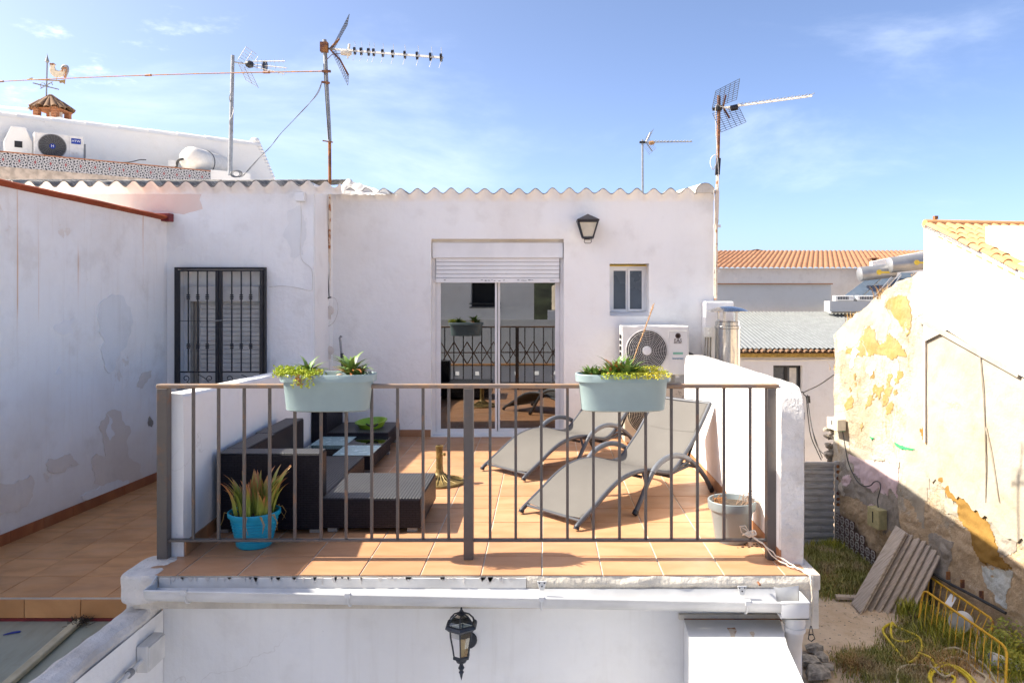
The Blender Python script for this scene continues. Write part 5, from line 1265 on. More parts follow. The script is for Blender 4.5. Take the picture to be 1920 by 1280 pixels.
# wires
wr=thing('aerial_wire','thin rusty brown guy wire running left from the tall antenna mast','wire',W(0,153,13))
pts=[]
for i in range(25):
    t=i/24; u=-60+665*t; Yq=13+(Y-13)*t; v=156-22*t+ 3.5*math.sin(PI*t)*-1; pts.append(W(u,v,Yq))
m=MB(); m.tube(pts,.0075,5); 
for s in (.09,.53,.87):
    i=int(s*24); m.tube([pts[i],pts[i+1].lerp(pts[i],.6)],.016,6)
m.build('wire',M['rust'],wr)
wr2=thing('aerial_wire','slack pale cable dropping from the tall antenna mast to a coil on the old roof','wire',W(450,330,9))
P=[W(603,155,Y),W(594,176,8.1),W(575,200,8.2),W(548,228,8.35),W(527,250,8.5),W(510,272,8.6),W(490,292,8.8),W(470,315,8.9),W(455,329,9.0),W(440,333,9.0)]
m=MB(); m.tube(sag(P,4),.004,4); m.tube([q+Vector((.012*math.sin(i*.6),0,.01*math.cos(i*.5))) for i,q in enumerate(sag(P,4))],.003,4); 
for k in range(5): m.tube([W(443,326,9.0)+Vector(((.07-.006*k)*math.cos(a),.02*math.sin(a+k),(.045-.004*k)*math.sin(a)+.0)) for a in [2*PI*j/20 for j in range(20)]],.004,4,closed=True)
m.build('cable',M['cable_g'],wr2)
# antenna 2
Y=13.0
a2n=thing('tv_antenna','television antenna with small triple boom on a galvanised mast, left of the tall one','antenna',W(432,329,Y))
m=MB(); m.tube([W(436.5,104,Y),W(434,210,Y),W(431,329,Y)],[.030,.034,.038],10); m.build('mast',M['galv'],a2n)
m=MB(); 
pt=[W(434+4*math.sin(i*1.5),150+i*11,Y-.05+.03*math.cos(i*1.5)) for i in range(10)]; m.tube(sag(pt,3),.007,4); m.build('wound_cable',M['cable_g'],a2n)
for v0,v1,vm in ((86,114,.0),(118,150,.0)):
    m=MB(); a=W(446,112 if v0<100 else 118,Y-.2); b=W(461,88 if v0<100 else 150,Y-.2); d=Vector((.02,.5,0)) 
    for i in range(6): p=a.lerp(b,i/5); m.tube([p,p+d+Vector((-.03,0,.03))],.005,4)
    for k in (0,.5,1): m.tube([a+d*k,b+d*k],.005,4)
    m.build('reflector_grid',M['alu'],a2n)
m=MB(); m.tube([W(434,116,Y),W(448,118,Y),W(470,122,Y)],.012,6); m.build('boom',M['alu'],a2n)
m=MB(); m.smooth=True; m.lathe([(0,-.07),(.04,-.05),(.065,0),(.05,.06),(0,.075)],W(467,121,Y),14,M=Matrix.Rotation(R(95),3,'Y')); m.build('balun',M['black'],a2n); m=MB(); m.smooth=True; m.lathe([(0,-.02),(.09,-.015),(.09,.015),(0,.02)],W(497,124,Y),14,M=Matrix.Rotation(R(95),3,'Y')); m.build('spacer_disc',M['black'],a2n)
m=MB()
for (u0,v0,u1,v1) in ((474,115.5,535,115),(474,121,538,128),(474,125,534,139)):
    a=W(u0,v0,Y); b=W(u1,v1,Y-.2); m.tube([a,b],.008,5)
    for k in range(1,8): q=a.lerp(b,k/7.5); m.tube([q+Vector((0,0,-.035)),q+Vector((0,0,.035))],.004,4)
m.build('director_boom',M['alu'],a2n)
# antenna 3 on the right corner
Y=8.12
a3n=thing('tv_antenna','television antenna with square mesh reflectors on a tall rusty mast at the right house corner','antenna',W(1342,560,Y))
m=MB(); m.tube([W(1348,180,Y),W(1347,260,Y),W(1346,300,Y)],.0185,12); m.build('mast_top',M['rust'],a3n)
m=MB(); m.tube([W(1347,298,Y),W(1345,350,Y),W(1343,430,Y),W(1342,562,Y)],.017,12); m.build('mast_lower',M['rustwhite'],a3n)
m=MB(); m.bar(W(1345,358,Y),W(1343,420,Y),.037,.037); m.build('rust_sleeve',M['rustwhite'],a3n)
m=MB(); m.bar(W(1337,424,Y),W(1351,424,Y),.02,.03); m.bar(W(1337,508,Y),W(1350,508,Y),.02,.03); m.build('wall_bracket',M['pvc_old'],a3n)
m=MB(); m.bar(W(1344,203,Y-.02),W(1353,203,Y-.02),.06,.05); m.bar(W(1336,205,Y),W(1350,204,Y),.03,.03); m.build('clamp',M['dark'],a3n); m=MB(); m.bar(W(1347,297,Y),W(1345,328,Y),.044,.044); m.build('tape_wrap',M['dark'],a3n)
b0=W(1352,203,Y); b1=W(1523,180,Y-.35); m=MB(); m.bar(b0,b1,.018,.018); m.build('boom',M['cream'],a3n)
m=MB()
for k in range(11):
    t=.19+.078*k; u=1352+171*t; q=W(u+ (k*.0),203-23*t,Y-.35*t); m.tube([q+Vector((-.03,.05,0)),q+Vector((.035,-.05,.02))],.0035,4); m.bar(q,q+Vector((0,0,.02)),.016)
m.build('director_rod',M['alu'],a3n)
for (a,b,c,d) in ((W(1335,204,Y-.25),W(1342,171,Y-.3),W(1387,148,Y+.2),W(1381,187,Y+.25)),(W(1336,213,Y-.25),W(1352,248,Y-.3),W(1399,229,Y+.2),W(1386,202,Y+.25))):
    m=MB()
    for i in range(10): t=i/9; m.tube([a.lerp(b,t),d.lerp(c,t)],.0028,4)
    for i in range(6): t=i/5; m.tube([a.lerp(d,t),b.lerp(c,t)],.0028,4)
    m.build('reflector_grid',M['cable'],a3n)
m=MB(); m.bar(W(1356,200,Y),W(1361,178,Y-.02),.016,.02); m.bar(W(1356,202,Y),W(1368,222,Y-.02),.016,.02); m.build('reflector_arm',M['rust'],a3n)
m=MB(); m.smooth=True; m.lathe([(0,-.05),(.028,-.04),(.032,.03),(0,.05)],W(1377,202,Y-.05),12,M=Matrix.Rotation(R(80),3,'Y')); m.build('dipole_box',M['black'],a3n)
m=MB(); m.tube(sag([W(1386,194,Y-.05),W(1372,205,Y-.06),W(1352,200,Y-.05),W(1342,200,Y-.04),W(1343,250,Y-.04),W(1345,290,Y-.04),W(1344,302,Y-.04),W(1338,318,Y-.04),W(1332,308,Y-.04),W(1334,296,Y-.04),W(1344,292,Y-.04),W(1347,325,Y-.04),W(1346,352,Y-.04),W(1338,358,Y-.02),W(1340,380,Y-.02),W(1339,430,Y-.02),W(1338,500,Y-.02),W(1338,555,Y-.02)]),.0045,5); m.build('white_cable',M['cable_w'],a3n)
# antenna 4
Y=13
a4n=thing('tv_antenna','small distant television antenna on a slim grey mast behind the middle of the roof','antenna',W(1205,350,Y))
m=MB(); m.tube([W(1204.5,262,Y),W(1205,372,Y)],.018,8); m.build('mast',M['galv'],a4n)
m=MB(); m.bar(W(1199,267,Y),W(1210,267,Y),.05,.03); m.build('clamp',M['dark'],a4n)
m=MB(); m.tube([W(1205,267,Y),W(1298,266,Y-.1)],.010,6)
for k in range(12): q=W(1228+k*6,266,Y-.05); m.tube([q+Vector((-.02,0,-.0)),q+Vector((.02,-.03,.02))],.006,4)
m.build('boom',M['alu'],a4n)
for a,b in (((1211,266),(1219,249)),((1212,268),(1223,284))):
    m=MB(); A=W(*a,Y); B=W(*b,Y); m.tube([A,B],.009,5)
    for i in range(7): q=A.lerp(B,i/6); m.tube([q+Vector((-.04,.15,-.03)),q+Vector((.04,-.15,.03))],.004,4)
    m.build('reflector_rods',M['alu'],a4n)
m=MB(); m.smooth=True; m.lathe([(0,-.06),(.035,-.04),(.035,.03),(0,.06)],W(1222,268,Y),12,M=Matrix.Rotation(R(85),3,'Y')); m.build('dipole_box',simple('orange_plastic',(.5,.27,.1),.5),a4n)
# ================================================================== LEFT BACKGROUND BUILDING (rotated)
D=Vector((.785,.619,0)); Nn=Vector((.619,-.785,0)); B0=Vector((-10.55,14.9,0))
def BL(t,off,z): return B0+D*t-Nn*off+Vector((0,0,z))   # off = distance behind front plane
def wall_t(u,off=0):   # solve t for pixel u
    k=(u-U0)/F; P=B0-Nn*off; return (k*P.y-P.x)/(D.x-k*D.y)
def wall_z(u,v,off=0):
    t=wall_t(u,off); return WZ(v,(B0-Nn*off+D*t).y)
ub=thing('upper_house','white rooftop building with patterned tile parapet band seen above the old roof','building',B0+Vector((0,0,-4.5)))
def qprism(m,t0,t1,o0,o1,z0,z1,z1b=None):
    z1b=z1 if z1b is None else z1b
    m.hexa([BL(t0,o0,z0),BL(t1,o0,z0),BL(t1,o1,z0),BL(t0,o1,z0),BL(t0,o0,z1),BL(t1,o0,z1b),BL(t1,o1,z1b),BL(t0,o1,z1)])
tE=wall_t(395); zb1=wall_z(0,285); zb0=wall_z(0,312)
m=MB(); qprism(m,-4,tE,.02,.25,-4.5,zb1); qprism(m,tE+.01,wall_t(470),.03,.25,-4.5,wall_z(440,322)); m.build('parapet',M['bright'],ub)
zbot=zb0-.62
# pattern tiles
k=0; t=-.6; tw=.26
while t<tE-.01:
    t1=min(t+tw,tE); m=MB(); qprism(m,t+.002,t1-.002,0,.019,zb0,zb1); o=m.build('patterned_tile',M['azul'],ub)
    ul=o.data.uv_layers.new(name='UVMap'); og=ORG[ub.name]
    for lp in o.data.loops:
        q=o.data.vertices[lp.vertex_index].co+og-B0; ul.data[lp.index].uv=((q.dot(D)-t)/tw,(q.z-zb0)/(zb1-zb0))
    t=t1
m=MB(); qprism(m,-.6,tE,-.012,.018,zb1+.001,zb1+.022); m.build('band_cap',M['brick'],ub)
t=-.6
while t<tE+1.0:
    m=MB(); qprism(m,t+.003,t+.597,.001,.02,zbot,zb0-.002); m.build('stone_tile',M['stonetile'],ub); t+=.6
# ledge + back wall
OB=1.1
def zt_(u): return wall_z(u,213+(u)*.114,OB)
tw0,tw1=-5,wall_t(462,OB)
zT=wall_z(200,236,OB)
m=MB(); qprism(m,-5,tw1,.25,OB,-4.5,zb1-.05); qprism(m,-5,tw1,OB,OB+.3,-4.5,zT); 
p=[BL(tw1,OB,0),BL(tw1,OB,zT),BL(wall_t(482,OB),OB,zT-.05),BL(wall_t(512,OB),OB,wall_z(512,336,OB)),BL(wall_t(516,OB),OB,0)]
m.prism(p,-Nn*.3); m.build('rear_wall',M['bright'],ub)
t=-4.0; i=0
while t<tw1-.1:
    m=MB(); z=zT; L_=.62
    vs=[]
    for j in range(9):
        a=PI*j/8
        for (tt,rr_) in ((t+.0,.17),(t+L_+.04,.155)): vs.append(BL(tt,OB+.15,z-.06)+(-Nn*math.cos(a)*rr_)+Vector((0,0,math.sin(a)*rr_*.8)))
    m.smooth=True; m.add(vs,[(2*j,2*j+1,2*j+3,2*j+2) for j in range(8)]); m.smooth=False
    m.add([vs[2*j] for j in range(9)],[tuple(range(9))]); m.build('coping_tile',M['bright'],ub); t+=L_
for k in range(12):
    u0=482+k*2.6; m=MB(); c=BL(wall_t(u0,OB),OB+.15,wall_z(u0,263+k*6.2,OB)); m.smooth=True; m.lathe([(0,-.09),(.10,-.07),(.12,0),(.08,.07),(0,.09)],c,10); m.build('coping_tile',M['bright'],ub)
# white box chimney (left)
wc=thing('white_vent_box','small white gabled vent box with dark opening left of the rooftop air conditioner','vent',BL(wall_t(35,.6),.6,zb1-.05))
t0,t1=wall_t(8,.5),wall_t(61,.5); z0=zb1-.05; zs=wall_z(8,262,.5); za=wall_z(35,238,.5)
m=MB(); m.prism([BL(t0,.5,z0),BL(t1,.5,z0),BL(t1,.5,zs),BL((t0+t1)/2+.12,.5,za),BL((t0+t1)/2-.12,.5,za),BL(t0,.5,zs)],-Nn*.5); m.build('body',M['bright'],wc,bevel=.01)
m=MB(); ta,tb_=wall_t(27,.5),wall_t(42,.5); m.prism([BL(ta,.497,wall_z(27,276,.5)),BL(tb_,.497,wall_z(27,276,.5)),BL(tb_,.497,wall_z(27,264,.5)),BL(ta,.497,wall_z(27,264,.5))],Nn*.002); m.build('vent_opening',M['dark'],wc)
# rooftop AC
rot=math.atan2(D.y,D.x)
t0,t1=wall_t(64,.3),wall_t(157,.3); hw=t1-t0; hh=wall_z(64,247,.3)-zb1
a3=ac('air_conditioner','rooftop air conditioner with black fan disc and blue badge on the white building far left',hw,hh,.3,-.14,M['pvc_old'],M['cable_g'],hh*.46,.055,M['blue_l'],None)
def at2(x,z,y=-.006): return Matrix.Translation((x,y,z))@FACE
text('H',.075,at2(-.14*hw,hh*.5,-.028),M['white_l'],a3)
m=MB(); m.box(hw*.24,hw*.44,-.004,0,hh*.68,hh*.90); m.build('badge',M['blue_l'],a3,bevel=.001,seg=1); text('HTW',.066,at2(hw*.34,hh*.79,-.006),M['white_l'],a3)
m=MB(); m.box(hw*.24,hw*.31,-.003,0,hh*.24,hh*.36); m.box(hw*.33,hw*.38,-.003,0,hh*.26,hh*.35); m.build('sticker',M['cable_w'],a3)
m=MB(); m.box(hw*.2,hw*.203,-.002,0,.02,hh-.02); m.build('panel_seam',M['cable_g'],a3)
m=MB(); m.box(hw/2,hw/2+.05,.1,.25,hh*.2,hh*.75); m.build('valve_cover',M['cable_g'],a3)
a3.location=BL((t0+t1)/2,.3,zb1+.001); a3.rotation_euler=(0,0,rot)
# tank
tk=thing('water_tank','round cream white horizontal water tank lying on the rooftop ledge','water tank',BL(wall_t(360,.3),.3,zb1))
c=BL(wall_t(357,.3),.3,wall_z(357,298,.3)); r0=23.5/F*c.y
axis=Vector((.15,1,0)).normalized(); Mx=axis.to_track_quat('Z','Y').to_matrix()
m=MB(); m.lathe([(0,-.14),(r0*.5,-.12),(r0*.85,-.06),(r0,.02),(r0,.42),(r0*1.02,.42),(r0*1.02,.46),(r0,.46),(r0*.98,1.2),(r0*.6,1.3),(0,1.32)],c,36,M=Mx); m.build('tank_body',M['cream'] if False else simple('tank_enamel',(.76,.72,.64),.35,0,.06),tk)
m=MB(); m.tube([c+axis*.5+Vector((math.cos(a)*axis.y*r0*1.03,-math.cos(a)*axis.x*r0*1.03,math.sin(a)*r0*1.03)) for a in [2*PI*j/30 for j in range(30)]],.008,5,closed=True); m.build('strap',M['cable'],tk)
m=MB(); m.tube(sag([c+Vector((-.30,-.05,-.20)),c+Vector((-.22,-.1,-.05)),c+Vector((-.1,-.1,-.02))]),.03,8); m.build('hose',M['cable'],tk)
m=MB(); m.box(c.x-.45,c.x-.28,c.y-.1,c.y,c.z-.18,c.z-.05); m.build('connector_box',M['pvc_old'],tk)
m=MB(); q=c+axis*-.12+Vector((.1,0,-.05)); m.lathe([(0,-.01),(.02,0),(0,.01)],q,8); m.build('plug',M['rust'],tk)
cc=thing('loose_cable','loose black cable lying on the rooftop ledge between the air conditioner and the tank','cable',BL(wall_t(220,.2),.2,zb1))
m=MB(); m.tube(sag([BL(wall_t(u,.15),.15,wall_z(u,v,.15)) for u,v in ((172,301),(195,303),(215,304),(235,305),(250,303),(262,300),(274,300))]),.011,5); m.build('cable',M['cable'],cc)
# chimney with tiled cap and weathervane
Yc=19.0
ch=thing('chimney','brick chimney with a small curved clay tile roof above the white rear wall','chimney',W(87,225,Yc))
cw_=Yc/F; c=W(87,225,Yc)
for dx in (-20,14):
    for k in range(5):
        m=MB(); x=c.x+(dx)*cw_; z=WZ(221,Yc)+k*.062-.04; m.box(x,x+10*cw_,Yc-.12,Yc+.02,z+.003,z+.058); m.build('brick',M['brick'],ch,bevel=.004,seg=1)
m=MB(); m.box(c.x-24*cw_,c.x+30*cw_,Yc-.1,Yc+.6,WZ(235,Yc)-1,WZ(221,Yc)); m.box(c.x-9*cw_,c.x+14*cw_,Yc+.3,Yc+.35,WZ(221,Yc),WZ(204,Yc)); m.build('chimney_body',M['bright'],ch)
m=MB(); m.box(c.x-20*cw_,c.x-10*cw_,Yc+.4,Yc+.5,WZ(221,Yc),WZ(204,Yc)); m.box(c.x+14*cw_,c.x+24*cw_,Yc+.4,Yc+.5,WZ(221,Yc),WZ(204,Yc)); m.box(c.x-24*cw_,c.x+26*cw_,Yc-.1,Yc+.5,WZ(205,Yc),WZ(203,Yc)); m.build('chimney_lintel',M['brick'],ch)
ax_=Vector((c.x-1*cw_,Yc+.18,WZ(174,Yc)))
for k in range(18):
    an=2*PI*k/18+.1; d=Vector((math.cos(an),math.sin(an),0)); e=Vector((c.x+2*cw_,Yc+.18,WZ(203,Yc)))+Vector((d.x*36*cw_,d.y*.42,-.02+.02*math.sin(k*3)))
    s=(e-ax_).normalized(); x=s.cross(Vector((0,0,1))).normalized(); up=x.cross(s)
    if up.z<0: up=-up
    for q in range(2):
        p0=ax_.lerp(e,.05+.47*q); p1=ax_.lerp(e,.56+.44*q); ra,rb_=.03+.028*q,.05+.028*q
        vs=[]
        for j in range(7):
            a=PI*j/6
            for pp,rr_ in ((p0,ra),(p1,rb_)): vs.append(pp+x*math.cos(a)*rr_+up*math.sin(a)*rr_*.9)
        vs2=[v-up*.014 for v in vs]; m=MB(); m.smooth=True; m.add(vs,[(2*j,2*j+1,2*j+3,2*j+2) for j in range(6)]); m.add(vs2,[(2*j,2*j+2,2*j+3,2*j+1) for j in range(6)]); m.smooth=False
        m.add([vs[2*j+1] for j in range(7)]+[vs2[2*j+1] for j in range(7)],[(j,j+1,j+8,j+7) for j in range(6)]); m.build('roof_tile',M['clay_old'],ch)
wv=thing('weathervane','weathervane with a cream rooster and arrow on top of the tiled chimney','weathervane',W(88,180,Yc))
m=MB(); m.tube([W(87,180,Yc+.1),W(88.5,118,Yc+.1)],.018,6); m.lathe([(0,-.12),(.05,-.06),(.02,.04),(0,.14)],W(88.5,111,Yc+.1),8); m.build('spindle',M['cable_g'],wv)
m=MB(); m.tube([W(52,149,Yc+.1),W(122,152,Yc+.1)],.016,6); m.prism([W(50,149,Yc+.1),W(60,145.5,Yc+.1),W(62,150,Yc+.1)],(0,.02,0)); m.prism([W(110,151,Yc+.1),W(122,149,Yc+.1),W(121,158,Yc+.1),W(117,155,Yc+.1),W(112,156,Yc+.1)],(0,.02,0)); m.build('arrow',simple('vane_ochre',(.36,.24,.10),.6),wv)
m=MB(); m.tube([W(62,156,Yc-.3),W(110,168,Yc+.5)],.014,6); m.tube([W(98,154,Yc+.6),W(76,166,Yc-.3)],.012,6)
for k in range(2): m.tube([W(80+k*14,160,Yc)+Vector((.06*math.cos(a),0,.06*math.sin(a))) for a in [PI*2*j/12 for j in range(10)]],.009,5)
m.build('compass_arms',M['cable_g'],wv)
rp_=[(93,121),(96,118),(102,120),(101,126),(104,131),(110,133),(116,130),(120,127),(121,135),(117,143),(110,145),(100,144),(94,138),(92,130),(94,126)]
m=MB(); m.prism([W(u,v,Yc+.08) for u,v in rp_],(0,.05,0)); m.bar(W(106,144,Yc+.1),W(106,151,Yc+.1),.02); m.build('rooster_body',simple('vane_cream',(.72,.62,.45),.6),wv,bevel=.01)
m=MB(); m.tube(sag([W(117,135,Yc+.1),W(120,128,Yc+.1),W(125,130,Yc+.1),W(124,140,Yc+.1),W(121,146,Yc+.1)]),.03,6); m.build('tail_light',simple('vane_rust',(.40,.18,.07),.7),wv)
m=MB(); m.tube(sag([W(115,130,Yc+.1),W(119,123.5,Yc+.1),W(126,125,Yc+.1),W(127,134,Yc+.1),W(122,145,Yc+.1)]),.026,6); m.build('tail_feather',M['cable_g'],wv)
m=MB(); m.prism([W(92,121,Yc+.07),W(94,118,Yc+.07),W(97,119.5,Yc+.07),W(99,118,Yc+.07),W(102,121,Yc+.07),W(98,122,Yc+.07)],(0,.07,0)); m.build('comb',M['rust'],wv)
bm_=thing('white_beam','slim white beam running left from the tiled chimney','beam',W(0,199,19)); m=MB(); m.bar(W(-40,196,19.2),W(53,205,19.2),.05,.05); m.build('beam',M['bright'],bm_)
# ================================================================== RIGHT : FAR BUILDINGS
Yf=24.0
fh=thing('street_house','white street house with ribbed metal roof and clay tile eave beyond the yard gate','house',(7,Yf,GZ))
def fx(u): return WX(u,Yf)
ze=WZ(660,Yf)
def opening_wall(m,x0,x1,z0,z1,y0,y1,ops):
    # ops sorted list (xa,xb,za,zb) non overlapping in x
    x=x0
    for a,b,c,d in ops:
        m.box(x,a,y0,y1,z0,z1); m.box(a,b,y0,y1,z0,c); m.box(a,b,y0,y1,d,z1); x=b
    m.box(x,x1,y0,y1,z0,z1)
m=MB()
wA=(fx(1450),fx(1505),WZ(785,Yf),WZ(685,Yf)); 
wB=(fx(1497),fx(1509),WZ(900,Yf),WZ(824,Yf))
zz1=WZ(800,Yf)
opening_wall(m,fx(1280),fx(1640),zz1,ze-.02,Yf,Yf+.4,[wA]); opening_wall(m,fx(1280),fx(1640),GZ,zz1,Yf,Yf+.4,[wB])
m.build('facade',M['farwhite'],fh)
for (a,b,c,d),sp_ in ((wA,2),(wB,1)):
    m=MB(); t=.07; y=Yf+.22
    m.box(a,b,y,y+.06,d-t,d); m.box(a,b,y,y+.06,c,c+t*.5); m.box(a,a+t,y,y+.06,c+t*.5,d-t); m.box(b-t,b,y,y+.06,c+t*.5,d-t)
    if sp_==2: m.box((a+b)/2-.05,(a+b)/2+.05,y-.01,y+.06,c+t*.5,d-t)
    w_=m.build('window',M['black'],fh); m=MB(); m.box(a+t,b-t,y+.03,y+.04,c+t*.5,d-t); m.build('pane',M['frost_d'],w_)
    if sp_==2:
        m=MB(); m.box((a+b)/2+.12,b-.12,y+.02,y+.028,c+.1,d-.1); m.build('curtain',M['pvc_old'],w_)
    else:
        m=MB(); 
        for k in range(3): x=a+(b-a)*(k+.5)/3; m.tube([(x,Yf+.02,c),(x,Yf+.02,d)],.012,5)
        for zz_ in (c+.3,d-.25): m.tube([(a,Yf+.02,zz_),(b,Yf+.02,zz_)],.012,5)
        m.build('window_grille',M['black'],w_)
m=MB(); x0,x1=fx(1495),fx(1506); 
for k in range(4): x=x0+(x1-x0)*k/3; m.tube([(x,Yf-.1,WZ(785,Yf)),(x,Yf-.1,WZ(772,Yf))],.014,5)
m.tube([(x0,Yf-.1,WZ(772,Yf)),(x1,Yf-.1,WZ(772,Yf))],.016,5); m.tube([(x0,Yf-.1,WZ(785,Yf)),(x1,Yf-.1,WZ(785,Yf))],.016,5); m.build('balcony_rail',M['black'],fh)
m=MB(); m.box(fx(1280),fx(1640),Yf-.12,Yf,ze-.15,ze-.03); m.build('eave_board',M['yeave'],fh)
m=MB(); m.tube([(fx(1390),Yf-.02,ze-.24),(fx(1480),Yf-.03,ze-.25),(fx(1570),Yf-.02,ze-.22)],.02,5); m.build('facade_cable',M['pvc_old'],fh)
k=0; x=fx(1385)
tm=MB(); tm.smooth=True
vs=[]
for j in range(9):
    a=PI*j/8
    for y,r_ in ((0,.085),(.5,.07)): vs.append(Vector((-math.cos(a)*r_,y,math.sin(a)*r_*.9+y*.12)))
tm.add(vs,[(2*j,2*j+1,2*j+3,2*j+2) for j in range(8)]); tm.smooth=False
tm.add([vs[2*j] for j in range(9)]+[vs[2*j]*.78 for j in range(9)],[(j,j+9,j+10,j+1) for j in range(8)]); tme=tm.mesh('eave_tile',M['clay_old'])
while x<fx(1575):
    inst('eave_tile',tme,fh,(x,Yf-.22+rnd.uniform(-.02,.02),ze+rnd.uniform(-.01,.01)),(0,0,rnd.uniform(-.12,.12))); x+=.188
m=MB(); m.box(fx(1280),fx(1640),Yf-.1,Yf+.3,ze-.03,ze+.0); m.build('tile_bed',M['clay_old'],fh)
def wv3(x): return .02*math.cos(2*PI*x/.14)
m=MB(); PERs=PER; 
zr0=ze+.12; Yr=30.0; zr1=WZ(584,Yr)
m.smooth=True; m.grid(lambda a,b:Vector((fx(1250)+a*9.5,Yf-.02+(Yr-Yf)*b,zr0+(zr1-zr0)*b+wv3(a*9.5))),620,3); m.build('metal_roof',M['farmetal'],fh)
# grey buildings behind
gb=thing('grey_building','long pale grey wall above the ribbed metal roof','building',(9,30,GZ))
zA=WZ(533,30.2)
m=MB(); m.box(WX(1250,30.2),WX(1558,30.2),30.2,33,GZ,zA); m.box(WX(1558.5,29.6),WX(1700,29.6),29.6,33,GZ,WZ(566,29.6)); m.build('wall_body',M['fargrey2'],gb)
m=MB(); m.box(WX(1250,30.2),WX(1560,30.2),30.1,30.5,zA,zA+.04); m.build('clay_coping',M['clay_far'],gb)
m=MB(); 
gb2=thing('tiled_hall','long building with pale stained wall under a wide orange clay tiled roof','building',(9,36,GZ))
zB=WZ(503,36); m.box(WX(1250,36),WX(1790,36),36,50,GZ,zB); m.build('wall_body',M['fargrey'],gb2)
m=MB(); m.smooth=True; Yq=46; zq=WZ(471,Yq)
def wt(x): return .06*abs(math.sin(PI*x/.26))
xa=WX(1240,36); W_=16.5
m.grid(lambda a,b:Vector((xa+a*W_+b*(3.6),36-.25+(Yq-36)*b,zB-.02+(zq-zB)*b+wt(a*W_)+.05*((b*22)%1<.5)*.3)),760,26); m.build('clay_roof',M['clay_far'],gb2,kind='stuff')
m=MB(); m.prism([W(1395,471,46),W(1420,467,46),W(1438,471,46)],(0,2,0)); m.build('hip_end',M['clay_far'],gb2)
m=MB(); m.box(WX(1635,38),WX(1644,38),38,38.3,WZ(494,38),WZ(485,38)); m.box(WX(1633,38),WX(1647,38),37.9,38.4,WZ(485,38),WZ(483.5,38)); m.build('roof_vent',M['clay_old'],gb2)
wt_=thing('white_gable','white low gable wall behind the solar water tanks','wall',(15,32,0))
m=MB(); m.prism([W(1636,520,34),W(1636,490,34),W(1760,466,34),W(1760,540,34),W(1636,540,34)],(0,.3,0)); m.build('wall_body',M['bright'],wt_)
# solar
Ys=29.6
def solar(name,label,u0,v0,u1,v1,rr_,Y,coll):
    t=thing(name,label,'solar heater',W(u0,560,Y),group='solar water heaters')
    a=W(u0,v0,Y); b=W(u1,v1,Y); d=(b-a); L_=d.length; Mx=d.to_track_quat('Z','Y').to_matrix()
    m=MB(); m.lathe([(0,-.05),(rr_*.8,-.04),(rr_,.0),(rr_,L_),(rr_*.97,L_+.01),(rr_*.8,L_+.02),(0,L_+.03)],a,32,M=Mx); m.build('tank',M['tank'],t)
    q=a.lerp(b,.48)+Vector((0,-rr_-.004,0)); m=MB(); m.lathe([(0,-.004),(.10,-.004),(.10,.004),(0,.004)],q,16,axis='Y'); m.box(q.x+.1,q.x+.4,q.y-.002,q.y+.06,q.z-.04,q.z+.03); m.build('logo',M['yel_l'],t)
    for pts in coll:
        m=MB(); P=[W(*p) for p in pts]; n=(P[1]-P[0]).cross(P[3]-P[0]).normalized(); n=n if n.y<0 else -n; m.prism(P,-n*.07); c=m.build('collector',M['alu'],t)
        ce=(P[0]+P[1]+P[2]+P[3])/4; m=MB(); m.prism([ce+(p-ce)*.93+n*.003 for p in P],n*.004); m.build('collector_glass',M['solar'],c)
    return t
s1=solar('solar_heater','left solar water heater tank with its sloping collector panels above the ruined wall',1612,514,1676,507,.275,Ys,[[(1572,562,29),(1610,562,29),(1655,520,30.4),(1628,520,30.4)],[(1611,562,29),(1640,560,29),(1678,520,30.4),(1656,520,30.4)]])
s2=solar('solar_heater','right solar water heater tank half hidden by the bright white house wall',1668,497,1760,488,.30,29.3,[[(1646,560,29),(1690,552,29),(1724,510,30.2),(1690,510,30.2)]])
m=MB(); m.tube([W(1670,545,27.2),W(1690,515,27.6)],.025,6); m.tube([W(1640,556,27),W(1672,520,27.6)],.03,6); m.build('pipe',M['tank'],s1)
for i,(u0,u1,lb_) in enumerate(((1566,1601,'left one of two small white split units on the flat roof under the solar panels'),(1608,1652,'right one of two small white split units on the flat roof under the solar panels'))):
    Yk=28.95; t=thing('condenser_unit',lb_,'air conditioner',W((u0+u1)/2,563,Yk),group='small rooftop condensers'); m=MB(); m.box(WX(u0,Yk),WX(u1,Yk),Yk,Yk+.3,WZ(564,Yk),WZ(554,Yk)); m.build('casing',M['acwhite'],t,bevel=.02)
    m=MB(); x=WX(u0+5,Yk)
    while x<WX(u1-10,Yk): m.box(x,x+.04,Yk-.003,Yk,WZ(561.5,Yk),WZ(556,Yk)); x+=.06
    m.build('grille_slats',M['dark'],t)
rf2=thing('flat_roof','low flat roof block carrying the condensers and solar panels','building',W(1600,570,28)); m=MB(); m.box(WX(1556,28.9),WX(1760,28.9),28.9,29.5,WZ(584,28.9),WZ(564.5,29)); m.build('roof_body',M['fargrey2'],rf2)
# ================================================================== RIGHT RUIN WALL
dX=-.18; RP=(7.07,18.4,0); RN=Vector((-1,-.18,0)).normalized(); RT=Vector((-.18,1,0)).normalized()*-1  # towards camera
def RW(u,v,off=0): return plane_pt(u,v,RP,RN)+RN*off
rw=thing('ruined_wall','tall ruined party wall of flaking cream, ochre and pink plaster beside the yard','wall',(7.4,16,GZ))
topl=[(1569,626),(1580,612),(1592,600),(1610,588),(1628,573),(1641,560),(1655,548),(1672,538),(1690,524),(1708,520),(1722,512),(1746,505)]
def rpt(s,z): return Vector(RP)+RT*s+Vector((0,0,z))
def sOf(u,v): p=RW(u,v); return (p-Vector(RP)).dot(RT),p.z
tp=[sOf(*p) for p in topl]; tp=[(s,z) for s,z in tp]
left=[sOf(1568,700),sOf(1569,760)]
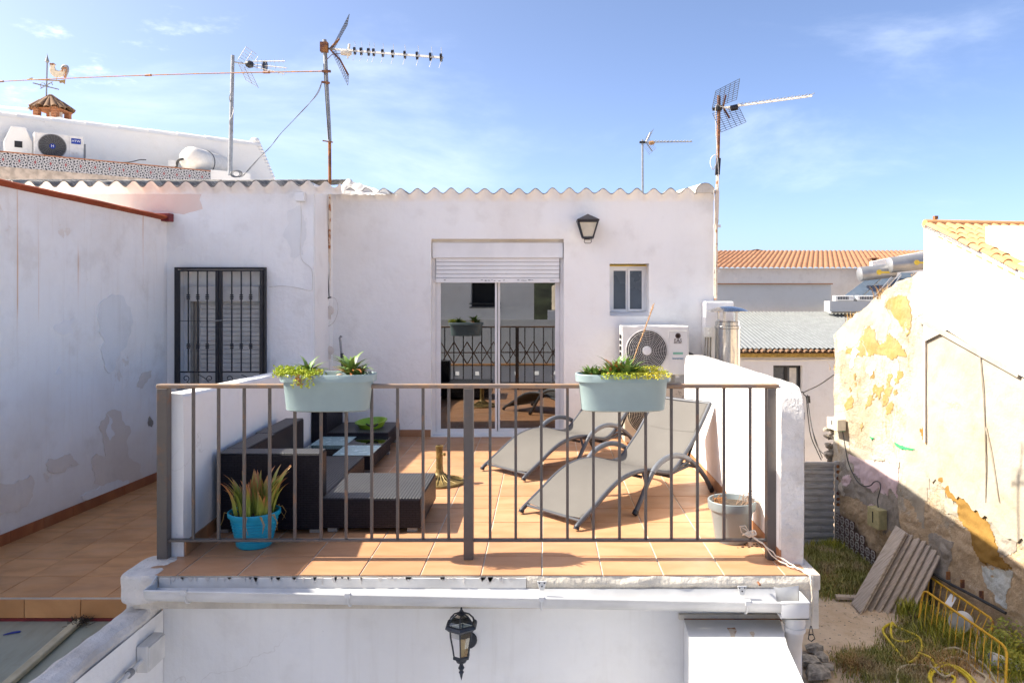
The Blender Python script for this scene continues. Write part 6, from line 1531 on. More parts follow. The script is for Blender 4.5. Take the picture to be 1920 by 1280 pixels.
# front face grid clipped by top profile
def topz(s):
    if s<=tp[0][0]: return tp[0][1]
    for (a,za),(b,zb) in zip(tp,tp[1:]):
        if a<=s<=b: return za+(zb-za)*(s-a)/(b-a)
    return tp[-1][1]
def rdisp(s,z):
    k=max(0,min(1,(-1.6-z)/1.2)); q=Vector((s*.9,z*.9,0)); d=.05*noise.noise(q)+.025*noise.noise(q*3.1)+ k*(.09*noise.noise(q*1.7+Vector((3,3,3)))+.05*abs(noise.noise(q*5)))+.008*noise.noise(q*14)
    # lumpy buttress between the pink room and the bright wall
    s1,_=sOf(1712,900); d+= .16*math.exp(-((s-s1)/.35)**2)*max(0,min(1,(-.6-z)/1.5))
    return max(d,-.06)+.06
m=MB(); m.smooth=True
S0,S1=tp[0][0]-.02,9.5
def rf_(a,b):
    s=S0+(S1-S0)*a; zt2=topz(s)+.05*noise.noise(Vector((s*4,0,1))); z=GZ-.1+(zt2-GZ+.1)*b
    ss=s
    if a<.001: ss=s+.06*noise.noise(Vector((z*3,4,0)))
    return rpt(ss,z)+RN*(rdisp(s,z)*(1 if b<.995 else .2))
m.grid(rf_,230,170)
m.smooth=False
m.grid(lambda a,b: rf_(a,1)-RN*(.45*b),230,4)
m.grid(lambda a,b: rf_(0,a)-RN*(.45*b)+RT*(.10*noise.noise(Vector((a*14,b*3,0)))*b-.05*b),80,5)
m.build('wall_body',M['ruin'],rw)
def rpatch(px,mat,name,off,amp=.2,lv=3,seed=1):
    P=fract(px,amp,lv,seed); n=len(P)
    # conform: sample rdisp, triangulate with interior grid via many points is overkill: fan out by clipping a fine grid
    uv=[sOf(p.x,p.y) for p in P]; s0=min(a for a,b in uv); s1=max(a for a,b in uv); z0=min(b for a,b in uv); z1=max(b for a,b in uv)
    step=max((s1-s0),(z1-z0))/70; step=max(step,.02)
    def inside(x,y):
        c=False; j=n-1
        for i in range(n):
            xi,yi=uv[i]; xj,yj=uv[j]
            if (yi>y)!=(yj>y) and x<(xj-xi)*(y-yi)/(yj-yi)+xi: c=not c
            j=i
        return c
    m=MB(); idx={}
    def vid(i,j):
        if (i,j) not in idx:
            s=s0+i*step; z=z0+j*step; s+=step*.45*noise.noise(Vector((s*30,z*30,1))); z+=step*.45*noise.noise(Vector((s*30,z*30,7)))
            idx[(i,j)]=len(m.v); m.v.append(rpt(s,z)+RN*(rdisp(s,z)+off))
        return idx[(i,j)]
    for i in range(int((s1-s0)/step)+1):
        for j in range(int((z1-z0)/step)+1):
            if inside(s0+(i+.5)*step,z0+(j+.5)*step):
                m.f.append([vid(i,j),vid(i+1,j),vid(i+1,j+1),vid(i,j+1)]); m.m.append(0); m.sm.append(True)
    if not m.f: return
    # skirt edges
    from collections import defaultdict
    ec=defaultdict(int)
    for f in m.f:
        for a,b in zip(f,f[1:]+f[:1]): ec[(a,b)]+=1
    ed=[(a,b) for (a,b) in ec if (b,a) not in ec]
    for a,b in ed:
        k=len(m.v); m.v+= [m.v[b]-RN*(off+.004),m.v[a]-RN*(off+.004)]; m.f.append([b,a,k+1,k]); m.m.append(0); m.sm.append(False)
    return m.build(name,M[mat],rw)
rpatch([(1665,575),(1672,560),(1690,552),(1705,556),(1714,575),(1716,600),(1713,625),(1706,630),(1698,612),(1690,600),(1680,590)],'ochre','plaster_patch',.012,.15,3,1)
rpatch([(1590,662),(1592,648),(1618,650),(1625,625),(1634,611),(1642,618),(1652,645),(1664,640),(1670,625),(1690,640),(1703,655),(1706,668),(1650,664),(1620,668)],'ochre','plaster_patch',.010,.2,3,2)
rpatch([(1592,848),(1640,860),(1702,874),(1700,935),(1680,915),(1668,928),(1650,912),(1640,922),(1625,910),(1614,895),(1604,885),(1598,866)],'pink','plaster_patch',.016,.25,4,3)
rpatch([(1590,892),(1600,890),(1600,905),(1596,910),(1588,905)],'pink','plaster_patch',.020,.2,3,4)
rpatch([(1634,945),(1646,945),(1648,968),(1640,967),(1633,958)],'pink','plaster_patch',.020,.15,3,5)
rpatch([(1578,865),(1590,862),(1600,886),(1620,902),(1650,918),(1702,910),(1702,985),(1665,1000),(1655,965),(1625,945),(1600,930),(1578,925)],'cement','plaster_patch',.006,.2,4,6)
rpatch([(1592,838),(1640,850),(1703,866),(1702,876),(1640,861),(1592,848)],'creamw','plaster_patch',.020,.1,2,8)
rpatch([(1568,797),(1588,803),(1588,809),(1568,804)],'greenp','green_stripe',.020,.05,1,9)
rpatch([(1676,827),(1727,840),(1727,843),(1706,841),(1690,836)],'greenp','green_stripe',.020,.08,2,10)
rpatch([(1638,818),(1648,820),(1642,824)],'greenp','green_stripe',.020,.1,1,11)
rpatch([(1733,803),(1748,802),(1766,822),(1790,850),(1812,885),(1830,925),(1852,970),(1875,1015),(1905,1062),(1908,1068),(1880,1063),(1850,1052),(1842,1040),(1830,1000),(1812,985),(1800,960),(1798,940),(1780,920),(1762,895),(1760,860),(1745,840)],'mustard','plaster_patch',.018,.14,4,12)
rpatch([(1848,1060),(1880,1066),(1908,1070),(1900,1100),(1896,1140),(1885,1132),(1868,1110),(1850,1090)],'paleblue','plaster_patch',.012,.2,4,13)
rpatch([(1748,1000),(1770,1006),(1792,1014),(1790,1050),(1788,1090),(1770,1080),(1752,1070),(1742,1040)],'cement','plaster_patch',.010,.22,4,14)
rpatch([(1774,920),(1790,935),(1800,965),(1815,985),(1812,990),(1796,968),(1778,945)],'creamw','plaster_patch',.014,.25,4,15)
rpatch([(1858,975),(1885,990),(1912,1000),(1915,1030),(1895,1045),(1880,1025),(1868,1000)],'cement','plaster_patch',.012,.3,4,16)
for i,(a,b,c) in enumerate(((1605,670,20),(1640,690,14),(1685,693,16),(1652,740,10),(1668,770,8),(1622,800,9))):
    rpatch([(a-c*.3,b+c),(a-c*.15,b-c*.5),(a+c*.3,b-c),(a+c*.35,b),(a+c*.05,b+c*.8)],'patch_grey' if i<3 else 'ochre','plaster_patch',.011,.3,4,30+i)
r=random.Random(77)
for i in range(22):
    a=r.uniform(1590,1690); b=r.uniform(700,765); c=r.uniform(4,14); rpatch([(a-c*.5,b+c),(a-c*.4,b-c*.6),(a+c*.3,b-c),(a+c*.5,b),(a+c*.1,b+c*.8)],'ochre','plaster_patch',.009,.35,3,50+i)
# upper bright limewash zone left of white house
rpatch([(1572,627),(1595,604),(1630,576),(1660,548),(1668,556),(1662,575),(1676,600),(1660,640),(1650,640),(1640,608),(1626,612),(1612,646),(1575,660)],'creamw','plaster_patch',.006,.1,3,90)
rpatch([(1716,545),(1730,520),(1744,515),(1744,560),(1735,590),(1722,598),(1716,585)],'patch_grey','plaster_patch',.008,.25,4,92)
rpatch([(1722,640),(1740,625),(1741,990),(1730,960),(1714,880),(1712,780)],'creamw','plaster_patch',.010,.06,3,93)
# cream rendered face right of the fold
m=MB(); m.smooth=True
sF,_=sOf(1745,700)
def cf(a,b):
    s=sF+(9.5-sF)*a; zlo=-2.05-.26*(s-sF)+.25*noise.noise(Vector((s*2,0,0)))+.10*noise.noise(Vector((s*9,0,0))); z=zlo+(3.2-zlo)*b*.8
    return rpt(s,z)+RN*(.10+.018*noise.noise(Vector((s*1.2,z*1.2,5)))+.006*noise.noise(Vector((s*6,z*6,5))))
m.grid(cf,120,80); m.smooth=False
m.grid(lambda a,b:cf(a,0)-RN*.12*b,120,1); m.grid(lambda a,b:cf(0,a)-RN*.12*b,60,1)
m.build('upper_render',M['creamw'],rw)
# thin recessed pipe at the fold
m=MB(); q=[RW(1745,v,.13) for v in (612,700,780,828)]; m.tube(q,.03,6); m.build('old_drain_chase',M['patch_grey'],rw)
# stones of the broken end
r=random.Random(21)
for i in range(46):
    u=r.uniform(1549,1576); v=r.uniform(760,872); 
    if u<1549+(880-v)*.0+ (22*(1-(v-755)/50) if v<805 else 0): continue
    Yq=18.75+r.uniform(-.1,.1); c=W(u,v,Yq); s=r.uniform(.06,.13); m=MB(); m.smooth=False
    pr=[(0,-s*.5),(s*.8,-s*.3),(s,.02),(s*.75,s*.4),(0,s*.5)]; m.lathe(pr,c,7); m.v=[p+Vector((1,1,1))*.35*s*noise.noise(p*9)+Vector((r.uniform(-.1,.1)*s,0,r.uniform(-.15,.15)*s)) for p in m.v]; m.sm=[False]*len(m.sm); m.build('stone',M['stone'],rw)
# dado tiles
dt=MB(); TS=.20; dt.box(-.001,.010,-TS/2+.002,TS/2-.002,-TS/2+.002,TS/2-.002)
dt.mi=1
def ringpts(w,h,n=20,e=3.2):
    P=[]
    for k in range(n):
        a=2*PI*k/n; c,s=math.cos(a),math.sin(a); P.append((w*math.copysign(abs(c)**(2/e),c),h*math.copysign(abs(s)**(2/e),s)))
    return P
o=ringpts(.072,.088); i_=ringpts(.052,.066); vs=[(.0112,a,b) for a,b in o]+[(.0112,a,b) for a,b in i_]; dt.add(vs,[(k,(k+1)%20,20+(k+1)%20,20+k) for k in range(20)])
for bx in ((-.004,.004,-.066,.066),(-.052,.052,-.004,.004),(.072,.098,-.004,.004),(-.098,-.072,-.004,.004)): dt.box(.010,.0112,*bx)
dt.v=[Vector((-p.x,p.y,p.z)) for p in dt.v]; dt.f=[f[::-1] for f in dt.f]
dme=dt.mesh('dado_tile',[M['dado_d'],M['dado_w']])
ang=math.atan2(RT.y,RT.x)+PI/2
sd0,_=sOf(1578,980)
for a in range(13):
    for b in range(6):
        s=sd0+.1+a*TS; z=GZ+.02+.1+b*TS
        lim=WZ(958,18.3)+.0-(max(0,a-3)*.13 if a>3 else 0)+(.05 if a%2 else 0)
        if z>lim: continue
        if rnd.random()<.04: continue
        inst('dado_tile',dme,rw,rpt(s,z)+RN*.155,(0,0,math.atan2(RT.y,RT.x)+PI/2 if True else 0))
# ------------------------------------------------------------------ bright white house (upper right)
wh=thing('bright_house','brilliant white sunlit gable house with clay tiled roof at the far right','house',(7.9,13,-.5))
OFF=.16
g1=[(1745,424),(1745,606),(1790,628),(1830,650),(1875,672),(1920,698),(2060,775),(2060,560),(1920,507),(1870,485),(1800,450),(1760,430)]
g1=[(1745,640),(1746,424),(1752,421),(1762,427),(1800,446),(1840,463),(1880,482),(1920,503),(2200,633),(2200,830),(1920,699),(1875,671),(1830,643),(1790,618)]
P=[RW(u,v,OFF) for u,v in g1]; m=MB(); m.prism(P,-RN*6.0); m.build('gable_wall',M['bright'],wh)
m=MB(); m.bar(RW(1733,597,OFF-.02),RW(1925,702,OFF-.02),.05,.10); m.build('ledge_strip',M['creamw'],wh)
m=MB(); m.tube([RW(1849,668,.125),RW(1855,740,.125),RW(1858,800,.125),RW(1860,880,.125),RW(1858,940,.11)],.014,5); m.tube([RW(1860,800,.125),RW(1872,860,.125),RW(1884,940,.12)],.010,5); m.build('thin_pipe',M['creamw'],wh)
# roof tiles : columns run down the slope towards camera
e0=RW(1752,424,OFF); e1=RW(1920,505,OFF); sl_=(e1-e0); Ls=sl_.length; sdir=sl_.normalized(); side_=-RN; upv=sdir.cross(side_).normalized()
if upv.z<0: upv=-upv
def rtile(name,L_,r0,r1,mat):
    m=MB(); vs=[]; vs2=[]
    for j in range(11):
        a=PI*j/10
        for x,r_ in ((0,r0),(L_,r1)): 
            vs.append(side_*(-math.cos(a)*r_)+upv*math.sin(a)*r_*.75+sdir*x); vs2.append(side_*(-math.cos(a)*(r_-.014))+upv*(math.sin(a)*(r_-.016)*.75)+sdir*x)
    m.smooth=True; m.add(vs,[(2*j,2*j+1,2*j+3,2*j+2) for j in range(10)]); m.add(vs2,[(2*j,2*j+2,2*j+3,2*j+1) for j in range(10)]); m.smooth=False
    m.add([vs[2*j+1] for j in range(11)]+[vs2[2*j+1] for j in range(11)],[(j,j+1,j+12,j+11) for j in range(10)]); return m.mesh(name,mat)
t1m=rtile('roof_tile',.40,.075,.095,M['clay'])
nrow=int(Ls/.30)+7
m=MB(); m.prism([e0-sdir*.05,e0+sdir*(Ls+1.5),e0+sdir*(Ls+1.5)+side_*5.5,e0-sdir*.05+side_*5.5],-upv*.06); m.build('roof_bed',M['clay_old'],wh)
for c_ in range(12):
    for k in range(nrow):
        inst('roof_tile',t1m,wh,e0+side_*(.05+c_*.205)+sdir*(k*.30-.05)+upv*(.012+.004*k%2*.0)+upv*rnd.uniform(0,.008),(rnd.uniform(-.03,.03),rnd.uniform(-.03,.03),rnd.uniform(-.04,.04)))
for k in range(int(Ls/.27)+4):
    m=MB(); a=e0+sdir*(.35+k*.27)+RN*.012-Vector((0,0,.075)); b=a+sdir*.15; m.prism([a,b,b-Vector((0,0,.035)),a-Vector((0,0,.035))],-RN*.05); m.build('verge_tile',M['clay'],wh)
m=MB(); m.tube([e0-sdir*.08+upv*.02,e0-sdir*.08+side_*5.5+upv*.02],.09,10); m.build('ridge_bed',M['clay'],wh)
dm=thing('roof_light','white dormer wall with pale glass panel on the clay roof at the right edge','roof light',RW(1860,470,-1))
rq=lambda u,v: plane_pt(u,v,e0,upv)
qa,qb=rq(1848,462),rq(1930,500)
A=[Vector((qa.x,qa.y,WZ(425,qa.y))),qa-Vector((0,0,.3)),qb-Vector((0,0,.3)),Vector((qb.x,qb.y,WZ(452,qb.y)))]
m=MB(); m.prism(A,Vector((1.5,.3,0))); m.build('dormer_wall',M['bright'],dm)
m=MB(); m.prism([A[0]+Vector((.05,0,.003)),A[3]+Vector((.05,0,.003)),A[3]+Vector((1.5,.3,.003)),A[0]+Vector((1.5,.3,.003))],Vector((0,0,.02))); m.build('glass_panel',M['frost'],dm)
sg_=thing('roof_post','short dark post with a bracket at the top corner of the bright gable','post',W(1754,424,16)); m=MB(); m.tube([W(1754,424,16),W(1754,409,16)],.03,6); m.box(WX(1751,16),WX(1757,16),15.95,16.05,WZ(411,16),WZ(405,16)); m.build('post',M['rust'],sg_)
sa_=thing('roof_aerial','tiny dark rod aerial lying over the clay ridge','aerial',W(1790,418,17)); m=MB(); m.tube([W(1782,420,17),W(1795,416,17)],.02,5); m.tube([W(1784,419,17.2),W(1768,421,17.2)],.012,5); m.build('rod',M['black'],sa_)
fr_=thing('steel_frame','small dark steel frame between the solar tank and the bright gable','frame',W(1738,478,26)); m=MB(); m.tube([W(1733,482,26),W(1733,467,26),W(1748,466,26)],.03,5); m.build('frame',M['black'],fr_)
# wall boxes and cables on ruin
def wbox2(name,label,u0,v0,u1,v1,d,mat,off=.11):
    c=RW((u0+u1)/2,(v0+v1)/2,off); w=abs((sOf(u1,v0)[0]-sOf(u0,v0)[0]))
    t=thing(name,label,'electrical box',c-Vector((0,0,.2)))
    zt2=RW((u0+u1)/2,v0,off).z; zb2=RW((u0+u1)/2,v1,off).z; hw_=w/2
    p=[c-RT*hw_,c+RT*hw_]; m=MB(); P=[]
    for z in (zb2,zt2):
        for q,o_ in ((p[0],0),(p[1],0),(p[1],d),(p[0],d)): P.append(Vector((q.x,q.y,z))+RN*o_)
    m.hexa(P); m.build('box_body',mat,t,bevel=.008); return t,c
t,c=wbox2('meter_box','cream meter box with a small window high on the ruined wall above the green stripe',1574,783,1594,804,.22,M['cream'])
m=MB(); q=c+RN*.221; m.box(q.x-.006,q.x,q.y-.02,q.y+.12,q.z-.02,q.z+.08); m.build('meter_window',M['dark'],t)
t,c=wbox2('fuse_box','tilted beige fuse box hanging above the stacked boards on the ruined wall',1650,951,1672,987,.20,simple('beige_fusebox',(.48,.42,.20),.5))
m=MB(); q=c+RN*.205; m.bar(q+Vector((0,0,-.1)),q+Vector((0,0,.14)),.02,.012); m.build('hinge',M['dark'],t)
rc=thing('wall_wire','black wires looping between the meter box, the fuse box and the street house','wire',RW(1600,900,.2))
m=MB(); m.tube(sag([RW(u,v,.17) for u,v in ((1592,805),(1597,835),(1604,868),(1618,898),(1632,910),(1645,909),(1653,902),(1662,903),(1664,915),(1659,935),(1660,950))]),.012,5)
m.tube(sag([W(1586,805,18.2),W(1580,830,18.4),W(1570,850,19),W(1557,853,19.5),W(1540,847,20.5),W(1527,822,22),W(1517,770,23),W(1514,740,23.8)]),.014,5)
m.tube(sag([W(1543,705,22) if False else W(1563,703,19),W(1535,722,21),W(1507,736,23.7),W(1512,745,23.8),W(1514,770,23.8),W(1520,815,23.8),W(1532,845,23.8),W(1540,862,23.8)]),.016,5)
m.tube(sag([W(1515,752,23.8),W(1522,800,23.7),W(1534,838,23.7),W(1542,858,23.7)]),.014,5)
m.bar(W(1492,735,23.9),W(1506,735,23.7),.04); m.bar(W(1515,742,23.75),W(1516,755,23.75),.09)
m.build('wire',M['cable'],rc)
# ================================================================== YARD
gt2=thing('yard_gate','corrugated grey metal sheet gate with rust spotted post at the back of the yard','gate',(6.5,18.4,GZ))
Yg=18.4; m=MB(); m.smooth=False
xg0,xg1=WX(1440,Yg),WX(1563,Yg); zt0,zb0_=WZ(866,Yg),WZ(1024,Yg)
nr=12; pr=[]
for i in range(nr):
    z0=zb0_+(zt0-zb0_)*i/nr; h=(zt0-zb0_)/nr
    pr+= [(Yg,z0),(Yg,z0+h*.30),(Yg-.05,z0+h*.42),(Yg-.05,z0+h*.86),(Yg,z0+h*.98)]
vs=[];fs=[]
for y,z in pr: vs+= [(xg0,y,z),(xg1,y+.0,z)]
for i in range(len(pr)-1): fs.append((2*i,2*i+1,2*i+3,2*i+2))
m.add(vs,fs); m.build('sheet',M['gate'],gt2)
m=MB(); m.box(WX(1563.5,Yg),WX(1575,Yg),Yg-.12,Yg-.02,GZ,WZ(863,Yg)); gp=m.build('post',M['gate'],gt2,bevel=.01)
m=MB(); m.box(xg0,xg1,Yg-.09,Yg-.02,WZ(869,Yg),WZ(865,Yg)); m.build('top_rail',M['gate'],gt2)
for k,v in enumerate((874,884,896,924,935,945,993,1005)):
    m=MB(); m.lathe([(0,-.01),(.045,-.006),(.03,.004),(0,.004)],(WX(1571,Yg-.12),Yg-.124,WZ(v,Yg-.12)),8,axis='Y'); m.build('rusty_bolt',M['rust'],gp)
# boards leaning
bd_lab=['broadest weathered board, outermost of the leaning stack','second board of the leaning stack, just behind the broad one','third board of the leaning stack','fourth board of the leaning stack','fifth board of the leaning stack','sixth board of the leaning stack','second last board of the leaning stack','innermost board of the leaning stack, nearest the ruined wall']
for i in range(8):
    f=i/7
    bl_=FL(1596+60*f,1130+18*f,GZ+.03); br_=FL(1613+58*f,1149+8*f,GZ+.03)
    if i>0: br_=bl_+(br_-bl_).normalized()*.27
    tl=RW(1696+50*f,983+9*f,.10+.10*(1-f)); w_=(br_-bl_)
    tr=tl+ (RW(1716,1001,.2)-RW(1696,983,.2)) if i==0 else tl+w_*1.0
    if i>0: tl=tl+RN*.0
    n=(tl-bl_).cross(w_).normalized(); n=n if n.x<0 else -n
    dn=-n*(.045*i)+w_*(.0*i); bl_=bl_+dn; tl=tl+dn+w_*(.10*math.sin(i*2.3))+RT*0; tl=tl+(tl-bl_)*(.03*math.sin(i*3.7)); bl_=bl_+w_*(.08*math.sin(i*1.9)) if i else bl_
    m=MB(); m.hexa([bl_,bl_+w_,bl_+w_-n*.026,bl_-n*.026,tl,tl+w_,tl+w_-n*.026,tl-n*.026]); o=m.build('board',M['wood']); tag(o,'weathered grey '+bd_lab[i],'board','boards leaning on the ruined wall')
    ul=o.data.uv_layers.new(name='UVMap'); L_=(tl-bl_)
    og=ORG[o.name]
    for lp in o.data.loops:
        q=o.data.vertices[lp.vertex_index].co+og-bl_; ul.data[lp.index].uv=(q.dot(w_)/w_.length_squared*.27+i*.37,q.dot(L_)/L_.length)
m=MB(); a=FL(1567,1118,GZ+.05); m.bar(a,a+Vector((.5,-.05,0)),.14,.05); tag(m.build('plank',M['wood']),'short brown plank lying flat on the ground left of the leaning boards','plank')
# barriers
def barrier(label,BL_,BR_,TR_,TL_,n):
    t=thing('crowd_barrier',label,'barrier',BL_,group='yellow barriers')
    def cor(p,a,b,r=.12):
        da=(a-p).normalized()*r; db=(b-p).normalized()*r; return [p+da,p+da*.3+db*.3,p+db]
    loop=[BL_]+cor(TL_,BL_,TR_)+cor(TR_,TL_,BR_)+[BR_]
    m=MB(); m.tube(loop,.022,8); m.tube([BL_,BR_],.020,8); m.build('frame',M['yellow'],t)
    for k in range(1,n):
        f=k/n; a=BL_.lerp(BR_,f); b=TL_.lerp(TR_,f); mid=(a+b)/2+Vector((rnd.uniform(-.01,.01),rnd.uniform(-.02,.02),0)); m=MB(); m.tube([a,mid,b],.0085,6); m.build('bar',M['yellow'],t)
    return t
b1=barrier('rusty yellow crowd barrier in front, its top tube heavily rusted',FL(1722,1169,GZ+.02),FL(1885,1297,GZ+.02),W(1888,1213,12.1),W(1731,1104,14.25),13)
b2=barrier('yellow crowd barrier behind, half hidden by the rusted one and leaning to the wall',FL(1716,1140,GZ+.02),FL(1838,1222,GZ+.02),W(1866,1164,13.2),W(1722,1066,15.3),12)
# white rolls/buckets
def bucket(label,c,ax,r,L_):
    ax=Vector(ax).normalized(); Mx=ax.to_track_quat('Z','Y').to_matrix(); t=thing('white_pipe_offcut',label,'pipe offcut',c)
    m=MB(); m.lathe([(r*.93,0),(r,0),(r,L_),(r*.93,L_),(r*.93,0)],c,28,M=Mx); m.lathe([(0,L_*.5),(r*.93,L_*.5)],c,28,M=Mx); m.build('tube',M['pvc'],t); return t
bucket('white tube offcut lying in the weeds at the lower right corner',W(1855,1236,12.35),(.9,-.25,-.28),.135,.42)
t=bucket('white bowed tube offcut hanging behind the front yellow barrier',W(1797,1167,13.4),(.6,.5,-.1),.17,.22)
t=thing('white_board','small white board propped against the back yellow barrier','board',W(1784,1125,14)); m=MB(); m.prism([W(1783,1112,14.35),W(1794,1120,14.2),W(1783,1140,14.0),W(1772,1130,14.15)],Vector((-.02,-.02,0))); m.build('panel',M['pvc'],t)
# black pipe along the wall
bp=thing('black_pipe','black water pipe clipped along the base of the ruined wall behind the barriers','pipe',RW(1830,1100,.2))
m=MB(); m.tube([RW(1752,1160,.10),RW(1760,1090,.18),RW(1764,1072,.2),RW(1800,1093,.2),RW(1850,1118,.2),RW(1905,1147,.2)],.028,8); m.build('pipe',M['cable'],bp)
for u,v in ((1792,1076),(1819,1091),(1855,1112)):
    m=MB(); q=RW(u,v,.16); m.bar(q+Vector((0,0,-.09)),q+Vector((0,0,.06)),.07,.03); m.build('pipe_clip',M['rust'],bp)
# hoses
def hose(label,px,mat,r_,seed):
    rr_=random.Random(seed); pts=[]
    for u,v in px:
        p=FL(u,v,GZ); p.z=yz(p.x,p.y)+r_+.01+rr_.uniform(0,.05); pts.append(p)
    m=MB(); m.tube(smoothp(pts,5),r_,8); return tag(m.build('hose',mat),label,'hose')
hose('bright yellow hose looping on the grass, its loose end nearest the boards',[(1668,1173),(1655,1185),(1668,1205),(1690,1230),(1705,1245),(1722,1235),(1729,1215),(1722,1200),(1700,1185),(1680,1178),(1672,1175),(1672,1195),(1690,1206),(1715,1200),(1722,1197)],M['hose'],.022,1)
hose('bright yellow hose coiled in the lower right corner of the yard',[(1722,1232),(1745,1245),(1760,1262),(1790,1275),(1780,1292),(1750,1290),(1742,1270),(1765,1250),(1790,1260),(1820,1285),(1800,1310),(1760,1300),(1745,1275),(1770,1255),(1800,1262),(1830,1290),(1840,1320)],M['hose'],.022,2)
hose('pale cream conduit coil tangled with the yellow hose',[(1683,1290),(1684,1262),(1710,1250),(1745,1258),(1770,1275),(1790,1262),(1776,1250),(1750,1262),(1742,1235),(1755,1228),(1790,1225),(1820,1240),(1850,1262),(1870,1290)],M['conduit'],.019,3)
hose('second pale cream conduit loop lying by the front barrier',[(1770,1275),(1765,1255),(1780,1240),(1810,1245),(1830,1262),(1850,1280),(1830,1300),(1800,1300),(1780,1290)],M['conduit'],.019,4)
# vegetation
rr=random.Random(31)
def inpx(regions):
    def d(r_):
        while True:
            (u,v,su,sv)=r_.choice(regions); p=FL(r_.gauss(u,su),r_.gauss(v,sv),GZ)
            if p.x>1.6 and p.y<18.3 and (p-Vector(RP)).dot(RN)>.05: return p.x,p.y
    return d
m=MB(); blades(m,0,0,yz,9000,0,.20,.012,rr,.8,inpx([(1560,1040,22,9),(1590,1060,25,12),(1530,1060,20,14),(1600,1085,22,10)]))
blades(m,0,0,yz,2600,0,.16,.010,rr,.9,inpx([(1520,1095,25,10),(1560,1105,25,8)]))
blades(m,0,0,yz,9000,0,.12,.010,rr,.9,inpx([(1650,1235,28,12),(1700,1200,25,14),(1740,1225,28,16),(1610,1240,22,9),(1670,1270,40,10),(1760,1200,25,20),(1720,1165,18,10)]))
tag(m.build('yard_grass',M['grass']),'patchy green and brown grass growing over the dirt yard','grass',kind='stuff')
m=MB(); 
blades(m,0,0,yz,1500,0,.30,.012,rr,1.0,inpx([(1700,1150,12,8),(1725,1150,14,10),(1760,1185,20,12),(1800,1210,22,12),(1870,1240,20,12),(1905,1262,15,14)]))
blades(m,0,0,yz,700,0,.28,.012,rr,.9,inpx([(1560,1035,14,5)]))
tag(m.build('tall_weeds',M['weed']),'taller yellow green weeds among the barriers and behind the boards','weeds',kind='stuff')
m=MB(); blades(m,0,0,yz,3500,0,.14,.008,rr,1.6,inpx([(1560,1095,25,9),(1540,1085,20,8),(1730,1235,30,14),(1780,1250,30,12),(1600,1250,15,8)]))
tag(m.build('dry_straw',M['dry']),'flattened dry brown straw at the edge of the yard grass','straw',kind='stuff')
m=MB()
def leafball(m,c,R_,n,rr_,s):
    for i in range(n):
        d=Vector((rr_.gauss(0,1),rr_.gauss(0,1),rr_.gauss(0,1)*.8)).normalized()*R_*rr_.random()**.4; p=Vector(c)+d; x=Vector((rr_.gauss(0,1),rr_.gauss(0,1),rr_.gauss(0,1))).normalized(); y=x.orthogonal().normalized(); k=s*rr_.uniform(.5,1.2); m.add([p-x*k,p+y*k*.5,p+x*k,p-y*k*.5],[(0,1,2,3)])
for lab,u,v,Yq,Rr,n in (('bushy yellow green weed growing against the ruined wall at the lower right',1895,1210,12.9,.45,1500),('bushy green weed in the lower right corner beside the white tube',1893,1262,12.2,.4,1300)):
    t=thing('bush',lab,'plant',FL(u,v+20,GZ)); m=MB(); leafball(m,W(u,v,Yq),Rr,n,rr,.035); m.build('foliage',M['weed'],t)
    m=MB(); b=FL(u,v+20,GZ)
    for i in range(9): e=W(u,v,Yq)+Vector((rr.gauss(0,.2),rr.gauss(0,.2),rr.uniform(0,.4))); m.tube([Vector((e.x*.3+b.x*.7,Yq,GZ)),e],[.01,.004],4)
    m.build('stem',M['weed'],t)
for lab,u,v,n,h in (('dry brown tuft growing on top of the ruined wall near the solar panels',1650,556,90,.35),('dry brown tuft on the left upper edge of the ruined wall',1596,602,90,.3),('small dry tuft on the vertical broken edge of the ruined wall',1566,690,50,.22),('dry tuft near the white gable corner of the ruined wall',1712,522,40,.15)):
    c=RW(u,v,-.1); m=MB(); blades(m,c.x,c.y,c.z-.05,n,.22 if h>.2 else .14,h,.008,rr,1.1); leafball(m,c+Vector((0,0,.06)),.14,60,rr,.02); tag(m.build('dry_tuft',M['dry']),lab,'plant')
# small stones
m=MB(); r=random.Random(8)
for i in range(420):
    u,v=r.uniform(1520,1760),r.uniform(1080,1285); p=FL(u,v,GZ); s=r.uniform(.005,.018); z=yz(p.x,p.y); m.lathe([(0,-s*.3),(s,0),(s*.6,s*.5),(0,s*.6)],(p.x,p.y,z),5)
tag(m.build('yard_gravel',M['stone']),'scattered small stones and crumbs on the bare dirt of the yard','gravel',kind='stuff')
for i,(u,v,s) in enumerate(((1527,1225,.16),(1540,1243,.13),(1522,1252,.18),(1548,1262,.14),(1535,1275,.2))):
    p=FL(u,v,GZ); m=MB(); m.lathe([(0,-s*.4),(s,-s*.1),(s*.9,s*.3),(0,s*.5)],(p.x,p.y,GZ+.1),7); m.v=[q+Vector((1,1,1))*.4*s*noise.noise(q*7) for q in m.v]; m.sm=[False]*len(m.sm)
    tag(m.build('rubble_block',M['stone']),'grey rubble block '+['behind the downpipe, topmost','with a rounded top below the downpipe','dark and squat against the building base','pale and small near the dirt path','largest at the bottom beside the hood'][i],'rubble','rubble blocks at the building base')
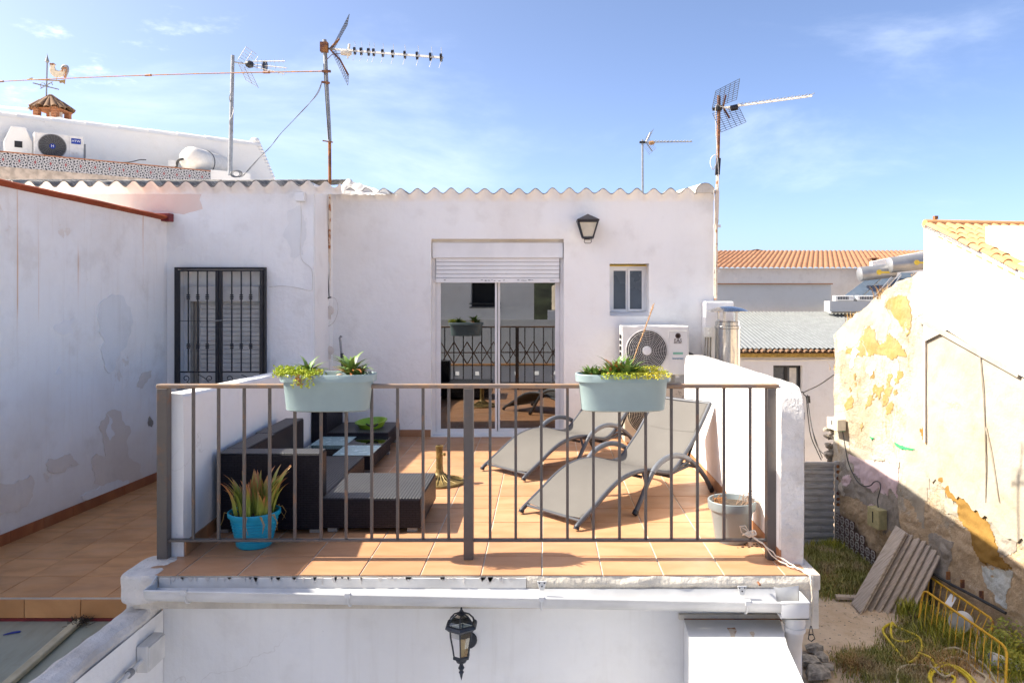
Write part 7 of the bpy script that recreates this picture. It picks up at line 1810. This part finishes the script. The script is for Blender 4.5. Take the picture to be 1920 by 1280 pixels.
# building beyond under right : wall side
# ================================================================== OPPOSITE SIDE (seen mirrored in the door glass)
ow=thing('opposite_house','white house with a dark window behind the viewer, mirrored in the door glass','house',(-5,-8,GZ))
m=MB(); opening_wall(m,-12,-.35,.2,7,-9,-8,[(-2.35,-1.45,1.1,1.9)]); m.box(-12,-.35,-9,-8,GZ,.2); m.build('facade',M['farwhite'],ow)
m=MB(); m.box(-2.35,-1.45,-8.4,-8.35,1.1,1.9); m.build('window',M['dark'],ow); m=MB(); m.tube([(-2.4,-7.95,1.2),(-1.4,-7.95,1.2)],.02,6); m.tube([(-2.4,-7.95,1.08),(-1.4,-7.95,1.08)],.02,6); m.build('window_rail',M['black'],ow)
op=thing('opposite_terrace','low white parapet with square drain holes of the opposite terrace','wall',(0,0,GZ))
m=MB()
x=-6
while x<6: m.box(x,x+.32,.2,.4,-.55,.0); m.box(x+.32,x+.42,.2,.4,-.55,-.22); m.box(x+.32,x+.42,.2,.4,-.12,.0); x+=.42
m.box(-6,6,.2,.4,GZ,-.55); m.box(-6,6,-8,.2,-1.0,-.7); m.build('parapet',M['farwhite'],op)
m=MB(); m.box(-6,6,.18,.42,.0,.03); m.build('clay_coping',M['clay'],op)
lt=thing('wood_lattice','brown wooden folding lattice standing on the opposite parapet','lattice',(-1,.3,.03))
m=MB(); x=-2.2
while x<.6: m.bar((x,.3,.03),(x+.28,.3,.5),.035,.02); m.bar((x+.28,.33,.03),(x,.33,.5),.035,.02); x+=.28
m.bar((-2.3,.28,.27),(.7,.28,.27),.03,.02); m.build('slats',M['lattice'],lt)
wt2=thing('roof_tank','cylindrical roof tank on a white block across the patio','tank',(.6,-8,-.5)); m=MB(); m.lathe([(0,1.0),(.32,1.0),(.32,1.75),(.2,1.82),(0,1.85)],(.55,-8,0),24); m.build('tank',M['acbeige'],wt2); m=MB(); m.box(.1,1.6,-8.6,-7.6,-.7,.98); m.build('block',M['farwhite'],wt2)
bw=thing('back_wall','grey rendered terrace back wall across the patio','wall',(0,-6,-.7)); m=MB(); m.box(-6,6,-6.1,-6,-.7,.75); m.build('wall_body',M['fargrey2'],bw)
hl=MB(); hl.smooth=True; hl.grid(lambda a,b:Vector((-150+300*a,-190+60*b,GZ+18*math.sin(PI*b)*(.6+.4*noise.noise(Vector((a*6,b*2,0))))+ 2*noise.noise(Vector((a*30,b*9,0))))),100,16); struct('hill',hl,M['hill'])
